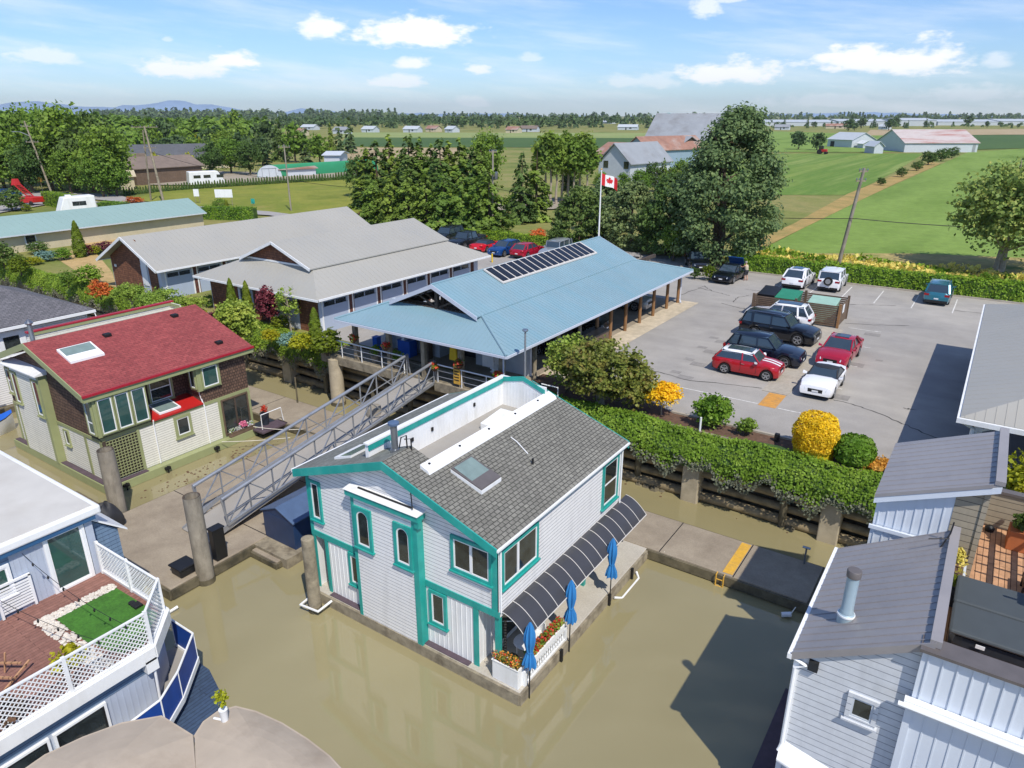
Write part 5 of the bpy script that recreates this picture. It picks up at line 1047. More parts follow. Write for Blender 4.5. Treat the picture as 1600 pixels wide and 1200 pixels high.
m_ = MB(); m_.raw([(-46.3+s*w_*.9, 13.2+y, h+.05+(.18 if s == 0 else 0)) for y, w_, h in sec for s in (-1, 0, 1)], [(i*3+j, i*3+j+1, (i+1)*3+j+1, (i+1)*3+j) for i in range(4) for j in range(2)]); m_.build('cover', 'bright_blue', b, smooth=True)

# ================================================================ blue grey house with roof terrace (bottom left)
def tri_prism(mb, P2, z0, z1): mb.prism([(x, y, z0) for x, y in P2], (0, 0, z1-z0))
def lattice(par, p, q, z0, z1, name='lattice_panel', step=.15, w=.03, mat='white_paint', diag=True):
    """diagonal lattice panel between two ground points, clipped to its frame"""
    p, q = Vector((*p, 0)), Vector((*q, 0)); L_ = (q-p).length; d = (q-p)/L_; n = Vector((-d.y, d.x, 0)); h = z1-z0; mb = MB()
    for sg, off in ((1, .008), (-1, -.008)):
        t = -h
        while t < L_:
            a0, b0 = t, 0.; a1, b1 = t+h, h
            if a0 < 0: b0 -= a0; a0 = 0.
            if a1 > L_: b1 -= a1-L_; a1 = L_
            if b1-b0 > .02:
                if sg < 0: A, B = (a0, h-b0), (a1, h-b1)
                else: A, B = (a0, b0), (a1, b1)
                mb.bar(p+d*A[0]+n*off+Vector((0, 0, z0+A[1])), p+d*B[0]+n*off+Vector((0, 0, z0+B[1])), .008, w)
            t += step
    lp = mb.build(name, mat, par); mf = MB()
    mf.bar(p+Vector((0, 0, z1)), q+Vector((0, 0, z1)), .07, .05); mf.bar(p+Vector((0, 0, z0)), q+Vector((0, 0, z0)), .06, .06)
    mf.build('top_rail', mat, lp)
    for t in ([0] if L_ < 3 else [i/round(L_/2.2) for i in range(round(L_/2.2))]):
        mp = MB(); c = p+(q-p)*t; mp.box(c.x-.045, c.x+.045, c.y-.045, c.y+.045, z0-.1, z1+.06); mp.build('rail_post', mat, lp)
    return lp

def blue_house():
    H = thing('floating_house', 'blue grey two storey floating house with white lattice roof terrace, at the bottom left', 'floating house', (-24, 6, .5))
    xa, ya, ZT = -23.0, 9.02, 3.0; FXu = Fr('X', xa, 1)
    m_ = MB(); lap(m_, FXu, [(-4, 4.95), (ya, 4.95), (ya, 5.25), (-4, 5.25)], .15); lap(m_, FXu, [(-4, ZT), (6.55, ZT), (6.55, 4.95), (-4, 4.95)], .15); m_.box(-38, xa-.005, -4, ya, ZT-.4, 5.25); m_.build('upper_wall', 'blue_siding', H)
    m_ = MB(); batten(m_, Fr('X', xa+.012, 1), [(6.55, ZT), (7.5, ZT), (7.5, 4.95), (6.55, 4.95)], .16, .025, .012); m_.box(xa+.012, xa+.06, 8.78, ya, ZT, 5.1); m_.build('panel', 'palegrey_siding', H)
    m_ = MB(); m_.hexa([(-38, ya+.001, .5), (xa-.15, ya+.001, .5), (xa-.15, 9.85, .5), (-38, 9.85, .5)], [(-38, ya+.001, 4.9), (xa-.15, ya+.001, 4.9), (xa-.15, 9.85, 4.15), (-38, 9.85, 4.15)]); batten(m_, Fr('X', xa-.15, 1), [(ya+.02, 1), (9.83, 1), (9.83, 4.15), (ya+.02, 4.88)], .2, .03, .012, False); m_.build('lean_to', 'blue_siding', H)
    m_ = MB(); m_.hexa([(-38, ya+.005, 4.95), (xa, ya+.005, 4.95), (xa, 10.1, 4.05), (-38, 10.1, 4.05)], [(-38, ya+.005, 5.02), (xa, ya+.005, 5.02), (xa, 10.1, 4.12), (-38, 10.1, 4.12)]); m_.build('lean_to_roof', 'white_paint', H)
    m_ = MB(); m_.box(-38, xa+.25, -6, ya+.3, 5.2, 5.5); m_.build('flat_roof', 'white_paint', H, bevel=.06); m_ = MB(); m_.box(-38, xa+.1, -6, ya+.1, 5.5, 5.53); m_.build('roof_membrane', 'roof_white', H)
    m_ = MB(); m_.box(xa, xa+.2, -4, ya+.1, 5.05, 5.2); m_.build('fascia', 'blue_trim', H)
    D = window(H, FXu, 7.5, 8.75, ZT-.02, 5.1, .1, 'vinyl', 'vinyl', glass='glass_green', sill=False); D.name = 'door'
    m_ = MB(); fbox(m_, FXu, 7.65, 8.6, ZT+.05, 3.55, .03, .06); fbox(m_, FXu, 7.65, 8.6, 4.1, 4.16, .03, .07); m_.build('door_panel', 'vinyl', D)
    window(H, FXu, 4.6, 6.5, 3.7, 4.75, .08, 'vinyl', 'vinyl', glass='glass_green')
    # terrace
    out = [(-38, -6), (-18.05, -6), (-18.05, 7.85), (-19.2, 8.95), (-38, 8.95)]
    m_ = MB(); m_.prism([(x, y, 2.75) for x, y in out], (0, 0, .25)); m_.build('terrace_floor', 'boards_red', H)
    m_ = MB(); O = Vector
    for (p, q) in (((-17.98, -6), (-17.98, 7.88)), ((-17.98, 7.88), (-19.17, 9.03)), ((-19.17, 9.03), (-22.9, 9.03))): m_.bar((*p, 2.86), (*q, 2.86), .16, .42)
    m_.build('white_fascia', 'white_paint', H)
    m_ = MB(); m_.prism([(-38, -6, .4), (-18.2, -6, .4), (-18.2, 7.8, .4), (-19.25, 8.8, .4), (-38, 8.8, .4)], (0, 0, 2.3)); m_.build('lower_wall', 'palegrey_siding', H)
    FL = Fr('X', -18.2, 1); m_ = MB(); lap(m_, FL, [(-6, 2.15), (7.75, 2.15), (7.75, 2.65), (-6, 2.65)], .14, .03); m_.build('blue_band', 'blue_siding', H)
    m_ = MB(); batten(m_, FL, [(6.45, .5), (7.75, .5), (7.75, 2.15), (6.45, 2.15)], .18, .03, .015, False); m_.build('batten_panel', 'palegrey_siding', H)
    for a, b in ((5.0, 6.4), (3.6, 4.9), (1.5, 3.4)): window(H, FL, a, b, .8, 2.1, .07, 'vinyl', 'dark', glass='glass', sill=False)
    m_ = MB(); m_.box(-18.2, -17.9, 7.55, 7.9, 2.3, 2.72); m_.tube([(-18.0, 7.8, 2.3), (-18.08, 7.78, .5)], .04, 8); m_.build('downpipe', 'vinyl', H)
    L1 = lattice(H, (-22.8, 8.95), (-19.2, 8.95), 3.12, 4.2); lattice(H, (-19.2, 8.95), (-18.05, 7.88), 3.12, 4.2); lattice(H, (-18.05, 7.88), (-18.05, -1), 3.12, 4.2)
    # side balcony with blue screens
    m_ = MB(); m_.prism([(x, y, .3) for x, y in ((-18.25, 0), (-16.4, 0), (-16.4, 7.2), (-16.75, 8.5), (-17.1, 9.2), (-18.6, 9.7), (-19.6, 9.7), (-19.6, 8.9), (-18.25, 7.8))], (0, 0, .2)); m_.build('lower_deck', 'deck_blue', H)
    SC = [(-20.0, 9.5), (-18.8, 9.5), (-17.65, 8.25), (-17.05, 7.35), (-16.9, 5.5)]
    m_ = MB(); m_.prism([(x, y, .85) for x, y in SC+[(-18.2, 5.5), (-18.22, 7.8), (-19.25, 8.85), (-20.0, 8.85)]], (0, 0, .1)); m_.build('balcony_floor', 'membrane', H)
    for p, q in zip(SC, SC[1:]):
        m_ = MB(); m_.bar((*p, 1.52), (*q, 1.52), .025, .92); s_ = m_.build('blue_screen', 'tarp_blue', H); m_ = MB(); m_.tube([(*p, 2.0), (*q, 2.0)], .035, 6); m_.tube([(*p, 1.0), (*p, 2.0)], .03, 6); m_.bar((*p, .95), (*q, .95), .1, .2); m_.build('frame', 'white_paint', s_)
    m_ = MB(); m_.box(-38, -18.3, -6, 8.7, -.5, .4); m_.build('pontoon', 'wet_wood', H)
    t = MB(); t.prism([(x, y, 3.0) for x, y in ((-21.6, 6.9), (-19.85, 6.9), (-18.5, 7.2), (-18.3, 7.75), (-19.3, 8.8), (-21.6, 8.75))], (0, 0, .035)); tag(t.build('artificial_turf', 'turf'), 'bright green patch of artificial turf on the lattice terrace', 'turf')
    t = MB(); rg = np.random.default_rng(2); 
    for i in range(900):
        if i % 5 < 2: x, y = rg.uniform(-22.0, -21.62), rg.uniform(6.45, 8.8)
        else: x, y = rg.uniform(-22.0, -18.3), rg.uniform(6.42, 6.88)
        r = rg.uniform(.03, .065); t.lathe((x, y, 3.01), [(r*.7, 0), (r, r*.4), (r*.5, r*.9)], 5)
    tag(t.build('white_pebbles', 'pebble'), 'border of white pebbles round the turf', 'pebbles', kind='stuff')
    m_ = MB(); m_.box(-20.3, -20.0, 8.5, 8.75, 3.04, 3.1); m_.lathe((-20.4, 8.6, 3.04), [(.1, 0), (.1, .05)], 12); tag(m_.build('terrace_spotlight', 'dark'), 'small round dark fitting in the turf corner', 'lamp')
    ch = MB()
    for i in range(9): 
        z = 3.15+i*.1; ch.box(-22.93, -22.9, 6.0, 6.9, z, z+.06)
    ch.box(-22.95, -22.88, 5.95, 6.02, 3.02, 4.15); ch.box(-22.95, -22.88, 6.88, 6.95, 3.02, 4.15); ch.box(-22.95, -22.88, 5.95, 6.95, 4.1, 4.17); tag(ch.build('slatted_gate', 'white_paint'), 'white slatted gate leaning on the blue house wall', 'gate')
    s_ = thing('wooden_stand', 'light pine trestle frame lying on the red terrace boards', 'wooden frame', (-20.2, 4.9, 3.0)); m_ = MB(); m_.bar((-21.2, 4.5, 3.35), (-20.0, 5.3, 3.35), .05); m_.bar((-20.9, 4.1, 3.35), (-19.6, 4.9, 3.35), .05); m_.build('rail', 'boards', s_)
    m_ = MB(); m_.bar((-20.0, 5.5, 3.3), (-19.6, 4.6, 3.05), .05); m_.bar((-20.4, 5.0, 3.05), (-20.3, 5.1, 3.7), .04); m_.build('leg', 'boards', s_)
    for k_, (y0_, y1_) in enumerate(((6.9, 7.3), (5.6, 6.8))):
        w_ = thing('string_lights', ('string of dark bulbs from the house wall to the terrace corner', 'lower string of dark bulbs crossing the terrace boards')[k_], 'string lights', (-20, 7, 4.5)); q = [Vector((-22.9+4.9*t/20, y0_+(y1_-y0_)*t/20-.25*k_, 4.9-.7*t/20-.5*(t/20)*(1-t/20)*2)) for t in range(21)]; m_ = MB(); m_.tube(q, .009, 4); m_.build('wire', 'dark', w_)
        m_ = MB(); [m_.lathe((p.x, p.y, p.z-.12), [(.01, .1), (.03, .06), (.025, .0), (.005, -.02)][::-1], 7) for p in q[2::3]]; m_.build('bulb', 'dark', w_)
    return H
blue_house()
proto('tuft', 'potted_shrub', 'yellow green bamboo bush behind the lattice of the terrace', 'shrub', (lambda q: (q[0], q[1], q[2]))(crown_round(5, 500, .5, .35, 20, .35, .12)), 'leaf_yellowgreen'); plant('tuft', (-19.2, 6.1, 3.0))
plant('tuft', (-18.5, 4.3, 3.0), 'withered brown potted plants behind the lattice at the lower left', 1.0, cat='shrub')
for c_ in KIDS(C.objects[[o.name for o in C.objects if o.get('label', '').startswith('withered')][0]]): c_.data = c_.data.copy(); c_.data.materials[0] = M('wicker')
def beige():
    Z = 3.7; t = thing('curved_canopy', 'pair of large rounded beige canopy roofs at the bottom edge', 'canopy', tuple(G(300, 1180, Z)))
    for pp in (((20, 1215), (70, 1180), (130, 1152), (190, 1130), (252, 1119), (300, 1149), (304, 1200), (305, 1500), (-200, 1600)), ((304, 1150), (318, 1128), (340, 1112), (368, 1104), (400, 1112), (440, 1130), (480, 1155), (515, 1182), (545, 1215), (620, 1350), (640, 1600), (306, 1500), (306, 1200))):
        P_ = [G(*p, Z) for p in pp]; c = sum((Vector(p) for p in P_), Vector())/len(P_); m_ = MB(); k_ = 5
        ring = [[p.lerp(c, (i/k_))+Vector((0, 0, .35*math.sin(i/k_*1.5))) for p in P_] for i in range(k_)]; n = len(P_)
        m_.raw([q for r_ in ring for q in r_]+[c+Vector((0, 0, .37))], [(i*n+j, i*n+(j+1) % n, (i+1)*n+(j+1) % n, (i+1)*n+j) for i in range(k_-1) for j in range(n)]+[((k_-1)*n+j, (k_-1)*n+(j+1) % n, k_*n) for j in range(n)]); m_.prism([p-Vector((0, 0, .25)) for p in P_], (0, 0, .248)); m_.build('roof_panel', 'beige_roof', t)
        m_ = MB(); m_.tube([p+Vector((0, 0, -.02)) for p in P_[:-1]], .035, 6); m_.build('edge_roll', 'beige_roof', t, smooth=True)
    m_ = MB()
    for px, py in ((250, 1300), (420, 1300)): q = G(px, py, Z); m_.box(q.x-.1, q.x+.1, q.y-.1, q.y+.1, .2, Z-.1)
    m_.build('post', 'white_paint', t)
beige()
m_ = MB(); a_ = G(-100, 1500, .4); m_.box(-17.5, -8.5, -4, 6.0, -.2, .35); tag(m_.build('float', 'dock_concrete'), 'float under the beige canopy', 'float')
t = thing('potted_plant', 'leggy yellow green plant in a white pot at the beige canopy corner', 'pot plant', tuple(G(352, 1128, 3.75))); b = G(352, 1128, 3.75); m_ = MB(); m_.lathe(b, [(.08, 0), (.1, .38), (.11, .4)], 12); m_.build('pot', 'white_paint', t, smooth=True)
m_ = MB(); m_.tube([b+Vector((-.3, -.1, .03)), b+Vector((0, 0, .05))], .03, 6); m_.build('pipe', 'white_paint', t); P_, N_, S_ = crown_round(14, 130, .2, .28, 14, .35, .08); link('foliage', leafmesh('potbam', P_+np.array([0, 0, .4]), N_, S_, 'leaf_yellowgreen'), t)
m_ = MB(); m_.tube([(-23.3, 10.9, .1), (-22.9, 10.9, .1), (-22.9, 11.2, .12)], .06, 8); tag(m_.build('white_pipe', 'vinyl'), 'short bent white pipe in the water by the dock edge', 'pipe')

# ================================================================ grey roofed white house (bottom right)
def right_house():
    H = thing('floating_house', 'white shingled house with standing seam grey roof and pale blue flue, at the bottom right', 'floating house', (1, 18, .5))
    x0, x1, y0, y1, z0, z1 = -2.1, .62, 15.0, 20.3, 5.5, 7.1; sl_ = (z1-z0)/(x1-x0); FY = Fr('Y', y0+.12, -1)
    def zt(x): return z0+sl_*(x-x0)
    m_ = MB(); P_ = [(x0, y0, z0), (x1, y0, z1), (x1, y1, z1), (x0, y1, z0)]; slab(m_, P_, .1); ribs(m_, P_, 'Y', .3, .025, .025); m_.build('roof', 'seam_grey', H)
    m_ = MB(); m_.hexa([(x0-.02, y0-.04, z0-.18), (x1, y0-.04, z1-.18), (x1, y0+.0, z1-.18), (x0-.02, y0+.0, z0-.18)], [(x0-.02, y0-.04, z0+.03), (x1, y0-.04, z1+.03), (x1, y0+.0, z1+.03), (x0-.02, y0+.0, z0+.03)]); m_.box(x1-.12, x1+.1, y0, y1+.1, z1-.12, z1+.05); m_.build('verge_flashing', 'seam_grey', H)
    xw = x0+.08; m_ = MB(); A = [(xw, .9), (.5, .9), (.5, zt(.5)-.12), (xw, zt(xw)-.12)]; lap(m_, FY, A, .17, .02); m_.prism([(a, y0+.125, z) for a, z in A], (0, y1-y0-.3, 0)); m_.build('wall', 'shake_white', H)
    m_ = MB(); m_.box(xw-.03, xw+.1, y0+.06, y0+.11, .9, zt(xw)-.1); m_.box(x0-.1, x0+.0, y0-.05, y1+.05, z0-.16, z0-.02); m_.tube([(x0-.04, y0+.0, z0-.1), (xw+.25, y0+.04, z0-.25), (xw+.02, y0+.03, z0-.4), (xw+.02, y0+.03, 2.7), (xw-.02, y0-.05, 2.5)], .045, 8); m_.build('gutter', 'vinyl', H)
    m_ = MB(); m_.hexa([(xw, y0-.2, 2.3), (.4, y0-.2, 1.7), (.4, y0+.1, 2.2), (xw, y0+.1, 2.7)], [(xw, y0-.2, 2.36), (.4, y0-.2, 1.76), (.4, y0+.1, 2.26), (xw, y0+.1, 2.76)]); m_.build('skirt_board', 'vinyl', H)
    window(H, FY, -.78, -.12, 4.25, 5.0, .1, 'shake_white', 'grey_siding'); m_ = MB(); m_.hexa([(-1.72, y0+.1, 5.2), (-1.5, y0+.1, 5.2), (-1.5, y0-.02, 5.2), (-1.72, y0-.02, 5.2)][::-1], [(-1.72, y0+.1, 5.45), (-1.5, y0+.1, 5.45), (-1.5, y0+.04, 5.42), (-1.72, y0+.04, 5.42)][::-1]); m_.build('vent_hood', 'black_plastic', H)
    # board and batten block
    FB = Fr('Y', 14.92, -1); m_ = MB(); m_.box(.42, 9, 14.925, 15.3, .5, 6.9); batten(m_, FB, [(.42, 5.6), (9, 5.6), (9, 6.9), (.42, 6.9)], .27, .03, .025); m_.build('upper_batten_wall', 'batten_white', H)
    m_ = MB(); batten(m_, Fr('Y', 14.98, -1), [(.36, .5), (9, .5), (9, 5.45), (.36, 5.45)], .27, .03, .07); m_.box(.36, .5, 14.86, 15.2, .5, 5.5); m_.build('lower_batten_wall', 'batten_white', H)
    m_ = MB(); m_.box(.36, 9, 14.8, 15.35, 6.9, 6.97); m_.build('parapet_cap', 'duct_cap', H); m_ = MB(); m_.box(.3, 9, 14.72, 14.9, 5.47, 5.62); m_.tube([(.2, 14.68, 5.52), (9, 14.68, 5.46)], .06, 8); m_.build('belt_gutter', 'vinyl', H)
    c_ = MB(); bz = zt(-1.25); c_.lathe((-1.25, 16.3, bz-.2), [(.19, 0), (.19, .38), (.16, .4), (.15, .5), (.14, .52), (.14, 1.45)], 20); f_ = c_.build('flue', 'duct', H, smooth=True); c_ = MB(); c_.lathe((-1.25, 16.3, bz+1.22), [(.14, 0), (.165, .02), (.165, .18), (.15, .2), (.01, .205)], 20); c_.build('rain_cap', 'duct_cap', f_, smooth=True)
    c_ = MB(); c_.lathe((-1.25, 16.3, bz+.12), [(.2, 0), (.21, .03), (.2, .06)], 20); c_.build('collar', 'vinyl', f_, smooth=True)
    m_ = MB(); m_.tube([(.35, 19.4, zt(.35)), (.5, 19.8, 7.2), (.52, 19.9, 7.5)], .02, 6); m_.tube([(.05, 19.3, 7.15), (.5, 19.5, 7.2)], .015, 5); m_.build('satellite_arm', 'dark', H)
    m_ = MB(); m_.box(-2.75, 9, 11.4, 19.5, .15, .5); m_.build('lower_deck', 'deck_purple', H); m_ = MB(); m_.box(-2.0, 8, 15.4, 21, -.6, .15); m_.build('pontoon', 'wet_wood', H)
    # rear block and terrace
    K = thing('floating_house', 'tan and white house behind the flue with a grey mono pitch roof', 'floating house', (0, 22.5, .5)); x0, x1, y0, y1, z0, z1 = -1.47, 1.38, 20.7, 24.8, 7.33, 8.53; sl_ = (z1-z0)/(x1-x0); FY = Fr('Y', 20.92, -1)
    m_ = MB(); P_ = [(x0, y0, z0), (x1, y0, z1), (x1, y1, z1), (x0, y1, z0)]; slab(m_, P_, .08); ribs(m_, P_, 'Y', .36, .02, .02); m_.build('roof', 'seam_grey', K)
    m_ = MB(); m_.hexa([(x0, y0-.03, z0-.27), (x1, y0-.03, z1-.27), (x1, y0+.08, z1-.27), (x0, y0+.08, z0-.27)], [(x0, y0-.03, z0-.09), (x1, y0-.03, z1-.09), (x1, y0+.08, z1-.09), (x0, y0+.08, z0-.09)]); m_.build('fascia', 'batten_white', K)
    m_ = MB(); m_.box(x1-.18, x1+.05, y0-.02, y1, z1-.06, z1+.06); m_.build('verge', 'seam_grey', K); m_ = MB(); m_.hexa([(x0, y0-.05, z0-.08), (x1-.2, y0-.05, z1-.16), (x1-.2, y0, z1-.16), (x0, y0, z0-.08)], [(x0, y0-.05, z0+.03), (x1-.2, y0-.05, z1-.05), (x1-.2, y0, z1-.05), (x0, y0, z0+.03)]); m_.build('eave_flashing', 'seam_grey', K)
    m_ = MB(); A = [(x0+.07, 6.3), (.45, 6.3), (.45, z0+sl_*(.45-x0)-.2), (x0+.07, z0-.17)]; batten(m_, FY, A, .22, .028, .022); batten(m_, Fr('Y', 20.78, -1), [(x0+.05, 4.2), (.45, 4.2), (.45, 6.2), (x0+.05, 6.2)], .22, .028, .022); m_.box(x0+.07, .44, 20.93, 24.5, .5, 7.15); m_.box(x0+.05, .445, 20.79, 20.92, .5, 6.25); m_.box(x0, .5, 20.7, 20.78, 6.22, 6.33); m_.build('batten_wall', 'batten_white', K)
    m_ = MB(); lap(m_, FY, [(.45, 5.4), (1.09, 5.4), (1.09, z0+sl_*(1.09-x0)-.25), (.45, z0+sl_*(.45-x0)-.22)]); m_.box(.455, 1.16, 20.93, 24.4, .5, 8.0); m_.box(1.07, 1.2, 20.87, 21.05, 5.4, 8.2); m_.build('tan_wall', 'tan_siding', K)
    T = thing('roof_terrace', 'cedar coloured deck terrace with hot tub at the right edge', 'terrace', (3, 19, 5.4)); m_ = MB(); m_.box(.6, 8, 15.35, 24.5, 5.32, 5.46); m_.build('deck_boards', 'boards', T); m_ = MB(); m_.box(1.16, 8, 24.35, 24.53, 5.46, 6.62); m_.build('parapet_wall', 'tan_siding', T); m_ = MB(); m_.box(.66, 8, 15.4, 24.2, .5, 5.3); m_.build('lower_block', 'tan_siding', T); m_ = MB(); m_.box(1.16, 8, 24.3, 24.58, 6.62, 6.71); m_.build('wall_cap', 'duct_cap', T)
    tb = thing('hot_tub', 'covered grey hot tub on the cedar terrace at the right edge', 'hot tub', (2.1, 18.1, 5.46)); m_ = MB(); m_.box(.9, 2.95, 16.85, 19.35, 5.46, 6.22); m_.build('cabinet', 'black_plastic', tb, bevel=.26); m_ = MB(); m_.box(.86, 2.98, 16.82, 18.09, 6.22, 6.33); m_.build('front_cover', 'tub_cover', tb, bevel=.1); m_ = MB(); m_.box(.86, 2.98, 18.11, 19.4, 6.22, 6.34); m_.build('rear_cover', 'tub_cover', tb, bevel=.1)
    m_ = MB(); m_.box(1.42, 1.6, 16.79, 16.81, 6.08, 6.17); m_.build('tub_label', 'white_paint', tb)
    planter('planter', 'low grey bench planter beside the tan wall', .63, 1.03, 19.55, 20.45, 5.46, 6.08, 'grey_siding', [('grass_tuft', 30, .1)], 61)
    for k_, (x, y, s, lf, lb) in enumerate(((.8, 20.6, .27, 'grass_tuft', 'dark pot of feathery grass at the foot of the tan wall'), (.76, 19.3, .23, 'leaf_arbor', 'dark tall pot with a lime green shrub beside the roof edge'))):
        t = thing('potted_plant', lb, 'pot plant', (x, y, 5.46)); m_ = MB(); m_.box(x-.17, x+.17, y-.17, y+.17, 5.46, 5.99); m_.build('pot', 'pot_dark', t, bevel=.02); P_, N_, S_ = crown_round(70+k_, 350, s, s*.8, 16, .4, .09); link('foliage', leafmesh('pp%d' % k_, P_+np.array([0, 0, .53]), N_, S_, lf), t)
    t = thing('potted_plant', 'red flowers in a square terracotta coloured planter by the terrace wall', 'pot plant', (2.3, 23.4, 5.46)); m_ = MB(); m_.box(1.98, 2.68, 23.1, 23.75, 5.46, 6.08); m_.build('pot', 'terracotta', t, bevel=.02); P_, N_, S_ = crown_round(75, 350, .36, .27, 16, .4, .11); link('foliage', leafmesh('pp5', P_+np.array([0, 0, .62]), N_, S_, 'leaf_dark'), t)
    m_ = MB(); m_.lathe((1.56, 24.0, 5.46), [(.12, 0), (.14, .11), (.05, .2)], 14); tag(m_.build('terrace_lantern', 'dark', smooth=True), 'round dark lantern on the terrace boards', 'lantern')
    t = thing('lounge_chair', 'pale cushioned chair on the cedar terrace at the right edge', 'chair', (2.7, 21.0, 5.46)); m_ = MB(); m_.box(2.35, 3.1, 20.6, 21.3, 5.75, 5.92); m_.build('seat', 'wicker', t, bevel=.06); m_ = MB(); m_.box(3.0, 3.15, 20.6, 21.3, 5.9, 6.45); m_.build('backrest', 'wicker', t, bevel=.05)
    for x in (2.4, 3.05):
        for y in (20.65, 21.25): m_ = MB(); m_.box(x-.03, x+.03, y-.03, y+.03, 5.46, 5.75); m_.build('leg', 'dark', t)
    P = thing('pergola', 'open slatted frame throwing striped shade on the cedar terrace', 'pergola', (3.1, 19.6, 5.46))
    for x in (2.95, 3.5, 4.0): m_ = MB(); m_.box(x, x+.1, 18.3, 23.6, 7.5, 7.61); m_.build('beam', 'dark_wood', P)
    for y in np.arange(18.4, 23.5, .5): m_ = MB(); m_.box(2.7, 4.4, y, y+.055, 7.62, 7.68); m_.build('slat', 'dark_wood', P)
    for y in (18.4, 23.4): m_ = MB(); m_.box(3.5, 3.6, y, y+.1, 5.46, 7.5); m_.build('post', 'dark_wood', P)
right_house()
# ================================================================ blue roofed carport and boardwalk
def carport():
    T = thing('carport', 'open carport with pale blue metal roof, timber posts and a row of solar panels', 'carport', (-25.8, 41, GZ))
    ex0, ex1, ey0, ey1, ze = -32.15, -19.55, 28.25, 54.3, 6.02; kx0, kx1, ky0, ky1, zk = -29.0, -22.7, 30.4, 49.8, 7.2; xc, zr, ry0, ry1 = -25.8, 8.62, 29.9, 50.2
    E = [(ex0, ey0, ze), (ex1, ey0, ze), (ex1, ey1, ze), (ex0, ey1, ze)]; K = [(kx0, ky0, zk), (kx1, ky0, zk), (kx1, ky1, zk), (kx0, ky1, zk)]
    m_ = MB()
    for i, al in ((0, 'X'), (1, 'Y'), (2, 'X'), (3, 'Y')):
        j = (i+1) % 4; P_ = [E[i], E[j], K[j], K[i]]; slab(m_, P_, .06); ribs(m_, P_, al, .3, .022, .025)
    m_.build('lower_roof', 'metal_blue', T)
    m_ = MB(); g = .03
    for s in (1, -1):
        xe = kx1+.08 if s > 0 else kx0-.08; P_ = [(xc, ry0, zr), (xe, ry0, zk+g), (xe, ry1, zk+g), (xc, ry1, zr)]; slab(m_, P_, .06); ribs(m_, P_, 'Y', .3, .022, .025)
    m_.tube([(xc, ry0, zr), (xc, ry1, zr)], .07, 6); m_.build('upper_roof', 'metal_blue', T)
    m_ = MB()
    for i in range(4): m_.tube([Vector(E[i])+Vector((0, 0, .02)), Vector(K[i])+Vector((0, 0, .02))], .07, 6)
    m_.build('hip_cap', 'metal_blue', T)
    m_ = MB()
    for s in (1, -1):
        xe = kx1+.08 if s > 0 else kx0-.08
        for yy in (ry0-.03, ry1): m_.hexa([(xc, yy, zr-.24), (xe, yy, zk-.2), (xe, yy+.03, zk-.2), (xc, yy+.03, zr-.24)][::s], [(xc, yy, zr+.02), (xe, yy, zk+.03), (xe, yy+.03, zk+.03), (xc, yy+.03, zr+.02)][::s])
    m_.build('barge_board', 'lightgrey_wall', T)
    # gable trusses
    for y in (30.35, 30.9, 34, 38):
        m_ = MB(); m_.bar((kx0, y, zk-.1), (kx1, y, zk-.1), .14, .2); m_.bar((xc, y, zk-.1), (xc, y, zr-.15), .2)
        for s in (-1, 1): m_.bar((xc+s*3.0, y, zk), (xc, y, zr-.2), .12); m_.bar((xc+s*.1, y, zk), (xc+s*1.5, y, zk+.65), .1)
        m_.build('truss', 'dark_wood', T)
    m_ = MB(); 
    for a, b in ((E[0], E[1]), (E[1], E[2]), (E[2], E[3]), (E[3], E[0])): m_.bar(Vector(a)-Vector((0, 0, .1)), Vector(b)-Vector((0, 0, .1)), .12, .13)
    m_.build('gutter', 'lightgrey_wall', T)
    m_ = MB(); px0, px1, py0, py1 = -31.4, -20.45, 29.15, 53.9; 
    for a, b in (((px0, py0), (px1, py0)), ((px1, py0), (px1, py1)), ((px0, py0), (px0, py1)), ((px0, py1), (px1, py1)), ((kx1, py0), (kx1, py1)), ((kx0, py0), (kx0, py1))): m_.bar((a[0], a[1]+(0 if a[0] in (px0, px1) else 1.8), 5.86 if a[0] in (px0, px1) else 6.9), (*b, 5.86 if b[0] in (px0, px1) else 6.9), .2, .25)
    m_.build('beam', 'dark_wood', T)
    ys = [32.4, 35.0, 37.6, 39.9, 41.9, 44.2, 46.6, 49.0, 51.6, 53.9]
    for i, y in enumerate(ys):
        m_ = MB(); m_.tube([(px1, y, GZ-.02), (px1, y, 5.8)], .12, 10); m_.build('post', 'wood_post' if i > 2 else 'old_wood', T, smooth=True)
        m_ = MB(); m_.tube([(px0, y, GZ-.02), (px0, y, 5.8)], .12, 8); m_.build('post', 'old_wood', T, smooth=True)
    for x in (-33.1+1.7, -28.6, -25.9+.0, -23.2, -20.45):
        m_ = MB(); m_.box(x-.13, x+.13, py0-.13, py0+.13, GZ, 5.8); m_.build('post', 'old_wood', T)
    m_ = MB(); m_.tube([(-19.8, 29.0, 5.85), (-20.25, 29.0, 5.5), (-20.25, 29.0, GZ)], .05, 8); m_.tube([(-19.75, 53.9, 5.85), (-20.3, 53.95, 5.5), (-20.3, 53.95, 3.6), (-20.1, 53.7, 3.4)], .06, 8); m_.build('downpipe', 'lightgrey_wall', T)
    # solar panels
    sl_ = (zr-zk)/(kx1+.08-xc); N_ = 16; sy0, sy1, sa, sb = 34.8, 46.7, .2, 1.5
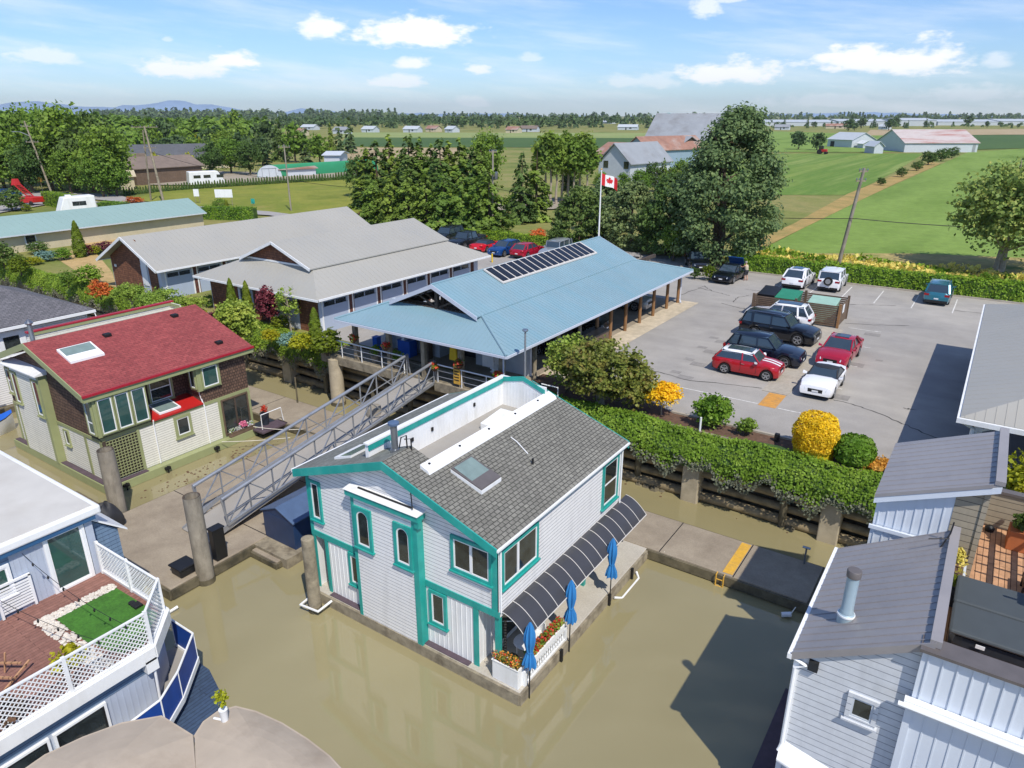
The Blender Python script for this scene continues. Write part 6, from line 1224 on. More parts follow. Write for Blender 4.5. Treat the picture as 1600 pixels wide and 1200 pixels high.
    m_ = MB(); m_.hexa([(xc+sa-.08, sy0-.12, zr-sl_*(sa-.08)+.05), (xc+sb+.08, sy0-.12, zr-sl_*(sb+.08)+.05), (xc+sb+.08, sy1+.1, zr-sl_*(sb+.08)+.05), (xc+sa-.08, sy1+.1, zr-sl_*(sa-.08)+.05)], [(xc+sa-.08, sy0-.12, zr-sl_*(sa-.08)+.14), (xc+sb+.08, sy0-.12, zr-sl_*(sb+.08)+.14), (xc+sb+.08, sy1+.1, zr-sl_*(sb+.08)+.14), (xc+sa-.08, sy1+.1, zr-sl_*(sa-.08)+.14)]); m_.build('panel_rack', 'canopy_rib', T)
    for i in range(N_):
        a = sy0+(sy1-sy0)*i/N_; b = a+(sy1-sy0)/N_*.8; m_ = MB()
        m_.hexa([(xc+sa, a, zr-sl_*sa+.142), (xc+sb, a, zr-sl_*sb+.142), (xc+sb, b, zr-sl_*sb+.142), (xc+sa, b, zr-sl_*sa+.142)], [(xc+sa, a, zr-sl_*sa+.17), (xc+sb, a, zr-sl_*sb+.17), (xc+sb, b, zr-sl_*sb+.17), (xc+sa, b, zr-sl_*sa+.17)]); m_.build('solar_panel', 'solar', T)
    # inner rooms facing the boardwalk
    m_ = MB(); m_.box(-31.2, -27.6, 32.3, 32.5, GZ, 6.6); m_.box(-24.6, -20.9, 32.6, 32.8, GZ, 6.2); m_.box(-27.6, -27.4, 32.3, 36, GZ, 6.6); m_.box(-24.8, -24.6, 32.6, 37, GZ, 6.6); m_.box(-31.3, -31.1, 31.5, 53, GZ, 5.5); m_.build('partition', 'grey_siding', T)
    m_ = MB(); m_.box(-29.6, -29.4, 31.3, 32.3, 3.4, 5.6); m_.box(-22.9, -22.7, 31.6, 32.6, 3.4, 5.6); [m_.box(-29.65, -29.35, 31.25, 31.35, 3.5+.2*i, 3.58+.2*i) for i in range(10)]; [m_.box(-22.95, -22.65, 31.5, 31.6, 3.5+.2*i, 3.58+.2*i) for i in range(10)]; m_.build('louvre', 'vinyl', T)
    B = thing('boardwalk', 'raised timber boardwalk in front of the blue roofed carport', 'boardwalk', (-26, 29.9, GZ))
    for x0, x1 in ((-34.3, -27.15), (-24.9, -18.6)):
        m_ = MB(); m_.box(x0, x1, 28.9, 31.2, GZ-.14, GZ); m_.build('decking', 'old_wood', B); m_ = MB(); m_.box(x0, x1, 28.78, 28.898, GZ-.5, GZ+.02); m_.build('edge_beam', 'old_wood', B)
    m_ = MB(); m_.box(-27.14, -24.91, 29.0, 31.2, GZ-.16, GZ-.02); m_.build('decking', 'old_wood', B)
    for x in (-33.9, -30.6, -27.5, -24.3, -21.4): m_ = MB(); m_.tube([(x, 29.5, -1.5), (x, 29.5, GZ-.2)], .16, 10); m_.build('pile', 'wet_wood', B, smooth=True)
    m_ = MB(); m_.box(-34, -18.8, 30.4, 30.7, 1.2, 3.1); m_.build('under_wall', 'wet_wood', B)
    for x0, x1 in ((-34.2, -27.3), (-24.75, -18.9)):
        r_ = thing('white_railing', 'white pipe railing on the boardwalk %s of the gangway' % ('left' if x0 < -30 else 'right'), 'railing', (x0, 28.95, GZ)); m_ = MB()
        m_.tube([(x0, 28.95, GZ), (x0, 28.95, GZ+1.05), (x1, 28.95, GZ+1.05), (x1, 28.95, GZ)], .04, 8); m_.build('top_rail', 'white_paint', r_, smooth=True)
        m_ = MB(); m_.tube([(x0, 28.95, GZ+.7), (x1, 28.95, GZ+.7)], .02, 6); m_.tube([(x0, 28.95, GZ+.35), (x1, 28.95, GZ+.35)], .02, 6); m_.build('wire', 'alu', r_)
        for x in np.arange(x0+1.7, x1-.5, 1.7): m_ = MB(); m_.tube([(x, 28.95, GZ), (x, 28.95, GZ+1.03)], .03, 6); m_.build('stanchion', 'white_paint', r_)
carport()
for k_, (x, z, lb) in enumerate(((-31.3, 4.75, 'hanging basket of coral flowers on the leftmost carport post'), (-28.6, 4.75, 'hanging basket of red flowers on the second carport post from the left'), (-23.1, 4.7, 'hanging basket of red flowers on the post right of the yellow sign'), (-20.5, 4.6, 'hanging basket of red flowers at the right corner post of the carport'), (-24.9, 4.2, 'low pot of red flowers at the top of the gangway'))):
    t = thing('flower_basket', lb, 'flower basket', (x, 28.85, z)); m_ = MB(); m_.lathe((x, 28.85, z-.25), [(.08, 0), (.2, .12), (.24, .22)], 10); m_.build('basket', 'wicker', t, smooth=True); m_ = MB(); m_.tube([(x, 28.95, z), (x, 28.85, z+.6)], .012, 4); m_.build('hook', 'dark', t)
    P_, N_, S_ = crown_round(80+k_, 170, .32, .24, 12, .4, .12); c_ = P_[:, 2].copy(); link('flowers', leafmesh('bsk%d' % k_, P_-np.array([0, 0, .15]), N_, S_, ['leaf_petalred', 'leaf_mid'], mi=(np.random.default_rng(k_).random(170) > .55).astype(int)), t)
for k_, (x, y, lb, w_) in enumerate(((-33.9, 29.4, 'green potted shrub at the left end of the boardwalk', .4), (-30.2, 29.5, 'leafy plant in a tub between the two left baskets', .35), (-28.2, 29.4, 'tall potted plant left of the gangway head', .4), (-20.9, 29.3, 'bushy green plant at the right end of the boardwalk', .45))):
    t = thing('potted_plant', lb, 'pot plant', (x, y, GZ)); m_ = MB(); m_.lathe((x, y, GZ), [(.2, 0), (.28, .4), (.3, .45)], 12); m_.build('pot', 'pile', t, smooth=True); P_, N_, S_ = crown_round(90+k_, 260, w_, w_*1.1, 16, .35, .12); link('foliage', leafmesh('bp%d' % k_, P_+np.array([0, 0, .35]), N_, S_, 'leaf_bright'), t)
def simplebox(name, lab, cat, a, mat, lid=None, lidmat=None):
    t = thing(name, lab, cat, (a[0], a[2], a[4])); m_ = MB(); m_.box(*a); m_.build('body', mat, t, bevel=.03)
    if lid: m_ = MB(); m_.box(a[0]-.03, a[1]+.03, a[2]-.03, a[3]+.03, a[5], a[5]+lid); m_.build('lid', lidmat or mat, t, bevel=.02)
    return t
simplebox('recycling_bin', 'bright blue recycling bin on the boardwalk behind the left railing', 'bin', (-31.9, -31.5, 31.0, 31.4, GZ, 4.2), 'bright_blue', .06); simplebox('recycling_bin', 'wide blue bin standing nearer the gangway', 'bin', (-29.9, -28.9, 31.2, 31.9, GZ, 4.3), 'bright_blue', .06)
simplebox('notice_board', 'white notice board hung by the carport posts', 'notice board', (-23.3, -22.5, 31.2, 31.28, 3.9, 5.1), 'white_paint', .04); simplebox('vending_cabinet', 'dark cabinet with shelves inside the carport', 'cabinet', (-27.2, -25.4, 33.5, 34.2, GZ, 5.4), 'black_plastic', .04); simplebox('book_shelf', 'tall brown shelf unit inside the carport left of the gangway', 'shelf', (-28.4, -27.7, 31.6, 32.0, GZ, 5.5), 'brown_fence', .04)
t = thing('yellow_life_jacket', 'bright yellow jacket hanging by the gangway head', 'life jacket', (-24.6, 30.2, 4.3)); m_ = MB(); m_.prism([(-24.85, 30.1, 4.3), (-24.3, 30.1, 4.3), (-24.35, 30.1, 5.0), (-24.5, 30.1, 5.25), (-24.65, 30.1, 5.25), (-24.8, 30.1, 5.0)], (0, .15, 0)); m_.build('jacket', 'yellow_vest', t, bevel=.03)
m_ = MB(); m_.box(-23.55, -23.1, 28.86, 28.9, 3.5, 4.6); tag(m_.build('yellow_sign', 'yellow_paint'), 'narrow yellow notice hung on the boardwalk railing', 'sign'); 
for i in range(5): m_ = MB(); m_.box(-23.5, -23.15, 28.852, 28.858, 3.7+.17*i, 3.76+.17*i); m_.build('printed_line', 'dark', C.objects['yellow_sign'])
t = thing('light_pole', 'slim grey lamp post at the right corner of the boardwalk', 'lamp post', (-18.7, 28.7, 0)); m_ = MB(); m_.tube([(-18.7, 28.7, 2.0), (-18.7, 28.7, 7.4)], [.07, .05], 8); m_.build('pole', 'alu', t, smooth=True); m_ = MB(); m_.lathe((-18.7, 28.7, 7.36), [(.12, 0), (.16, .04), (.14, .12), (.02, .13)], 12); m_.build('lamp_head', 'steel', t, smooth=True)
m_ = MB(); m_.tube([(-18.6, 30.2, GZ), (-18.6, 30.2, 4.1), (-17.6, 30.2, 4.1), (-17.6, 30.2, GZ)], .04, 8); tag(m_.build('bicycle_hoop', 'white_paint', smooth=True), 'white pipe hoop beside the lamp post', 'hoop')
simplebox('covered_box', 'dark grey flat lidded bin beside the carport posts', 'bin', (-20.7, -19.6, 37.2, 40.0, GZ, 4.5), 'brown_fence', .12, 'black_plastic')

# ================================================================ garages
def garage(name, lab, x0, x1, y0, y1, ze, zr, hip=None, doors=(), wallm='lightgrey_wall'):
    """eaves at x0..x1, y0..y1. hip: (kx0,kx1,ky0,ky1,zk) gives a gablet roof above a hipped skirt"""
    T = thing(name, lab, 'garage', ((x0+x1)/2, (y0+y1)/2, GZ)); xc = (x0+x1)/2; o = .8
    m_ = MB()
    if hip:
        kx0, kx1, ky0, ky1, zk = hip; E = [(x0, y0, ze), (x1, y0, ze), (x1, y1, ze), (x0, y1, ze)]; K = [(kx0, ky0, zk), (kx1, ky0, zk), (kx1, ky1, zk), (kx0, ky1, zk)]; xc = (kx0+kx1)/2
        for i, al in ((0, 'X'), (1, 'Y'), (2, 'X'), (3, 'Y')): P_ = [E[i], E[(i+1) % 4], K[(i+1) % 4], K[i]]; slab(m_, P_, .08); ribs(m_, P_, al, .45, .015, .02)
        m_.build('lower_roof', 'metal_lightgrey', T); m_ = MB()
        for s in (-1, 1): xe = kx1+.25 if s > 0 else kx0-.25; P_ = [(xc, ky0-.5, zr), (xe, ky0-.5, zk+.02), (xe, ky1+.4, zk+.02), (xc, ky1+.4, zr)]; slab(m_, P_, .08); ribs(m_, P_, 'Y', .45, .015, .02)
        m_.build('upper_roof', 'metal_lightgrey', T)
        m_ = MB(); m_.prism([(kx0, ky0-.02, zk-.02), (kx1, ky0-.02, zk-.02), (xc, ky0-.02, zr-.1)], (0, ky1-ky0, 0)); m_.build('gable', 'cedar_red', T)
        m_ = MB(); 
        for s in (-1, 1): xe = kx1+.25 if s > 0 else kx0-.25; m_.bar((xc, ky0-.5, zr-.08), (xe, ky0-.5, zk-.06), .05, .2)
        m_.box(kx0, kx1, ky0-.1, ky0-.021, zk-.02, zk+.1); m_.build('barge_board', 'white_paint', T)
    else:
        for s in (-1, 1): xe = x1 if s > 0 else x0; P_ = [(xc, y0, zr), (xe, y0, ze), (xe, y1, ze), (xc, y1, zr)]; slab(m_, P_, .08); ribs(m_, P_, 'Y', .45, .015, .02)
        m_.build('roof', 'metal_lightgrey', T); m_ = MB()
        for s in (-1, 1): xe = x1 if s > 0 else x0; m_.bar((xc, y0-.03, zr-.1), (xe, y0-.03, ze-.1), .05, .22)
        m_.build('barge_board', 'white_paint', T)
        m_ = MB(); m_.prism([(x0+o, y0+o, ze-.02), (x1-o, y0+o, ze-.02), (xc, y0+o, zr-.3)], (0, y1-y0-2*o, 0)); m_.build('gable', 'cedar_red', T)
    m_ = MB(); m_.box(x0+o, x1-o, y0+o, y1-o, GZ-.3, ze-.03); m_.build('wall', wallm, T)
    m_ = MB(); m_.box(x0, x1+.1, y0-.08, y0+.04, ze-.16, ze-.02) if hip else None; m_.box(x1-.02, x1+.1, y0, y1, ze-.16, ze-.02); m_.box(x0-.1, x0, y0, y1, ze-.16, ze-.02); m_.build('gutter', 'white_paint', T)
    F = Fr('X', x1-o, 1)
    for i, (a, b) in enumerate(doors):
        m_ = MB(); fbox(m_, F, a, b, GZ, ze-.35, 0, .03); d_ = m_.build('garage_door', 'garage_door', T)
        for k_ in range(2):
            w_ = (b-a)*.42; c0 = a+.08+(b-a)*.46*k_+.04; m_ = MB(); fbox(m_, F, c0, c0+w_, ze-.85, ze-.52, .031, .04); m_.build('door_window', 'glass', d_)
        for k_ in range(1, 4): m_ = MB(); z = GZ+.62*k_; fbox(m_, F, a, b, z-.012, z+.012, .028, .036)
        m_.build('panel_groove', 'dark', d_)
        m_ = MB(); fbox(m_, F, a-.12, a, GZ, ze-.2, 0, .06); fbox(m_, F, b, b+.12, GZ, ze-.2, 0, .06); m_.build('door_trim', 'white_paint', d_)
        m_ = MB(); fbox(m_, F, b+.14, b+.62, GZ, ze-.2, 0, .045); m_.build('cedar_pier', 'cedar_brown', T)
    return T
DR = [(31.9+2.72*i, 34.15+2.72*i-.2) for i in range(7)]
g1 = garage('garage_block', 'garage block with grey metal gablet roof and white doors, next to the carport', -50.6, -36.7, 30.9, 50.6, 6.0, 9.05, (-46.6, -39.3, 33.0, 47.4, 7.5), [(32.0+2.85*i, 34.3+2.85*i) for i in range(6)])
FY = Fr('Y', 31.7, -1); m_ = MB(); fbox(m_, FY, -49.7, -46.4, GZ, 5.9, 0, .03); fbox(m_, FY, -44.6, -42.4, GZ, 5.9, 0, .03); fbox(m_, FY, -39.6, -37.6, GZ, 5.9, 0, .03); m_.build('cedar_panel', 'cedar_red', g1); window(g1, FY, -46.2, -45.0, 4.2, 5.6, .12, 'white_paint')
m_ = MB(); fbox(m_, FY, -41.6, -40.6, GZ, 5.6, 0, .04); m_.build('door', 'vinyl', g1); m_ = MB(); fbox(m_, FY, -41.3, -40.9, 4.7, 5.0, .041, .05); m_.build('door_sign', 'glass', g1)
g2 = garage('garage_block', 'long garage block with plain grey gable roof behind the first one', -64.0, -54.9, 30.4, 55.5, 5.9, 8.2, None, [(31.6+2.85*i, 33.9+2.85*i) for i in range(8)])
FY = Fr('Y', 31.2, -1); m_ = MB(); m_.prism([(-63.1, 31.17, GZ), (-58.6, 31.17, GZ), (-58.6, 31.17, 7.9), (-59.5, 31.17, 8.0), (-63.1, 31.17, 6.2)], (0, .025, 0)); m_.box(-57.4, -56.2, 31.17, 31.195, GZ, 6.5); m_.build('cedar_panel', 'cedar_red', g2); m_ = MB(); fbox(m_, FY, -58.4, -57.6, 4.2, 6.4, .03, .06); m_.build('white_panel', 'white_paint', g2)
m_ = MB(); fbox(m_, FY, -62.6, -62.3, 5.3, 5.5, .03, .1); m_.build('wall_light', 'white_paint', g2)
# long teal roofed building
T = thing('storage_building', 'long beige building with pale teal metal roof at the left', 'building', (-92, 42, GZ)); m_ = MB(); P_ = [(-94.2, 22, 6.75), (-88.6, 22, 5.3), (-88.6, 57.4, 5.3), (-94.2, 58.6, 6.75)]; slab(m_, P_, .08); ribs(m_, P_, 'Y', .8, .02, .03); P_ = [(-99.8, 22, 5.3), (-94.2, 22, 6.75), (-94.2, 58.6, 6.75), (-99.8, 57.4, 5.3)]; slab(m_, P_, .08); m_.build('roof', 'metal_teal', T)
m_ = MB(); m_.box(-99.3, -89.2, 22.4, 57.2, GZ-.3, 5.3); m_.prism([(-99.3, 22.4, 5.28), (-89.2, 22.4, 5.28), (-94.2, 22.4, 6.6)], (0, 34.8, 0)); m_.build('wall', 'beige_wall', T); m_ = MB(); m_.box(-88.65, -88.5, 22, 57.4, 5.15, 5.28); m_.build('gutter', 'grey_siding', T); window(T, Fr('X', -89.2, 1), 35.2, 36.4, 4.0, 5.1, .06, 'grey_siding')
# right hand carport
T = thing('carport', 'pale grey metal roofed carport along the right side of the car park', 'carport', (4, 41, GZ)); x0, x1, y0, y1, ze = .15, 9.8, 30.6, 51.8, 6.6; m_ = MB()
for P_, al in (([(x0, y0, ze), (x1, y0, ze), (6.3, y0+3.2, 7.75), (3.7, y0+3.2, 7.75)], 'X'), ([(x0, y0, ze), (3.7, y0+3.2, 7.75), (3.7, y1-3.2, 7.75), (x0, y1, ze)], 'Y'), ([(x1, y0, ze), (x1, y1, ze), (6.3, y1-3.2, 7.75), (6.3, y0+3.2, 7.75)], 'Y'), ([(x0, y1, ze), (3.7, y1-3.2, 7.75), (6.3, y1-3.2, 7.75), (x1, y1, ze)], 'X'), ([(3.7, y0+3.2, 7.75), (6.3, y0+3.2, 7.75), (6.3, y1-3.2, 7.75), (3.7, y1-3.2, 7.75)], 'Y')): slab(m_, P_, .07); ribs(m_, P_, al, .32 if al == 'X' else .6, .02 if al == 'X' else .01, .03)
m_.build('roof', 'metal_lightgrey', T); m_ = MB(); m_.box(x0-.1, x0+.02, y0-.05, y1+.05, ze-.17, ze-.04); m_.box(x0-.1, x1, y0-.12, y0-.0, ze-.22, ze-.03); m_.build('gutter', 'white_paint', T)
m_ = MB(); m_.tube([(x0+.1, y0+.1, ze-.2), (x0+.5, y0+.35, ze-.5), (x0+.6, y0+.4, GZ)], .09, 8); m_.tube([(x0+1.1, y0+.1, ze-.25), (x0+.75, y0+.3, ze-.5)], .06, 6); m_.build('downpipe', 'white_paint', T)
for y in (32.2, 36, 40, 44, 48, 50.8): m_ = MB(); m_.box(x0+.55, x0+.85, y-.15, y+.15, GZ, ze-.1); m_.build('post', 'white_paint' if y < 33 else 'wood_post', T)
m_ = MB(); m_.box(4.5, 9.6, 31.5, 51.5, GZ, ze-.1); m_.build('rear_wall', 'cedar_brown', T); m_ = MB(); m_.box(x0+.2, x1, y0+.2, y1-.2, ze-.16, ze-.09); m_.build('soffit', 'dark_wood', T)
# ================================================================ farm buildings, placed where they stand
def frame_from(a, b, z=GZ):
    """local frame along the ground from a to b"""
    a = Vector((a[0], a[1], z)); b = Vector((b[0], b[1], z)); d = (b-a); L_ = d.length; d.normalize(); return a, d, Vector((-d.y, d.x, 0)), L_
def barn(name, lab, p, q, depth, hw, hr, wallm, roofm, cat='barn', gableend=False, over=.5, roof2=None):
    """front wall from p to q (ground points as seen), extends back by depth; ridge parallel to the front unless gableend"""
    a, d, n, L_ = frame_from(p, q); f = Vector((-math.sin(YAW), math.cos(YAW), 0)); n = n if n.dot(f) > 0 else -n; T = thing(name, lab, cat, tuple(a+d*L_/2+n*depth/2)); Z = Vector((0, 0, 1)); U = lambda s, t, z: a+d*s+n*t+Z*z
    m_ = MB(); m_.hexa([U(0, 0, -.3), U(L_, 0, -.3), U(L_, depth, -.3), U(0, depth, -.3)], [U(0, 0, hw), U(L_, 0, hw), U(L_, depth, hw), U(0, depth, hw)])
    if gableend: m_.prism([U(0, 0, hw-.01), U(L_, 0, hw-.01), U(L_/2, 0, hr-.15)], n*depth)
    else: m_.prism([U(0, 0, hw-.01), U(0, depth, hw-.01), U(0, depth/2, hr-.15)], d*L_)
    m_.build('wall', wallm, T); o = over
    if gableend: sides = ([U(-o, -o, hw), U(L_/2, -o, hr), U(L_/2, depth+o, hr), U(-o, depth+o, hw)], [U(L_+o, -o, hw), U(L_+o, depth+o, hw), U(L_/2, depth+o, hr), U(L_/2, -o, hr)])
    else: sides = ([U(-o, -o, hw), U(L_+o, -o, hw), U(L_+o, depth/2, hr), U(-o, depth/2, hr)], [U(-o, depth+o, hw), U(-o, depth/2, hr), U(L_+o, depth/2, hr), U(L_+o, depth+o, hw)])
    for i, S_ in enumerate(sides): m_ = MB(); slab(m_, [v+Z*.05 for v in S_], .15); m_.build('roof', roof2 if roof2 and i else roofm, T)
    def panel(nm, s0, s1, z0, z1, mat, off=-.05):
        m_ = MB(); m_.hexa([U(s0, off, z0), U(s1, off, z0), U(s1, .02, z0), U(s0, .02, z0)], [U(s0, off, z1), U(s1, off, z1), U(s1, .02, z1), U(s0, .02, z1)]); m_.build(nm, mat, T)
    return T, panel, L_
g_ = lambda px, py: G(px, py)
T, pn, L_ = barn('barn', 'long barn with a rusty red and white striped roof at the far right', g_(1412, 238), g_(1526, 238), 24, 3.6, 8.6, 'barn_white', 'rust_red', roof2='greenhouse'); pn('door', L_*.93, L_*.97, 0, 3, 'grey_roof')
T, pn, L_ = barn('barn', 'large old barn with a sweeping grey metal roof and tan walls left of the pine', g_(1003, 247), g_(1120, 250), 34, 5.0, 14.8, 'barn_tan', 'grey_roof'); pn('door', L_*.45, L_*.55, 0, 4, 'dark_wood')
T, pn, L_ = barn('barn', 'low extension of the grey metal roofed barn with a sloping lean-to roof', g_(985, 258), g_(1040, 262), 20, 3.2, 8.4, 'dark_wood', 'grey_roof'); pn('door', L_*.2, L_*.3, 0, 2.5, 'dark')
T, pn, L_ = barn('barn', 'white gambrel barn with two small windows and grey metal roof', g_(934, 291), g_(983, 295), 15, 4.8, 8.8, 'barn_white', 'grey_roof', gableend=True)
for s in (.16, .8): pn('window', L_*s, L_*s+1.2, 3.9, 5.3, 'glass')
T, pn, L_ = barn('barn', 'pale blue barn with a rusty roof behind the white barn', g_(974, 262), g_(1012, 265), 24, 5, 8.6, 'barn_blue', 'rust_roof', gableend=True); pn('hay_door', L_*.4, L_*.6, 5.4, 6.4, 'dark')
barn('shed', 'low shed with a pale and rust coloured roof behind the young trees', g_(928, 256), g_(972, 258), 18, 3.0, 6.2, 'rust_roof', 'rust_roof')
T, pn, L_ = barn('farm_shed', 'white roofed shed half behind round trees in the right fields', g_(1292, 229), g_(1330, 231), 14, 3.4, 6.6, 'barn_white', 'greenhouse'); pn('door', 2, 4.5, 0, 2.6, 'dark')
barn('farm_shed', 'small white shed near the rust roofed barn', g_(1365, 240), g_(1379, 240), 8, 2.6, 4.6, 'barn_white', 'grey_siding', gableend=True); barn('farm_shed', 'little white hut between the sheds in the right fields', g_(1348, 232), g_(1361, 232), 6, 2, 3.4, 'barn_white', 'white_paint', gableend=True)
# quonset
a, d, n, L_ = frame_from(g_(402, 279), g_(441, 277)); T = thing('quonset_barn', 'round roofed quonset barn, green with a white end wall', 'barn', tuple(a)); f = Vector((-math.sin(YAW), math.cos(YAW), 0)); nx = (g_(512, 272)-g_(441, 277)).normalized(); r = L_/2; c = a+d*r; DL = 30
def arcp(cc, rr, k_, n_=16): t = math.pi*k_/n_; return cc-d*rr*math.cos(t)+Vector((0, 0, rr*.98*math.sin(t)**.8))
m_ = MB()
for k_ in range(16): m_.face([arcp(c, r, k_), arcp(c, r, k_+1), arcp(c+nx*DL, r, k_+1), arcp(c+nx*DL, r, k_)])
m_.build('roof', 'metal_green', T, smooth=True); m_ = MB(); m_.face([arcp(c+nx*.05, r*.99, k_) for k_ in range(17)]); m_.face([arcp(c+nx*DL*.99, r*.99, k_) for k_ in range(17)]); m_.build('end_wall', 'barn_white', T)
m_ = MB(); m_.bar(c-d*r*.55+Vector((0, 0, .1))-nx*.05, c+d*r*.55+Vector((0, 0, .1))-nx*.05, .1, .1); [m_.bar(c+d*s+Vector((0, 0, 0))-nx*.03, c+d*s+Vector((0, 0, r*.72))-nx*.03, .08) for s in (-r*.55, 0, r*.55)]; m_.bar(c-d*r*.6+Vector((0, 0, r*.72))-nx*.03, c+d*r*.6+Vector((0, 0, r*.72))-nx*.03, .1); m_.build('sliding_door', 'grey_roof', T)
barn('farm_shed', 'white shed beyond the right end of the green quonset', g_(508, 268), g_(532, 268), 10, 4.2, 5.0, 'barn_white', 'barn_white'); barn('low_wall_shed', 'low white structure in front of the green quonset', g_(438, 277), g_(494, 274), 3, 1.8, 2.2, 'barn_white', 'rust_roof')
T, pn, L_ = barn('ranch_house', 'grey roofed ranch house behind the conifer hedge at the left', g_(190, 268), g_(365, 262), 16, 3.0, 6.5, 'beige_wall', 'dark_roof', 'house')
pn('porch_gable', L_*.1, L_*.22, 3.0, 4.6, 'brown_roof', -1.5)
barn('farm_shed', 'long low shed with a brown grey roof behind the meadow hedge', g_(215, 290), g_(318, 282), 10, 3.4, 5.6, 'brown_fence', 'brown_roof'); barn('farm_shed', 'small tan shed at the left end of the meadow hedge', g_(190, 297), g_(212, 296), 6, 2.6, 3.6, 'beige_wall', 'beige_wall')
# village and greenhouse rows: each a small building of its own
CNT = {}; ORD = 'first second third fourth fifth sixth seventh eighth ninth tenth eleventh twelfth thirteenth fourteenth fifteenth sixteenth seventeenth eighteenth nineteenth twentieth'.split()
ORD = [o+' from the left' for o in ORD]
for px, py, w_, cl in sorted(((200, 208, 22, 0), (285, 205, 26, 0), (330, 208, 22, 3), (345, 212, 16, 1), (372, 210, 30, 0), (470, 203, 20, 0), (565, 207, 18, 0), (630, 207, 22, 0), (665, 206, 16, 2), (695, 207, 12, 0), (790, 208, 18, 2), (812, 206, 26, 3), (940, 193, 16, 0), (965, 203, 30, 0), (1035, 204, 24, 1), (1050, 201, 20, 3), (1210, 203, 22, 1), (1290, 201, 34, 2), (1372, 202, 14, 0), (455, 212, 14, 2), (520, 209, 20, 1))):
    wm, rm = (('barn_white', 'greenhouse'), ('barn_white', 'grey_roof'), ('beige_wall', 'rust_roof'), ('barn_white', 'brown_roof'))[cl]
    T, pn, L_ = barn('distant_house', ('small white building', 'small white building with a grey roof', 'small beige building with a reddish roof', 'small white house with a brown roof')[cl]+' in the far village', g_(px, py), g_(px+w_, py+.2), 10, 2.8, 5.4, wm, rm, 'house'); CNT[cl] = CNT.get(cl, 0)+1; T['label'] = ('all white', 'grey roofed', 'reddish roofed', 'brown roofed')[cl]+' house in the far village, '+ORD[CNT[cl]-1]; T['group'] = 'far village houses'
    pn('door', L_*.4, L_*.46, 0, 2.5, 'dark'); pn('window', L_*.6, L_*.72, 1.2, 2.6, 'glass')
GH = []
for px0, px1, py, h in ((1195, 1305, 197, 7), (1310, 1400, 196.5, 8), (1405, 1462, 197, 10), (1465, 1560, 196, 7), (1562, 1680, 196, 8), (1690, 1800, 196, 7)):
    barn('greenhouse', 'long white greenhouse on the right horizon, '+ORD[GH.append(1) or len(GH)-1], g_(px0, py), g_(px1, py), 60, h*.75, h*.75+3, 'greenhouse', 'greenhouse', 'greenhouse')[0]['group'] = 'greenhouses on the right horizon'
T = thing('silo_house', 'bright teal grain store beside the big grey barn', 'silo', tuple(g_(1043, 207))); q = g_(1043, 207); m_ = MB(); m_.lathe(q, [(9, 0), (9, 13)], 14); m_.build('tank', 'teal', T, smooth=True); m_ = MB(); m_.lathe(q+Vector((0, 0, 13)), [(9.2, 0), (1, 3)], 14); m_.build('roof', 'teal', T)
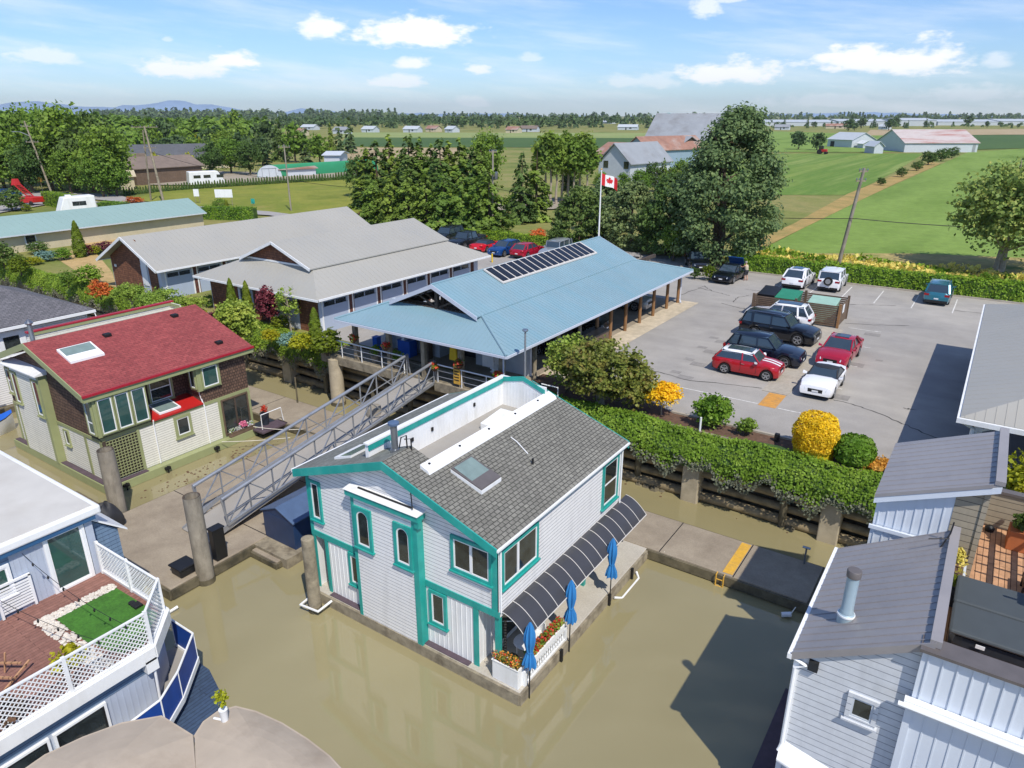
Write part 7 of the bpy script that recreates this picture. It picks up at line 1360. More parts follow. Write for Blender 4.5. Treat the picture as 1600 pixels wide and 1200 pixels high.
# ================================================================ vehicles (built facing +X at the origin, then placed)
def car(name, lab, cat, paint, L=4.6, Wd=1.84, Hh=1.65, hood=1.0, cowl=.98, x_ws=.62, rf=.2, rr_=-1.7, tail=-2.15, belt=.98, wr=.34, wb=2.7, deckz=None, roofm=None, rack=False, spare=False, soft=False, stripes=False, sunroof=False, pickup=False, box=False, wagonback=None, trunk=0):
    """L length, Wd width, Hh height; x from -L/2 (rear) to L/2 (front); x_ws windscreen base, rf/rr_ roof front/rear, tail rear glass base"""
    T = thing(name, lab, cat); hl, hw = L/2, Wd/2; xf, xr = wb/2+.05, -wb/2+.05; gl = .2
    def top(x):
        if x > x_ws: t = (x-x_ws)/(hl-x_ws); return cowl-(cowl-hood*.78)*t**2.2-(.12 if t > .97 else 0)
        if x < tail: return (deckz or belt)-(.05 if x < -hl+.06 else 0)
        return belt
    def wid(x): t = abs(x)/hl; return hw*(1-.10*max(0, (t-.72)/.28)**2-.02*(t > .98))
    n = 46; V = []; xs = [-hl+L*i/n for i in range(n+1)]
    for x in xs:
        b = gl+.06*max(0, abs(x)/hl-.85)/.15
        for xw in (xf, xr):
            if abs(x-xw) < wr+.06: b = max(b, math.sqrt(max(0, (wr+.06)**2-(x-xw)**2))+wr*.92)
        w_, t = wid(x), top(x); b = min(b, t-.12); ed = .1 if abs(x) > hl-.05 else 0
        V += [(x, -w_*.93, b), (x, -w_, b+(t-b)*.35), (x, -w_*.985, b+(t-b)*.75), (x, -w_*.92, t-.03-ed), (x, -w_*.55, t+.03-ed), (x, w_*.55, t+.03-ed), (x, w_*.92, t-.03-ed), (x, w_*.985, b+(t-b)*.75), (x, w_, b+(t-b)*.35), (x, w_*.93, b)]
    m_ = MB(); k = 10; m_.raw(V, [(i*k+j, (i+1)*k+j, (i+1)*k+j+1, i*k+j+1) for i in range(n) for j in range(k-1)]+[tuple(range(k)), tuple(n*k+j for j in range(k))[::-1]])
    if box: pass
    body = m_.build('body', paint, T, smooth=True)
    m_ = MB(); m_.box(-hl+.12, hl-.12, -hw*.86, hw*.86, .2, .5)
    m_.build('underbody', 'dark', T)
    # cabin
    zb, zr_ = belt-.02, Hh; wb_, wt = hw*.9, hw*(.74 if not box else .84)
    B = [(tail, -wb_), (x_ws, -wb_*.97), (x_ws, wb_*.97), (tail, wb_)]; Tp = [(rr_, -wt), (rf, -wt*.97), (rf, wt*.97), (rr_, wt)]
    if not soft or True:
        m_ = MB(); m_.hexa([(x, y, zb) for x, y in B], [(x*.985, y*.985, zr_-.05) for x, y in Tp]); m_.build('windows', 'car_glass', T)
    m_ = MB(); e = .02
    # roof: crowned panel
    R_ = []; nn = 8
    for i in range(nn+1):
        x = rr_-.03+(rf-rr_+.06)*i/nn; cz = zr_-.055*((2*i/nn-1)**2)
        R_ += [(x, -wt-e, cz-.07), (x, -wt*.9, cz-.012), (x, 0, cz+.02), (x, wt*.9, cz-.012), (x, wt+e, cz-.07)]
    m_.raw(R_, [(i*5+j, (i+1)*5+j, (i+1)*5+j+1, i*5+j+1) for i in range(nn) for j in range(4)]+[tuple(range(5)), tuple(nn*5+j for j in range(5))[::-1]]); m_.face([R_[0], R_[4], R_[-1], R_[-5]])
    m_.build('roof', roofm or ('black_tarp' if soft else paint), T, smooth=True)
    m_ = MB(); bz = zb+.01
    def P3(x, y, z): return Vector((x, y, z))
    for s in (-1, 1):
        m_.bar(P3(x_ws, s*wb_*.97, bz), P3(rf, s*wt*.97, zr_-.06), .07, .05); m_.bar(P3(tail, s*wb_, bz), P3(rr_, s*wt, zr_-.06), .12 if not soft else .05, .06)
        xm = x_ws*.25+tail*.35; f = lambda x: x
        if not soft: m_.bar(P3(xm+.25, s*wb_*1.0, bz), P3(xm+.2, s*wt*1.0, zr_-.06), .07, .04)
        if L > 4.2 and not soft and not pickup: m_.bar(P3(tail*.72+.1, s*wb_, bz), P3(rr_*.8+.05, s*wt, zr_-.06), .16, .04)
        m_.bar(P3(tail, s*wb_*1.0, bz+.005), P3(x_ws, s*wb_*.98, bz+.005), .03, .03)
    m_.build('pillar', paint if not soft else 'black_tarp', T)
    for s in (-1, 1):
        m_ = MB(); [m_.box(x-.008, x+.008, *sorted((s*hw*.9, s*(hw*.998+.004))), .36, belt-.04) for x in ((x_ws-.12, x_ws*.25+tail*.35+.2) if L < 4.1 else (x_ws-.12, x_ws*.25+tail*.35+.2, tail*.72+.15))]; m_.build('door_seam', 'dark', T)
    for sx in (xf, xr):
        for s in (-1, 1):
            w = MB(); y = s*(hw-.11); pts = []
            for k_ in range(18): a = 2*math.pi*k_/18; pts.append((sx+wr*math.cos(a), wr+wr*math.sin(a)))
            w.prism([(px, y-.1, pz) for px, pz in pts], (0, .2, 0)); tw = w.build('wheel', 'tyre', T, smooth=True, bevel=.015)
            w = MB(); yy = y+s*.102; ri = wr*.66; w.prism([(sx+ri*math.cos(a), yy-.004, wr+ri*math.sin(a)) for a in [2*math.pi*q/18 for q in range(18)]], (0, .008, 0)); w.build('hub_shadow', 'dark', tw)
            w = MB()
            for q in range(5 if not spare else 6):
                a = 2*math.pi*q/(5 if not spare else 6)+.3; w.bar((sx, yy+s*.01, wr), (sx+ri*math.cos(a), yy+s*.01, wr+ri*math.sin(a)), .02, .07)
            for q in range(18): a, b = 2*math.pi*q/18, 2*math.pi*(q+1)/18; w.bar((sx+ri*math.cos(a), yy+s*.012, wr+ri*math.sin(a)), (sx+ri*math.cos(b), yy+s*.012, wr+ri*math.sin(b)), .02, .03)
            w.build('rim', 'rim', tw)
    for s in (-1, 1):
        m_ = MB(); z = hood*.70; m_.hexa([(hl-.34, s*hw*.93, z-.08), (hl-.0, s*hw*.62, z-.1), (hl-.05, s*hw*.45, z-.06), (hl-.3, s*hw*.7, z)], [(hl-.42, s*hw*.94, z+.06), (hl-.06, s*hw*.64, z+.03), (hl-.1, s*hw*.45, z+.04), (hl-.34, s*hw*.7, z+.1)]); m_.build('headlight', 'headlamp', T)
        m_ = MB(); z = (deckz or belt)-.14; m_.box(-hl-.012, -hl+.16, *sorted((s*hw*.58, s*hw*.95)), z-.1, z+.05); m_.build('taillight', 'taillamp', T)
        m_ = MB(); m_.hexa([(x_ws-.22, s*(hw-.04), belt-.0), (x_ws-.08, s*(hw-.04), belt), (x_ws-.06, s*(hw+.16), belt+.02), (x_ws-.2, s*(hw+.16), belt+.02)][::s], [(x_ws-.24, s*(hw-.04), belt+.06), (x_ws-.1, s*(hw-.04), belt+.06), (x_ws-.1, s*(hw+.16), belt+.15), (x_ws-.22, s*(hw+.16), belt+.15)][::s]); m_.build('mirror', roofm if stripes else paint, T)
        m_ = MB(); [m_.box(x-.09, x+.09, *sorted((s*(hw*.985-.01), s*(hw*.985+.02))), belt-.17, belt-.145) for x in ((x_ws+tail)*.35+.25, (x_ws+tail)*.35-.75)[:1 if L < 4.1 else 2]]; m_.build('door_handle', 'chrome', T)
        if rack: m_ = MB(); m_.tube([(rf-.1, s*wt*.93, zr_-.02), (rf-.25, s*wt*.93, zr_+.04), (rr_+.25, s*wt*.93, zr_+.04), (rr_+.1, s*wt*.93, zr_-.02)], .016, 6); m_.build('roof_rail', 'chrome', T)
    m_ = MB(); m_.box(hl-.05, hl+.005, -hw*.42, hw*.42, hood*.70-.2, hood*.70-.02); m_.box(hl-.08, hl-.01, -hw*.7, hw*.7, .26, .4); m_.build('grille', 'dark', T)
    m_ = MB(); m_.box(hl+.003, hl+.018, -.16, .16, .42, .52); m_.build('front_plate', 'plate', T); m_ = MB(); m_.box(-hl-.02, -hl-.0, -.16, .16, .5, .6) if not spare else m_.box(-hl-.02, -hl, -.16, .16, .38, .48); m_.build('rear_plate', 'plate', T)
    m_ = MB(); m_.box(-hl-.01, -hl+.1, -hw*.86, hw*.86, .22, .42); m_.build('rear_bumper', 'dark', T)
    if stripes:
        for s in (-1, 1):
            m_ = MB(); q = [(x_ws+.03+(hl-.1-x_ws)*i/6) for i in range(7)]; v = [p for x in q for p in ((x, s*.1, top(x)+.042), (x, s*.26, top(x)+.04))]; m_.raw(v, [(2*i, 2*i+2, 2*i+3, 2*i+1) for i in range(6)]); m_.build('bonnet_stripe', 'white_paint', T)
    if sunroof: m_ = MB(); m_.box(rr_+.25, rf-.12, -wt*.6, wt*.6, zr_-.04, zr_+.028); m_.build('sunroof', 'car_glass', T, bevel=.02)
    if spare:
        m_ = MB(); m_.prism([(-hl-.2, .36*math.cos(a), .95+.36*math.sin(a)) for a in [2*math.pi*q/18 for q in range(18)]], (.2, 0, 0)); s_ = m_.build('spare_wheel', 'tyre', T, smooth=True); m_ = MB(); m_.prism([(-hl-.215, .22*math.cos(a), .95+.22*math.sin(a)) for a in [2*math.pi*q/12 for q in range(12)]], (.012, 0, 0)); m_.build('rim', 'rim', s_)
    if pickup:
        m_ = MB(); m_.box(-hl+.1, tail-.1, -hw*.82, hw*.82, belt-.0, belt+.05); m_.build('bed_cover', 'black_tarp', T)
    return T
def put(o, x, y, deg, z=GZ+.03): o.location = (x, y, z); o.rotation_euler = (0, 0, R(deg)); return o
SUV = dict(L=4.65, Wd=1.86, Hh=1.68, hood=1.02, cowl=1.04, x_ws=.85, rf=.25, rr_=-1.75, tail=-2.15, belt=1.0, wr=.36, wb=2.7)
BIG_ = dict(L=5.0, Wd=1.98, Hh=1.78, hood=1.12, cowl=1.12, x_ws=.95, rf=.4, rr_=-2.15, tail=-2.4, belt=1.08, wr=.39, wb=2.87)
SED = dict(L=4.75, Wd=1.84, Hh=1.44, hood=.92, cowl=.94, x_ws=1.0, rf=.15, rr_=-.95, tail=-1.8, belt=.92, wr=.34, wb=2.75, deckz=.98)
put(car('parked_car', 'small red hatchback with a white roof and white bonnet stripes', 'car', 'car_red', 3.82, 1.73, 1.42, .95, .96, .78, .35, -1.45, -1.82, .93, .31, 2.4, roofm='car_white', stripes=True, sunroof=True), -10.65, 40.3, 1)
put(car('parked_car', 'dark navy crossover parked beside the red hatchback with the white roof', 'car', 'car_navy', **SUV), -10.55, 43.2, 1)
put(car('parked_car', 'big black sport utility car with roof rails next to the fenced bins', 'car', 'car_black', **BIG_, rack=True), -11.0, 48.4, -4)
put(car('parked_car', 'white crossover with a sunroof tucked between the black car and the bins', 'car', 'car_white', **SUV, sunroof=True), -12.0, 51.9, 181)
put(car('parked_car', 'crimson saloon car parked behind the white roadster', 'car', 'car_crimson', **SED, sunroof=True), -6.75, 46.0, -92)
put(car('parked_car', 'white two seat roadster with a black folding top', 'car', 'car_white', 4.05, 1.74, 1.23, .86, .88, .55, -.05, -.75, -1.35, .84, .32, 2.3, deckz=.9, soft=True), -6.45, 40.1, -90)
put(car('parked_car', 'white electric hatchback at the hedge, left of the jeep with the spare wheel', 'car', 'car_white', 4.5, 1.89, 1.6, .98, 1.0, .9, .1, -1.3, -2.1, .98, .37, 2.9, sunroof=True), -14.0, 66.1, 88)
put(car('parked_car', 'white off-roader with a spare wheel on its back door, at the hedge', 'car', 'car_white', 4.4, 1.86, 1.78, 1.1, 1.1, .75, .4, -1.9, -2.05, 1.08, .39, 2.6, spare=True, box=True), -11.3, 66.7, 91)
put(car('parked_car', 'teal crossover parked alone against the hedge at the right', 'car', 'car_teal', **SUV, rack=True), -3.15, 66.8, 90)
put(car('parked_car', 'black saloon with its boot open under the big pine', 'car', 'car_black', **SED), -19.75, 64.7, -92)
put(car('parked_car', 'dark car parked in the shade behind the round yellow bush', 'car', 'car_black', **SUV), -24.3, 68.4, -60)
m_ = MB(); m_.hexa([(-20.5, 66.6, 4.5), (-19.1, 66.6, 4.5), (-19.1, 66.1, 5.15), (-20.5, 66.1, 5.15)], [(-20.5, 66.65, 4.56), (-19.1, 66.65, 4.56), (-19.1, 66.15, 5.2), (-20.5, 66.15, 5.2)]); m_.build('open_boot_lid', 'car_blue', [o for o in C.objects if o.get('label', '').startswith('black saloon with its boot')][0] if False else None); bl = C.objects['open_boot_lid']; tag(bl, 'raised blue hatch over the boot of the black saloon', 'car hatch')
put(car('parked_car', 'dark estate car, leftmost in the row beyond the garages', 'car', 'car_dark', **BIG_, rack=True), -54.6, 66.6, -84)
put(car('parked_pickup', 'dark pickup truck with a covered bed in the row beyond the garages', 'pickup truck', 'car_dark', 5.5, 1.98, 1.85, 1.15, 1.15, 1.25, .75, -.7, -1.0, 1.1, .4, 3.4, pickup=True), -50.4, 65.0, -88)
put(car('parked_car', 'bright red low convertible in the row beyond the garages', 'car', 'car_brightred', 4.5, 1.8, 1.25, .86, .88, .6, 0, -.75, -1.3, .84, .32, 2.5, deckz=.92, soft=True), -47.3, 64.6, 92)
put(car('parked_car', 'bright blue hatchback facing us in the row beyond the garages', 'car', 'car_blue', 4.4, 1.8, 1.5, .96, .98, 1.0, .2, -1.5, -2.0, .95, .33, 2.6), -44.2, 63.7, -90)
put(car('parked_car', 'crimson hatchback seen from behind, right of the blue one', 'car', 'car_crimson', 4.4, 1.82, 1.5, .95, .97, .9, .2, -1.35, -2.0, .95, .33, 2.6), -41.6, 64.2, 90)
put(car('parked_car', 'silver boxy jeep at the right end of the row beyond the garages', 'car', 'car_silver', 4.7, 1.88, 1.85, 1.12, 1.12, .7, .55, -2.0, -2.15, 1.1, .4, 2.9, box=True), -38.7, 65.2, -88)
put(car('parked_car', 'dark car inside the carport behind the second thick post', 'car', 'car_dark', **SUV), -23.4, 42.6, 3)
put(car('parked_car', 'silver grey car deep inside the carport near its far end', 'car', 'car_silver', **SUV), -23.6, 50.2, 3)
put(car('parked_car', 'dark blue car in the shade of the near end of the carport', 'car', 'car_navy', **SED), -24.0, 37.0, 183)
put(car('parked_car', 'blue car on the country road at the far left edge', 'car', 'car_blue', **SUV), -151.5, 58.6, 100)
# person by the open boot (one skinned body)
def person(name, lab, pos, face, joints, edges, parts):
    vs = list(joints.values()); ks = list(joints); me = bpy.data.meshes.new('body'); me.from_pydata([v[:3] for v in vs], [(ks.index(a), ks.index(b)) for a, b in edges], [])
    T = thing(name, lab, 'person', (0, 0, 0)); o = link('body', me, T); me.materials.append(M('skin')); sk = o.modifiers.new('s', 'SKIN')
    for i, v in enumerate(vs): me.skin_vertices[0].data[i].radius = (v[3], v[3]*.9)
    me.skin_vertices[0].data[ks.index('pelvis')].use_root = True; sub = o.modifiers.new('u', 'SUBSURF'); sub.levels = 1; sub.render_levels = 1
    for nm, mt, fn in parts: m_ = MB(); fn(m_); m_.build(nm, mt, T, smooth=True)
    T.location = pos; T.rotation_euler = (0, 0, face); return T
J = dict(pelvis=(0, 0, .92, .13), chest=(.06, 0, 1.28, .15), neck=(.12, 0, 1.48, .055), head=(.16, 0, 1.62, .1), crown=(.16, 0, 1.73, .07), shl=(.08, .2, 1.4, .06), ell=(.3, .26, 1.22, .045), hal=(.55, .22, 1.28, .03), shr=(.08, -.2, 1.4, .06), elr=(.28, -.26, 1.2, .045), har=(.52, -.2, 1.24, .03),
         hpl=(0, .1, .88, .1), knl=(.06, .12, .48, .065), anl=(-.02, .13, .08, .045), tol=(.16, .14, .04, .04), hpr=(0, -.1, .88, .1), knr=(.02, -.12, .48, .065), anr=(-.1, -.13, .08, .045), tor=(.08, -.14, .04, .04))
E_ = [('pelvis', 'chest'), ('chest', 'neck'), ('neck', 'head'), ('head', 'crown'), ('chest', 'shl'), ('shl', 'ell'), ('ell', 'hal'), ('chest', 'shr'), ('shr', 'elr'), ('elr', 'har'), ('pelvis', 'hpl'), ('hpl', 'knl'), ('knl', 'anl'), ('anl', 'tol'), ('pelvis', 'hpr'), ('hpr', 'knr'), ('knr', 'anr'), ('anr', 'tor')]
def shorts(m): m.tube([(0, 0, .84), (0, 0, 1.0)], [.2, .19], 12); m.tube([(0, .1, .88), (.04, .12, .55)], [.12, .11], 10); m.tube([(0, -.1, .88), (.02, -.12, .55)], [.12, .11], 10)
def hair(m): m.lathe((.14, 0, 1.62), [(.115, .0), (.12, .06), (.1, .13), (.02, .16)], 12)
def shirt(m): m.tube([(0, 0, .98), (.03, 0, 1.1), (.06, 0, 1.3), (.09, 0, 1.45)], [.17, .165, .19, .1], 12)
person('person', 'bare armed person in dark shorts leaning towards the open boot of the black saloon', (-18.45, 65.3, GZ), math.pi*.9, J, E_, [('shorts', 'shorts', shorts), ('hair', 'hair_grey', hair), ('vest', 'sandstone', shirt)])
# camper, trailers, red lift
T = thing('camper_van', 'white camper trailer parked behind the teal roofed building', 'camper', (-107, 53, GZ)); m_ = MB(); p0 = G(94, 342); p1 = G(154, 337)
a, d, n, L_ = frame_from(p0, p1); nb = lambda s, t, z: a+d*s+n*t+Vector((0, 0, z))
m_.hexa([nb(0, 0, .5), nb(L_, 0, .5), nb(L_, 2.5, .5), nb(0, 2.5, .5)], [nb(1, 0, 2.9), nb(L_, 0, 3.0), nb(L_, 2.5, 3.0), nb(1, 2.5, 2.9)]); m_.build('body', 'white_paint', T, bevel=.1)
m_ = MB(); [m_.hexa([nb(s, -.03, 1.7), nb(s+.9, -.03, 1.7), nb(s+.9, .0, 1.7), nb(s, .0, 1.7)], [nb(s, -.03, 2.3), nb(s+.9, -.03, 2.3), nb(s+.9, .0, 2.3), nb(s, 0, 2.3)]) for s in (2.0, L_-2.2)]; m_.build('window', 'glass', T); m_ = MB(); m_.hexa([nb(1.5, .9, 2.9), nb(2.2, .9, 2.9), nb(2.2, 1.6, 2.9), nb(1.5, 1.6, 2.9)], [nb(1.5, .9, 3.2), nb(2.2, .9, 3.2), nb(2.2, 1.6, 3.2), nb(1.5, 1.6, 3.2)]); m_.build('roof_vent', 'vinyl', T)
for s in (L_*.45, L_*.62): m_ = MB(); m_.tube([nb(s, -.05, .35), nb(s, .2, .35)], .35, 14); m_.build('wheel', 'tyre', T)
T = thing('travel_trailer', 'long white travel trailer behind the meadow hedge', 'trailer', tuple(G(300, 290))); a, d, n, L_ = frame_from(G(297, 294), G(355, 291)); m_ = MB(); m_.hexa([nb(0, 0, .6), nb(L_, 0, .6), nb(L_, 2.6, .6), nb(0, 2.6, .6)], [nb(.2, 0, 3.2), nb(L_-1.5, 0, 3.2), nb(L_-1.5, 2.6, 3.2), nb(.2, 2.6, 3.2)]); m_.build('body', 'white_paint', T, bevel=.1)
m_ = MB(); [m_.hexa([nb(s, -.03, 1.9), nb(s+1.4, -.03, 1.9), nb(s+1.4, 0, 1.9), nb(s, 0, 1.9)], [nb(s, -.03, 2.5), nb(s+1.4, -.03, 2.5), nb(s+1.4, 0, 2.5), nb(s, 0, 2.5)]) for s in (1, L_*.4, L_*.75)]; m_.build('window', 'glass', T)
for s in (L_*.4, L_*.5): m_ = MB(); m_.tube([nb(s, -.05, .4), nb(s, .2, .4)], .4, 14); m_.build('wheel', 'tyre', T)
T = thing('telescopic_lift', 'red telescopic boom lift beside the country road', 'lift', tuple(G(48, 322))); b = G(50, 322); dR = Vector((math.cos(YAW), math.sin(YAW), 0)); m_ = MB(); m_.hexa([b-dR*1.2+Vector((0, y, .6)) for y in (-1, 1)][::1]+[b+dR*1.4+Vector((0, y, .6)) for y in (1, -1)], [b-dR*1.2+Vector((0, y, 1.6)) for y in (-1, 1)]+[b+dR*1.4+Vector((0, y, 1.5)) for y in (1, -1)]); m_.build('chassis', 'red_metal', T, bevel=.1)
m_ = MB()
for off in (-.45, .45): m_.bar(b+dR*.2+Vector((0, off, 1.5)), b-dR*1.7+Vector((0, off, 3.6)), .14, .14)
for k_ in range(9): t = k_/9; c0 = b+dR*(.2-1.9*t)+Vector((0, 0, 1.5+2.1*t)); m_.bar(c0-Vector((0, .45, 0)), c0+Vector((0, .45, 0)), .1)
m_.build('boom', 'red_metal', T); m_ = MB(); c0 = b-dR*1.8+Vector((0, 0, 3.9)); m_.hexa([c0+dR*s+Vector((0, t, -.5)) for s, t in ((-.4, -.4), (.4, -.4), (.4, .4), (-.4, .4))], [c0+dR*s+Vector((0, t, .5)) for s, t in ((-.25, -.25), (.25, -.25), (.25, .25), (-.25, .25))]); m_.build('basket', 'red_metal', T)
for s in (-1, 1): m_ = MB(); m_.tube([b+dR*s+Vector((0, -1.1, .45)), b+dR*s+Vector((0, -.8, .45))], .45, 12); m_.build('wheel', 'tyre', T)
# tractor in the fields
T = thing('tractor', 'small red and grey tractor by the round trees in the right fields', 'tractor', tuple(G(1285, 241))); b = G(1285, 241); m_ = MB(); m_.box(b.x-1.6, b.x+1.6, b.y-.7, b.y+.7, GZ+.8, GZ+1.9); m_.build('body', 'red_metal', T, bevel=.15); m_ = MB(); m_.box(b.x-1.5, b.x+.1, b.y-.8, b.y+.8, GZ+1.9, GZ+3.1); m_.build('cab', 'glass', T, bevel=.1)
for x, r in ((-1.1, .9), (1.2, .55)):
    for s in (-1, 1): m_ = MB(); m_.tube([(b.x+x, b.y+s*.8, GZ+r), (b.x+x, b.y+s*1.15, GZ+r)], r, 14); m_.build('wheel', 'tyre', T)
# ================================================================ bin enclosure
T = thing('bin_enclosure', 'brown slatted timber fence round the rubbish skips', 'fence', (-11, 55, GZ)); x0, x1, y0, y1 = -14.3, -8.25, 53.3, 56.4
def slatwall(nm, a, b):
    m_ = MB(); [m_.bar((*a, GZ+.15+.14*i), (*b, GZ+.15+.14*i), .03, .1) for i in range(11)]; m_.build(nm, 'brown_fence', T)
slatwall('slat_panel', (x0, y0), (x1, y0)); slatwall('slat_panel', (x1, y0), (x1, y1)); slatwall('slat_panel', (x0, y0), (x0, y1)); slatwall('slat_panel', (x0, y1), (x1, y1))
for x, y in ((x0, y0), (x1, y0), (x1, y1), (x0, y1), ((x0+x1)/2, y0), ((x0+x1)/2, y1)): m_ = MB(); m_.box(x-.08, x+.08, y-.08, y+.08, GZ, GZ+1.75); m_.build('post', 'wood_post' if x == x1 and y == y0 else 'brown_fence', T)
m_ = MB(); m_.box(x1+.03, x1+.05, y0+.9, y0+1.5, GZ+.9, GZ+1.5); m_.build('notice', 'white_paint', T)
def skip(lab, x0, x1, y0, y1, mat, lm, z=1.35):
    T = thing('waste_skip', lab, 'skip', ((x0+x1)/2, (y0+y1)/2, GZ)); m_ = MB(); m_.hexa([(x0+.15, y0+.1, GZ+.1), (x1-.15, y0+.1, GZ+.1), (x1-.15, y1-.1, GZ+.1), (x0+.15, y1-.1, GZ+.1)], [(x0, y0, GZ+z), (x1, y0, GZ+z), (x1, y1, GZ+z+.25), (x0, y1, GZ+z+.25)]); m_.build('bin', mat, T); m_ = MB(); m_.hexa([(x0-.05, y0-.05, GZ+z+.01), (x1+.05, y0-.05, GZ+z+.01), (x1+.05, y1+.05, GZ+z+.27), (x0-.05, y1+.05, GZ+z+.27)], [(x0-.02, y0-.02, GZ+z+.07), (x1+.02, y0-.02, GZ+z+.07), (x1+.02, y1+.02, GZ+z+.33), (x0-.02, y1+.02, GZ+z+.33)]); m_.build('lid', lm, T, bevel=.03)
skip('green lidded rubbish skip in the middle of the fenced enclosure', -12.9, -11.4, 53.8, 55.8, 'dump_green', 'dump_green', 1.5); skip('pale green skip with a translucent lid at the right end of the enclosure', -10.6, -8.7, 53.8, 55.6, 'dump_pale', 'dump_pale'); skip('dark lidded skip at the left end of the enclosure', -14.2, -13.0, 54.0, 56.0, 'black_plastic', 'black_plastic', 1.55)
# ================================================================ poles, wires, flag
def upole(lab, base, h, lean=(0, 0), arms=(), r=.16, mat='pile', trans=False, name='utility_pole', lamp=False):
    T = thing(name, lab, 'utility pole', tuple(base)); tp = base+Vector((lean[0], lean[1], h)); m_ = MB(); m_.tube([base-Vector((0, 0, .3)), base.lerp(tp, .5), tp], [r, r*.85, r*.65], 10); m_.build('pole', mat, T, smooth=True)
    for t, w_ in arms:
        c = base.lerp(tp, t); m_ = MB(); m_.bar(c-dR*w_/2, c+dR*w_/2, .12, .12); m_.build('crossarm', 'old_wood', T); m_ = MB()
        for s in (-.45, -.15, .15, .45): q = c+dR*w_*s+Vector((0, 0, .06)); m_.lathe(q, [(.04, 0), (.07, .08), (.03, .2)], 7)
        m_.build('insulator', 'steel', T)
    if trans: c = base.lerp(tp, .72); m_ = MB(); m_.lathe(c+dR*.4-Vector((0, 0, .5)), [(.22, 0), (.24, .05), (.24, .8), (.1, .9)], 12); m_.build('transformer', 'steel', T, smooth=True)
    if lamp: c = base.lerp(tp, .8); m_ = MB(); m_.tube([c, c-dR*1.6+Vector((0, 0, .7)), c-dR*2.6+Vector((0, 0, .8))], .05, 6); m_.box(c.x-2.9*dR.x-.3, c.x-2.9*dR.x+.3, c.y-2.9*dR.y-.2, c.y-2.9*dR.y+.2, c.z+.7, c.z+.85); m_.build('lamp_arm', 'alu', T)
    return tp
TP = {}
TP['r'] = upole('leaning wooden utility pole at the right between hedge and field', Vector((-12.6, 75.7, GZ)), 9.6, (1.0, -.4), ((.97, .8), (.88, .9)), .2, lamp=False)
TP['m'] = upole('grey utility pole in front of the conifers with a transformer', Vector((-52.3, 72.6, GZ)), 10.3, (.2, 0), ((.98, .9),), .15, trans=True)
TP['l'] = upole('slim utility pole standing in the meadow behind the garages', Vector((-93.4, 75.3, GZ)), 10.0, (-.3, .2), ((.96, 1.8),), .14)
TP['t'] = upole('tall utility pole with a wide crossarm above the teal roof', Vector((-121, 70.6, GZ)), 12.5, (-2.4, .2), ((.985, 4.6), (.72, 2.2)), .22, 'old_wood'); upole('strut pole propped against the tall crossarm pole', Vector((-125.5, 70.9, GZ)), 11.8, (2.0, -.4), (), .16, 'old_wood', name='utility_pole')
TP['s'] = upole('utility pole with a street lamp arm by the country road', G(82, 304), 13.2, (-2.4, -1.0), ((.72, 2.4), (.93, 2.0)), .2, 'old_wood', lamp=True); TP['e'] = upole('leaning utility pole at the far left behind the red lift', G(30, 296), 12.6, (-2.9, -1.5), ((.93, 3.0), (.85, 2.4)), .2, 'old_wood')
m_ = MB()
def wire(mb, a, b, sag=1.2, r=.022):
    q = [a.lerp(b, t/14)-Vector((0, 0, sag*4*(t/14)*(1-t/14))) for t in range(15)]; mb.tube(q, r, 4, cap=False)
wire(m_, TP['r']-Vector((0, 0, 4.6)), Vector((14, 88, 8.2)), .6, .035); wire(m_, TP['r']-Vector((0, 0, 4.6)), TP['m']-Vector((0, 0, 4.4)), 1.0, .03); wire(m_, TP['m']-Vector((0, 0, 4.4)), TP['l']-Vector((0, 0, 5.2)), .8, .03); wire(m_, TP['l']-Vector((0, 0, 5.2)), TP['t']-Vector((0, 0, 4)), .8, .03)
for dx in (-1.8, 1.8): wire(m_, TP['t']+dR*dx, TP['s']+dR*dx*.5, 1.5); wire(m_, TP['s']+dR*dx*.5, TP['e']+dR*dx*.5, .8)
tag(m_.build('overhead_wires', 'dark'), 'dark overhead cables strung between the utility poles', 'cables')
T = thing('flagpole', 'tall white flagpole with a red and white maple leaf flag behind the carport', 'flagpole', (-35.4, 68.6, GZ)); b = Vector((-35.4, 68.6, GZ)); m_ = MB(); m_.tube([b, b+Vector((0, 0, 8.9))], [.1, .06], 10); m_.build('pole', 'white_paint', T, smooth=True); m_ = MB(); m_.lathe(b+Vector((0, 0, 8.88)), [(.05, 0), (.1, .08), (.05, .17), (.01, .18)], 10); m_.build('finial', 'yellow_paint', T, smooth=True)
def flagpt(u, v): q = b+Vector((0, 0, 8.6)); return q+dR*(u*1.75)+Vector((0, -.16*math.sin(u*7)*u, -v*1.15-u*.62-.1*math.sin(u*6+1)*u))
m_ = MB(); nu, nv = 24, 8
for i in range(nu):
    for j in range(nv): u0, u1, v0, v1 = i/nu, (i+1)/nu, j/nv, (j+1)/nv; m_.m = 0 if i < nu//4 or i >= nu-nu//4 else 1; m_.face([flagpt(u0, v0), flagpt(u1, v0), flagpt(u1, v1), flagpt(u0, v1)])
fl = m_.build('flag', ['flag_red', 'flag_white'], T, smooth=True)
leaf = [(0, -.42), (.05, -.2), (.3, -.26), (.26, -.16), (.46, .06), (.38, .1), (.42, .26), (.26, .22), (.22, .3), (.1, .16), (.16, .42), (.08, .38), (0, .52), (-.08, .38), (-.16, .42), (-.1, .16), (-.22, .3), (-.26, .22), (-.42, .26), (-.38, .1), (-.46, .06), (-.26, -.16), (-.3, -.26), (-.05, -.2)]
m_ = MB(); c = Vector((0, 0)); 
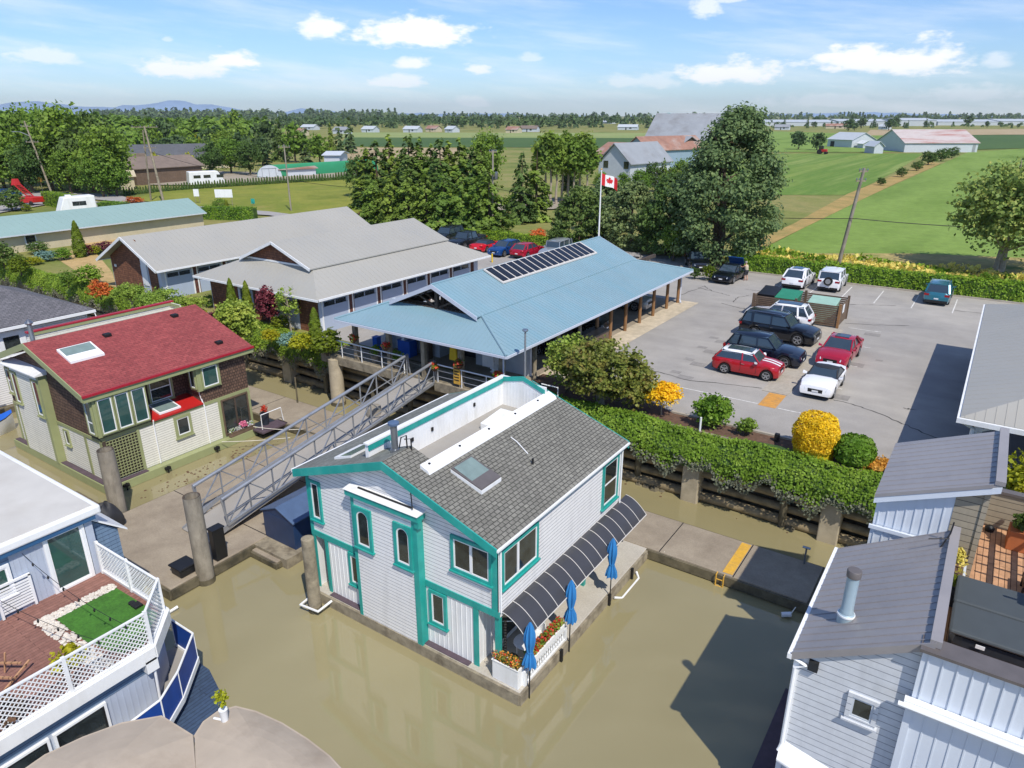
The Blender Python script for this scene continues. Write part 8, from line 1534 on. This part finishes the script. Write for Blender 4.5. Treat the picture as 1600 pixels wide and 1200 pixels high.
for i in range(len(leaf)):
    (x0, y0), (x1, y1) = leaf[i], leaf[(i+1) % len(leaf)]; 
    for s in (-.012, .012): m_.face([flagpt(.5, .5)+Vector((0, s, 0)), flagpt(.5+x0*.42, .5-y0*.75)+Vector((0, s, 0)), flagpt(.5+x1*.42, .5-y1*.75)+Vector((0, s, 0))])
m_.build('maple_leaf', 'flag_red', fl)
def signboard(lab, px, py, w_, h, z0, mat='white_paint', name='sign_board', two=True):
    b = G(px, py); T = thing(name, lab, 'sign', tuple(b)); m_ = MB(); m_.bar(b+dR*0+Vector((0, 0, z0+h/2))-dR*w_/2, b+dR*w_/2+Vector((0, 0, z0+h/2)), .08, h); m_.build('board', mat, T); m_ = MB(); [m_.tube([b+dR*s*w_*.4+Vector((0, .08, 0)), b+dR*s*w_*.4+Vector((0, .08, z0+.2))], .05, 6) for s in ((-1, 1) if two else (0,))]; m_.build('post', 'old_wood', T)
signboard('wide blank white board on posts in the meadow', 352, 322, 2.9, 1.3, 1.4); signboard('narrow pale board on a post left of the wide white board', 309, 318, .9, 1.2, 1.2); signboard('small teal box sign on a post in the meadow', 396, 322, .6, .8, .4, 'teal', two=False)
signboard('blue and white parking sign on a post behind the parked pickup', 734, 368, .6, .6, 1.9, 'barn_blue', two=False); signboard('yellow diamond road sign beside the country road', 67, 303, .9, .9, 2.2, 'yellow_paint', two=False)
m_ = MB(); b = G(769, 410); m_.tube([b, b+Vector((0, 0, .9))], .08, 8); tag(m_.build('yellow_bollard', 'yellow_vest'), 'yellow bollard on the lane between garages and carport', 'bollard')
m_ = MB(); b = G(1213, 690); m_.box(b.x-.1, b.x+.1, b.y-.1, b.y+.1, GZ, GZ+.4); tag(m_.build('bed_light', 'dark'), 'small dark light box on the soil bed edge', 'lamp'); m_ = MB(); m_.tube([(-9.9, 30.4, 3.5), (-9.9, 30.4, 4.2)], .05, 8); tag(m_.build('white_peg', 'white_paint'), 'white peg sticking out of the ivy hedge', 'peg')
# ================================================================ trees and plants
def sc_(c, f, dz=0): P_, N_, S_ = c; P_ = P_*np.array(f)+np.array([0, 0, dz]); return P_, N_, S_*(f[2] if hasattr(f, '__len__') else f)
def height_px(px, py_base, py_top):
    b = G(px, py_base); v = (600-py_top)/FPX; u = (px-800)/FPX; c, s = math.cos(PITCH), math.sin(PITCH); hy = c+v*s; z = -s+v*c
    return b, CAMH+z/math.hypot(u, hy)*math.hypot(b.x, b.y)-GZ
for k_, (sd, w_) in enumerate(((1, .25), (2, .3), (3, .21))): proto('conifer%d' % k_, 'conifer_tree', '', 'tree', crown_cone(sd, 3400, w_, 1, 17, .034, .3), ('leaf_conifer', 'leaf_dark', 'leaf_conifer')[k_], trunk_mesh(sd, .9, .022, 0))
for k_, (sd, w_) in enumerate(((4, .38), (5, .42))): proto('cedar%d' % k_, 'cedar_tree', '', 'tree', crown_cone(sd, 4600, w_, 1, 13, .036, .35, .62, .0, .5), 'leaf_conifer', trunk_mesh(sd, .8, .03, 0))
for k_, (sd, lf) in enumerate(((6, 'leaf_mid'), (7, 'leaf_dark'), (8, 'leaf_mid'))): proto('broad%d' % k_, 'broadleaf_tree', '', 'tree', sc_(crown_round(sd, 4600, .42, .48, 60, .24, .04, .1), (1, 1, 1), .04), lf, trunk_mesh(sd, .75, .03, 7, .35))
for k_, sd in enumerate((16, 17)): proto('farbroad%d' % k_, 'broadleaf_tree', '', 'tree', sc_(crown_round(sd, 800, .42, .46, 26, .32, .09, .2), (1, 1, 1), .06), ('leaf_far', 'leaf_mid')[k_], trunk_mesh(sd, .6, .03, 0))
proto('farcon', 'conifer_tree', '', 'tree', crown_cone(18, 600, .24, 1, 9, .075, .3), 'leaf_far', trunk_mesh(18, .6, .02, 0))
proto('tallpine', 'tall_pine', '', 'tree', sc_(crown_round(9, 2200, .2, .3, 24, .34, .045, .1), (1, 1, 1), .4), 'leaf_conifer', trunk_mesh(9, .85, .022, 4, .2, start=.5), 'bark_pale')
proto('spike', 'hedge_conifer', '', 'hedge plant', crown_column(10, 260, .17, 1, .11, .6), 'leaf_dark')
proto('cypress', 'columnar_cypress', '', 'conifer', crown_column(11, 4200, .135, 1, .028, .55), 'leaf_arbor', trunk_mesh(11, .5, .02, 0))
proto('shrub', 'round_shrub', '', 'shrub', crown_round(12, 2600, .5, .5, 60, .2, .05), 'leaf_mid', trunk_mesh(12, .5, .03, 4, .3)); 
for nm, lf in (('shrub_gold', 'leaf_yellowgreen'), ('shrub_purple', 'leaf_purple'), ('shrub_blue', 'leaf_bluegreen'), ('shrub_bright', 'leaf_bright'), ('shrub_coral', 'leaf_coral'), ('shrub_dark', 'leaf_dark'), ('shrub_lime', 'leaf_arbor')):
    proto(nm, 'shrub', '', 'shrub', crown_round(13, 1500, .5, .5, 44, .24, .065), lf, trunk_mesh(13, .5, .03, 4, .3))
proto('acer', 'garden_tree', '', 'tree', sc_(crown_round(14, 6500, .62, .4, 70, .2, .04, .5, .35), (1, 1, 1), .2), 'leaf_light', trunk_mesh(14, .7, .035, 8, .55, split=3, start=.3), 'bark_pale')
rt = random.Random(77)
def T_(key, px, pb, pt, label, w=1., group=None, cat=None):
    b, h = height_px(px, pb, pt); return plant(key, b, label, (h*w, h*w, h), None, group, cat, rt)
# --- the big pine
big = [(-.1, .5, .95), (.1, .62, .9)]
def pine_crown(seed, n, w, h, base, bias=(0, 0)):
    rg = np.random.default_rng(seed); cl = []; 
    for i in range(230):
        z = base+(.93-base)*rg.uniform(0, 1)**.9; t = (z-base)/(.93-base); env = w*(math.sin(math.pi*min(1, t*.8+.17))**.8)*(1.1-.3*t)+.01; a = rg.uniform(0, 6.283); r = env*rg.uniform(.3, 1)**.5; cl.append((r*math.cos(a)+bias[0]*t, r*math.sin(a)+bias[1]*t, z-.05*r/w, rg.uniform(.06, .11)))
    cl = np.array(cl); k = rg.integers(0, len(cl), n); dd = unit(rg, n); dd[:, 2] = dd[:, 2]*.6+.25; p = cl[k, :3]+dd*cl[k, 3][:, None]*rg.uniform(.3, 1.15, (n, 1)); p[:, 2] *= h; p[:, :2] *= h
    return p, dd+unit(rg, n)*.7+np.array([0, 0, .4]), rg.uniform(.16, .36, n)
T = thing('pine_tree', 'huge dark pine towering over the car park entrance', 'tree', (-23.4, 71.6, GZ)); link('crown', leafmesh('bigpine', *pine_crown(31, 36000, .335, 15.3, .08, (.05, .04)), 'leaf_pine'), T)
tb = trunk_mesh(41, 13.5, .42, 16, .3, split=2, start=.15); tb.v = [(x-23.4, y+71.6, z+GZ) for x, y, z in tb.v]; tb.build('trunk', 'bark', T, smooth=True)
for i, (px, pb, pt, w, lb) in enumerate(((905, 386, 288, .55, 'dark spreading pine left of the flagpole foot'), (985, 388, 280, .58, 'dark spreading pine right of the flagpole'), (1043, 398, 268, .42, 'dark pine between the flagpole pines and the huge pine'), (945, 362, 276, .55, 'low dark pine behind the flag'))):
    b, h = height_px(px, pb, pt); T = thing('pine_tree', lb, 'tree', tuple(b)); link('crown', leafmesh('pine%d' % i, *pine_crown(50+i, 11000, w*.9, h, .05), ('leaf_dark', 'leaf_pine')[i % 2]), T); tb = trunk_mesh(60+i, h*.85, .25, 6, .3); tb.v = [(x+b.x, y+b.y, z+b.z) for x, y, z in tb.v]; tb.build('trunk', 'bark', T, smooth=True)
T_('broad0', 1052, 408, 345, 'light green bushy tree under the dark pines beside the lane', .9); T_('shrub_lime', 1108, 438, 412, 'round yellow green bush at the foot of the huge pine', 1.1); T_('shrub_dark', 1085, 436, 416, 'dark shrub beside the round yellow green bush', 1.0); T_('shrub_coral', 840, 382, 355, 'reddish brown shrub by the lane beyond the carport ridge', 1.2); T_('shrub_dark', 872, 394, 350, 'dark green shrub between the reddish shrub and the pines', 1.0)
T_('conifer1', 1012, 292, 250, 'lone layered conifer in front of the white barn roof', .95); T_('conifer0', 1035, 300, 245, 'upright conifer right of the white barn', 1.0); T_('conifer2', 952, 268, 226, 'small dark conifer beside the rusty shed', 1.3)
for px, pb, pt, lb, k in ((938, 300, 266, 'green bush left of the white gambrel barn', 'broad0'), (975, 304, 268, 'green tree before the white gambrel barn wall', 'broad2'), (1000, 306, 262, 'green tree at the right corner of the white gambrel barn', 'broad0'), (1024, 300, 252, 'darker tree between the white barn and the big grey barn', 'broad1'), (1060, 300, 246, 'broad tree left of the huge pine', 'broad2')): T_(k, px, pb, pt, lb, 1.0)
# birch / willow at right
T = thing('birch_tree', 'wide yellow green tree with pale forked trunks at the right edge', 'tree', (.6, 82.8, GZ)); P_, N_, S_ = crown_round(61, 21000, 6.8, 4.9, 170, .17, .3, .1, .35); link('crown', leafmesh('birch', P_*np.array([1, 1, .98])+np.array([1.2, 0, 1.3]), N_, S_, 'leaf_birch'), T)
tb = trunk_mesh(62, 10.5, .27, 14, .36, split=2, start=.18); tb.v = [(x+.6, y+82.8, z+GZ) for x, y, z in tb.v]; tb.build('trunk', 'bark_pale', T, smooth=True)
T_('shrub_bright', 1538, 440, 424, 'low green shrub left of the forked trunk tree', 1.3); T_('shrub_bright', 1575, 440, 426, 'low green shrub right of the forked trunk tree', 1.3); T_('shrub', 1553, 440, 428, 'pale shrub right at the foot of the forked trunk', 1.3)
# conifer block in the middle
gr = 'cedars in the dense front row behind the parked cars'
for i, px in enumerate((585, 612, 640, 668, 696, 722, 748, 765)): T_(('cedar0', 'cedar1')[i % 2], px, 352+i*2.6, 268+rt.uniform(-8, 8), 'broad light green cedar of the dense front row behind parked cars, '+ORD[i], 1.2, gr)
gr = 'taller conifers behind the front row of cedars'
for i, (px, pt) in enumerate(((575, 222), (592, 214), (612, 208), (628, 232), (642, 205), (660, 212), (676, 222), (690, 210), (704, 218), (720, 212), (735, 225), (752, 216))): T_(('conifer0', 'conifer1', 'conifer2')[i % 3], px, 322+rt.uniform(-4, 4)+i*1.3, pt, 'tall conifer behind the front row of cedars, '+ORD[i], 1.45, gr)
T_('broad1', 560, 308, 240, 'dark broadleaf tree at the left end of the conifers', .8); T_('broad0', 762, 300, 198, 'tall broadleaf tree at the right end of the conifers', .75)
T_('conifer1', 815, 348, 232, 'tall drooping spruce, left one of the pair beyond the lane', 1.0); T_('conifer0', 838, 345, 220, 'tall drooping spruce, right one of the pair beyond the lane', 1.1)
gr = 'tall bare stemmed pines beside the gravel yard'
for i, px in enumerate((852, 860, 869, 878, 887, 896, 905, 916)): T_('tallpine', px, 318+rt.uniform(-3, 3), 208+rt.uniform(-5, 8), 'tall pine with a long bare stem beside the gravel yard, '+ORD[i], 1.0, gr)
T_('broad1', 892, 312, 262, 'dark bushy tree in front of the bare stemmed pines', 1.0); T_('broad2', 800, 338, 300, 'low green bush at the edge of the gravel yard', 1.1); T_('shrub', 785, 368, 345, 'scrubby bush beside the transformer pole', 1.5)
# left wood
gr = 'dense broadleaf trees of the wood at the far left'
for i, (px, pb, pt) in enumerate(sorted(((8, 298, 176), (36, 292, 165), (66, 290, 158), (95, 296, 160), (122, 298, 156), (148, 300, 168), (172, 306, 188), (20, 300, 205), (52, 303, 210), (84, 300, 220), (112, 304, 226), (140, 306, 232), (162, 309, 225), (184, 308, 246), (-25, 300, 180), (-55, 300, 190), (0, 285, 196), (182, 285, 196), (150, 280, 178), (100, 282, 172)))): T_('broad%d' % rt.randrange(3), px, pb, pt, 'dense broadleaf tree in the wood behind the country road, '+ORD[i], rt.uniform(.75, 1.0), gr)
gr = 'mixed trees behind the ranch house'
for i in range(46):
    px = rt.uniform(195, 425); pb = rt.uniform(224, 262); T_(rt.choice(['farbroad0', 'farbroad1', 'farbroad1', 'farcon']), px, pb, pb-rt.uniform(34, 56), 'mixed green tree in the belt behind the ranch house', rt.uniform(.8, 1.1), gr)
for px, pb, pt, lb in ((245, 268, 236, 'golden conifer at the left gable of the ranch house'), (272, 268, 238, 'golden conifer in front of the ranch house, middle of the three'), (298, 268, 236, 'golden conifer at the right gable of the ranch house'), (282, 232, 208, 'small golden tree behind the ranch house, left one'), (306, 230, 206, 'small golden tree behind the ranch house, right one')): T_('shrub_gold', px, pb, pt, lb, .8, None, 'tree')
for px, pb, pt, k in ((330, 275, 218, 'broad1'), (362, 272, 212, 'broad0'), (392, 274, 216, 'broad1'), (350, 262, 200, 'broad2')): T_(k, px, pb, pt, 'dark broadleaf tree between the ranch house and the green quonset', 1.0, 'dark trees left of the green quonset')
gr = 'tall trees behind the green quonset'
for i, (px, pb, pt, k) in enumerate(sorted(((418, 250, 182, 'farbroad0'), (440, 252, 180, 'conifer1'), (462, 254, 190, 'farbroad1'), (478, 254, 202, 'farcon'), (500, 256, 206, 'farbroad1'), (520, 254, 190, 'conifer2'), (532, 250, 188, 'farcon'), (430, 240, 196, 'farbroad1'), (490, 245, 212, 'farbroad0'), (548, 240, 178, 'farcon')))): T_(k, px, pb, pt, 'tall tree in the group behind the green quonset, '+ORD[i], rt.uniform(.8, 1.1), gr)
gr = 'small pointed conifers of the meadow hedge'
for i in range(86):
    t = i/85; px = 195+(560-195)*t; pb = 306-(306-280)*t**.8; T_('spike', px, pb, pb-rt.uniform(10, 13), 'small pointed conifer in the long clipped row at the meadow edge', 1.1, gr)
gr = 'single trees standing near the horizon'
for i in range(110):
    px = rt.choice([rt.uniform(430, 1075), rt.uniform(430, 900), rt.uniform(1195, 1600)]); pb = rt.uniform(191, 201); T_(rt.choice(['farbroad0', 'farcon', 'farbroad0']), px, pb, pb-rt.uniform(8, 20), 'single dark tree standing among the far fields near the horizon', rt.uniform(.8, 1.3), gr)
for px, pb, pt, lb in ((1247, 234, 202, 'round dark tree in the right fields, left of the pair'), (1276, 235, 205, 'round dark tree in the right fields, right of the pair'), (1350, 226, 208, 'slim tree beside the white roofed shed'), (1325, 205, 185, 'round tree in front of the greenhouses, left one'), (1388, 204, 183, 'round tree in front of the greenhouses, right one'), (1335, 204, 190, 'low wide bush in front of the greenhouses'), (1312, 228, 218, 'bushes before the white roofed shed')): T_('farbroad0', px, pb, pt, lb, 1.15)
for px, pb, pt, lb in ((1376, 290, 276, 'lowest round bush on the straw coloured strip'), (1408, 277, 260, 'small dark bush on the strip between the two fields'), (1432, 267, 250, 'second bush up the strip towards the rusty barn'), (1450, 258, 234, 'large dark bush on the strip in front of the rusty barn'), (1470, 252, 230, 'dark bush directly before the rusty barn wall'), (1487, 247, 228, 'last bush on the strip at the rusty barn')): T_('shrub_dark', px, pb, pt, lb, 1.25)
for i in range(26): px = 1175+i*17+rt.uniform(-6, 6); T_(rt.choice(['shrub', 'shrub_bright', 'shrub_lime']), px, 418+i*1.3, 418+i*1.3-rt.uniform(9, 16), 'leafy weed clump behind the clipped hedge', 1.5, 'weed clumps behind the clipped hedge')
# --- clipped hedges
def hedge(name, lab, a, b, w_, h, mat, seed, z=GZ, dens=260, seg=1.45):
    a, b = Vector((*a, z)), Vector((*b, z)); L_ = (b-a).length; d = (b-a).normalized(); n = Vector((-d.y, d.x, 0)); rg = np.random.default_rng(seed); cnt = int(L_*(2*h+w_)*dens/2.2); s = rg.uniform(0, L_, cnt); f = rg.uniform(0, 2*h+w_, cnt)
    bump = .07*np.sin(s/seg*6.283+seed); t = np.where(f < h, -w_/2-bump, np.where(f > h+w_, w_/2+bump, f-h-w_/2)); zz = np.where(f < h, f, np.where(f > h+w_, 2*h+w_-f, h+bump)); t += rg.normal(0, .04, cnt); zz += rg.normal(0, .05, cnt)
    nn = np.where((f < h)[:, None], -np.array(n)[None], np.where((f > h+w_)[:, None], np.array(n)[None], np.array([[0, 0, 1.]])))+unit(rg, cnt)*.6+np.array([0, 0, .2]); P_ = s[:, None]*np.array(d)[None]+t[:, None]*np.array(n)[None]+zz[:, None]*np.array([[0, 0, 1.]])
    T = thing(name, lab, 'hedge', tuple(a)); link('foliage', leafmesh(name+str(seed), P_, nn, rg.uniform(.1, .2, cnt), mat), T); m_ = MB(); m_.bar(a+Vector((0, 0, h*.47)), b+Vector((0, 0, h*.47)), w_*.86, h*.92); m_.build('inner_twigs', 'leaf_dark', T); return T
hedge('clipped_hedge', 'long clipped hedge along the back of the car park, right of the pine', (-20.6, 69.7), (6.5, 69.7), 1.2, 1.5, 'leaf_hedge', 3)
hedge('clipped_hedge', 'low lime green hedge behind the far row of parked cars', (-58, 70.2), (-36, 70.2), 1.3, 1.1, 'leaf_hedge', 4); hedge('clipped_hedge', 'tall boxy hedge beside the country road behind the camper', G(75, 320)[:2], G(118, 328)[:2], 1.6, 2.2, 'leaf_hedge', 5, dens=120); hedge('clipped_hedge', 'boxy hedge right of the camper', G(160, 331)[:2], G(200, 333)[:2], 1.6, 1.6, 'leaf_hedge', 6, dens=120)
hedge('clipped_hedge', 'clipped hedge at the back corner behind the second garage block', G(318, 342)[:2], G(400, 344)[:2], 1.4, 1.8, 'leaf_hedge', 7, dens=130); T_('cypress', 356, 336, 312, 'single narrow conifer behind the garages near the white board', 1.6)
# --- planting along the car park bulkhead
def own(name, lab, cat, loc, crown, leaf, trunk=None, bark='bark'):
    T = thing(name, lab, cat, loc); link('crown', leafmesh(lab[:12], *crown, leaf), T)
    if trunk: trunk.v = [(x+loc[0], y+loc[1], z+loc[2]) for x, y, z in trunk.v]; trunk.build('trunk', bark, T, smooth=True)
    return T
own('garden_tree', 'large multi stemmed bronze green tree in the bed beside the carport', 'tree', (-15.6, 31.2, GZ), sc_(crown_round(71, 17000, 2.3, 1.65, 90, .15, .15, -.1, .4), (1.2, .9, 1), .35), 'leaf_maple', trunk_mesh(71, 2.9, .11, 11, .55, split=3, start=.25), 'bark_pale')
own('garden_tree', 'bright green leafy tree at the left end of the bed, by the carport posts', 'tree', (-17.8, 31.6, GZ), sc_(crown_round(72, 7500, 1.4, 1.45, 70, .2, .14, .3, .4), (1, 1, 1), .4), 'leaf_light', trunk_mesh(72, 2.2, .08, 8, .5, split=2))
own('garden_tree', 'dark leafed low tree with bronze tips at the right of the bed group', 'tree', (-13.7, 31.5, GZ), sc_(crown_round(73, 6200, 1.3, 1.2, 60, .2, .14, .3, .4), (1, 1, 1), .1), 'leaf_maple', trunk_mesh(73, 1.9, .06, 8, .5, split=2))
own('japanese_maple', 'small golden orange maple above the ivy', 'tree', (-12.35, 31.6, GZ), sc_(crown_round(74, 6200, 1.02, .62, 60, .2, .1, .4, .4), (1, 1, 1), .55), 'leaf_gold', trunk_mesh(74, 1.2, .045, 7, .6), 'bark_pale')
own('rhododendron', 'round glossy green bush in the soil bed', 'shrub', (-9.75, 31.6, GZ), sc_(crown_round(75, 4600, 1.0, .84, 60, .2, .13), (1, 1, 1), .05), 'leaf_bright', trunk_mesh(75, .8, .04, 5, .4, split=3)); own('small_bush', 'little green bush right of the round glossy bush', 'shrub', (-8.05, 31.55, GZ), sc_(crown_round(76, 1100, .55, .4, 30, .25, .11, .5), (1, 1, 1), .1), 'leaf_mid', trunk_mesh(76, .6, .03, 5, .5, split=3))
own('clipped_globe_shrub', 'clipped golden globe shrub beside the car park', 'shrub', (-4.95, 31.2, GZ), sc_(crown_globe(77, 9000, .95, 1.02, .075), (1, 1, 1), .0), 'leaf_gold'); C.objects['clipped_globe_shrub'].name
m_ = lumpy('inner_twigs', '', '', (-4.95, 31.2, GZ), .84, .84, 1.75, 'leaf_gold', 9, .03, False); p_ = C.objects['clipped_globe_shrub']; m_.parent = p_; m_.location = -p_.location
own('clipped_ball_shrub', 'glossy green ball shrub beside the golden globe', 'shrub', (-3.3, 31.2, GZ), sc_(crown_globe(78, 3000, .8, .66, .14), (1, 1, 1), .0), 'leaf_bright'); own('bronze_grass', 'bronze green grass clump right of the green ball shrub', 'grass clump', (-2.4, 31.3, GZ), sc_(crown_round(79, 2600, .8, .25, 40, .25, .12, .6), (1.3, 1, 1), .0), 'leaf_orange')
for i, (x, y, z0, r, h, lb) in enumerate(((3.2, 29.6, 4.0, 1.6, 2.6, 'large lime yellow shrub beyond the terrace wall at the right edge'), (3.3, 28.5, 3.8, 1.5, 2.3, 'nearer lime yellow shrub beside the grey mono pitch roof'), (5.4, 31.5, 4, 1.7, 2.2, 'lime yellow shrub furthest to the right behind the terrace'))): own('yellow_shrub', lb, 'shrub', (x, y, z0-.7), sc_(crown_round(85+i, 5200, r, h*.6, 70, .2, .14, .2), (1, 1, 1), 0), ('leaf_yellowgreen', 'leaf_yellowgreen', 'leaf_gold')[i], trunk_mesh(85+i, 1.5, .07, 5, .5))
# --- garden at the left
T_('cypress', 127, 402, 344, 'tall narrow conifer on the lawn in front of the beige building', 1.25); T_('cypress', 367, 502, 434, 'narrow arborvitae, left one of the pair at the garage corner', 1.0); T_('cypress', 391, 505, 438, 'narrow arborvitae, right one of the pair at the garage corner', 1.0); T_('cypress', 496, 545, 480, 'narrow arborvitae at the left end of the boardwalk', 1.3)
T_('acer', 255, 502, 448, 'wide yellow green maple beside the red roof ridge', 1.25); T_('acer', 208, 482, 440, 'weeping grey green tree behind the coral maple', 1.1); T_('acer', 300, 500, 460, 'spreading maple right of the wide yellow green one', 1.1)
own('weeping_tree', 'weeping light green tree right of the red roof', 'tree', tuple(G(375, 548)), sc_(crown_round(95, 6000, 1.5, 1.35, 80, .2, .14, -.2, .5), (1, 1, 1.1), .5), 'leaf_light', trunk_mesh(95, 2.4, .09, 8, .6)); own('smoke_tree', 'dark purple leaved tree in front of the garage block', 'tree', tuple(G(424, 512)), sc_(crown_round(96, 4200, .95, 1.1, 60, .2, .13, 0, .5), (1, 1, 1.15), .5), 'leaf_purple', trunk_mesh(96, 2.4, .07, 7, .5))
own('young_tree', 'thin pale leaved young tree at the garage corner, left of the boardwalk', 'tree', tuple(G(455, 520)), sc_(crown_round(97, 1500, 1.1, 1.2, 40, .2, .12, 0, .4), (1, 1, 1), 1.0), 'leaf_light', trunk_mesh(97, 3.0, .06, 9, .5, split=2), 'bark_pale')
for key, px, pb, pt, w, lb in (('shrub_bright', 140, 446, 412, 1.2, 'round bright green shrub behind the coral maple'), ('shrub', 108, 450, 420, .9, 'layered green shrub at the edge of the dry lawn'), ('shrub_coral', 158, 468, 435, 1.0, 'coral orange maple shrub beside the ivy'), ('shrub_gold', 313, 494, 483, 2.0, 'flat yellow green cushion shrub left of the arborvitae pair'), ('shrub_purple', 343, 504, 484, 1.5, 'low dark purple shrub beside the yellow cushion'),
    ('shrub_gold', 472, 548, 518, 1.2, 'golden shrub in the bed left of the boardwalk arborvitae'), ('shrub_lime', 512, 556, 510, 1.0, 'large golden green shrub touching the boardwalk railing'), ('shrub_blue', 452, 542, 518, 1.2, 'blue green shrub in the bed in front of the pale young tree'), ('shrub_gold', 424, 534, 512, 1.2, 'yellow orange shrub under the purple tree'), ('shrub_lime', 440, 516, 490, 1.1, 'lime shrub behind the purple tree foot'), ('shrub', 330, 480, 458, 1.0, 'small clipped topiary tree by the garage path'),
    ('shrub_purple', 140, 398, 380, 1.5, 'dark red shrub right of the lawn conifer'), ('shrub_purple', 163, 394, 376, 1.6, 'dark red shrub nearest the second garage block'), ('shrub_gold', 150, 398, 382, 1.0, 'yellow shrub between the two dark red shrubs'), ('shrub_blue', 73, 408, 390, 1.8, 'blue green shrub left of the lawn conifer'), ('shrub_bright', 100, 406, 386, 1.3, 'round green shrub at the left foot of the lawn conifer'), ('shrub_gold', 52, 414, 400, 2.0, 'yellow shrub before the blue green shrub'), ('shrub_dark', 60, 396, 376, 1.6, 'dark spreading shrub by the beige wall'), ('shrub_dark', 8, 420, 376, 1.0, 'tall dark shrub at the left edge above the grey roof'), ('shrub_lime', 34, 430, 396, 1.0, 'loose green shrub at the left edge beside the dark one'), ('shrub_dark', 20, 330, 292, 1.0, 'round dark pine beside the red lift'), ('shrub_lime', 42, 330, 318, 1.4, 'small green bush at the foot of the red lift'),
    ('shrub_coral', 210, 318, 306, 2.4, 'brownish bramble patch at the road edge of the meadow'), ('shrub', 345, 330, 308, 1.1, 'bush behind the wide white board in the meadow'), ('shrub_purple', 570, 346, 330, 2.4, 'wide bronze shrub behind the garage roof'), ('shrub', 190, 360, 346, 1.6, 'scrubby shrub between the beige building and the garage'), ('shrub_coral', 268, 350, 338, 1.6, 'brown shrub right of the beige building'), ('shrub_purple', 300, 350, 338, 1.4, 'dark shrub at the right end of the beige building'), ('shrub', 520, 350, 335, 1.8, 'green bush poking up behind the garage roof end')):
    T_(key, px, pb, pt, lb, w*1.2)
# remove prototypes that were never placed
for k_, (r, used) in PROTO.items():  # (sources without a place in the garden)
    if not used:
        for c_ in KIDS(r): bpy.data.objects.remove(c_)
        bpy.data.objects.remove(r)
# ---------------------------------------------------------------- haze last
haze()
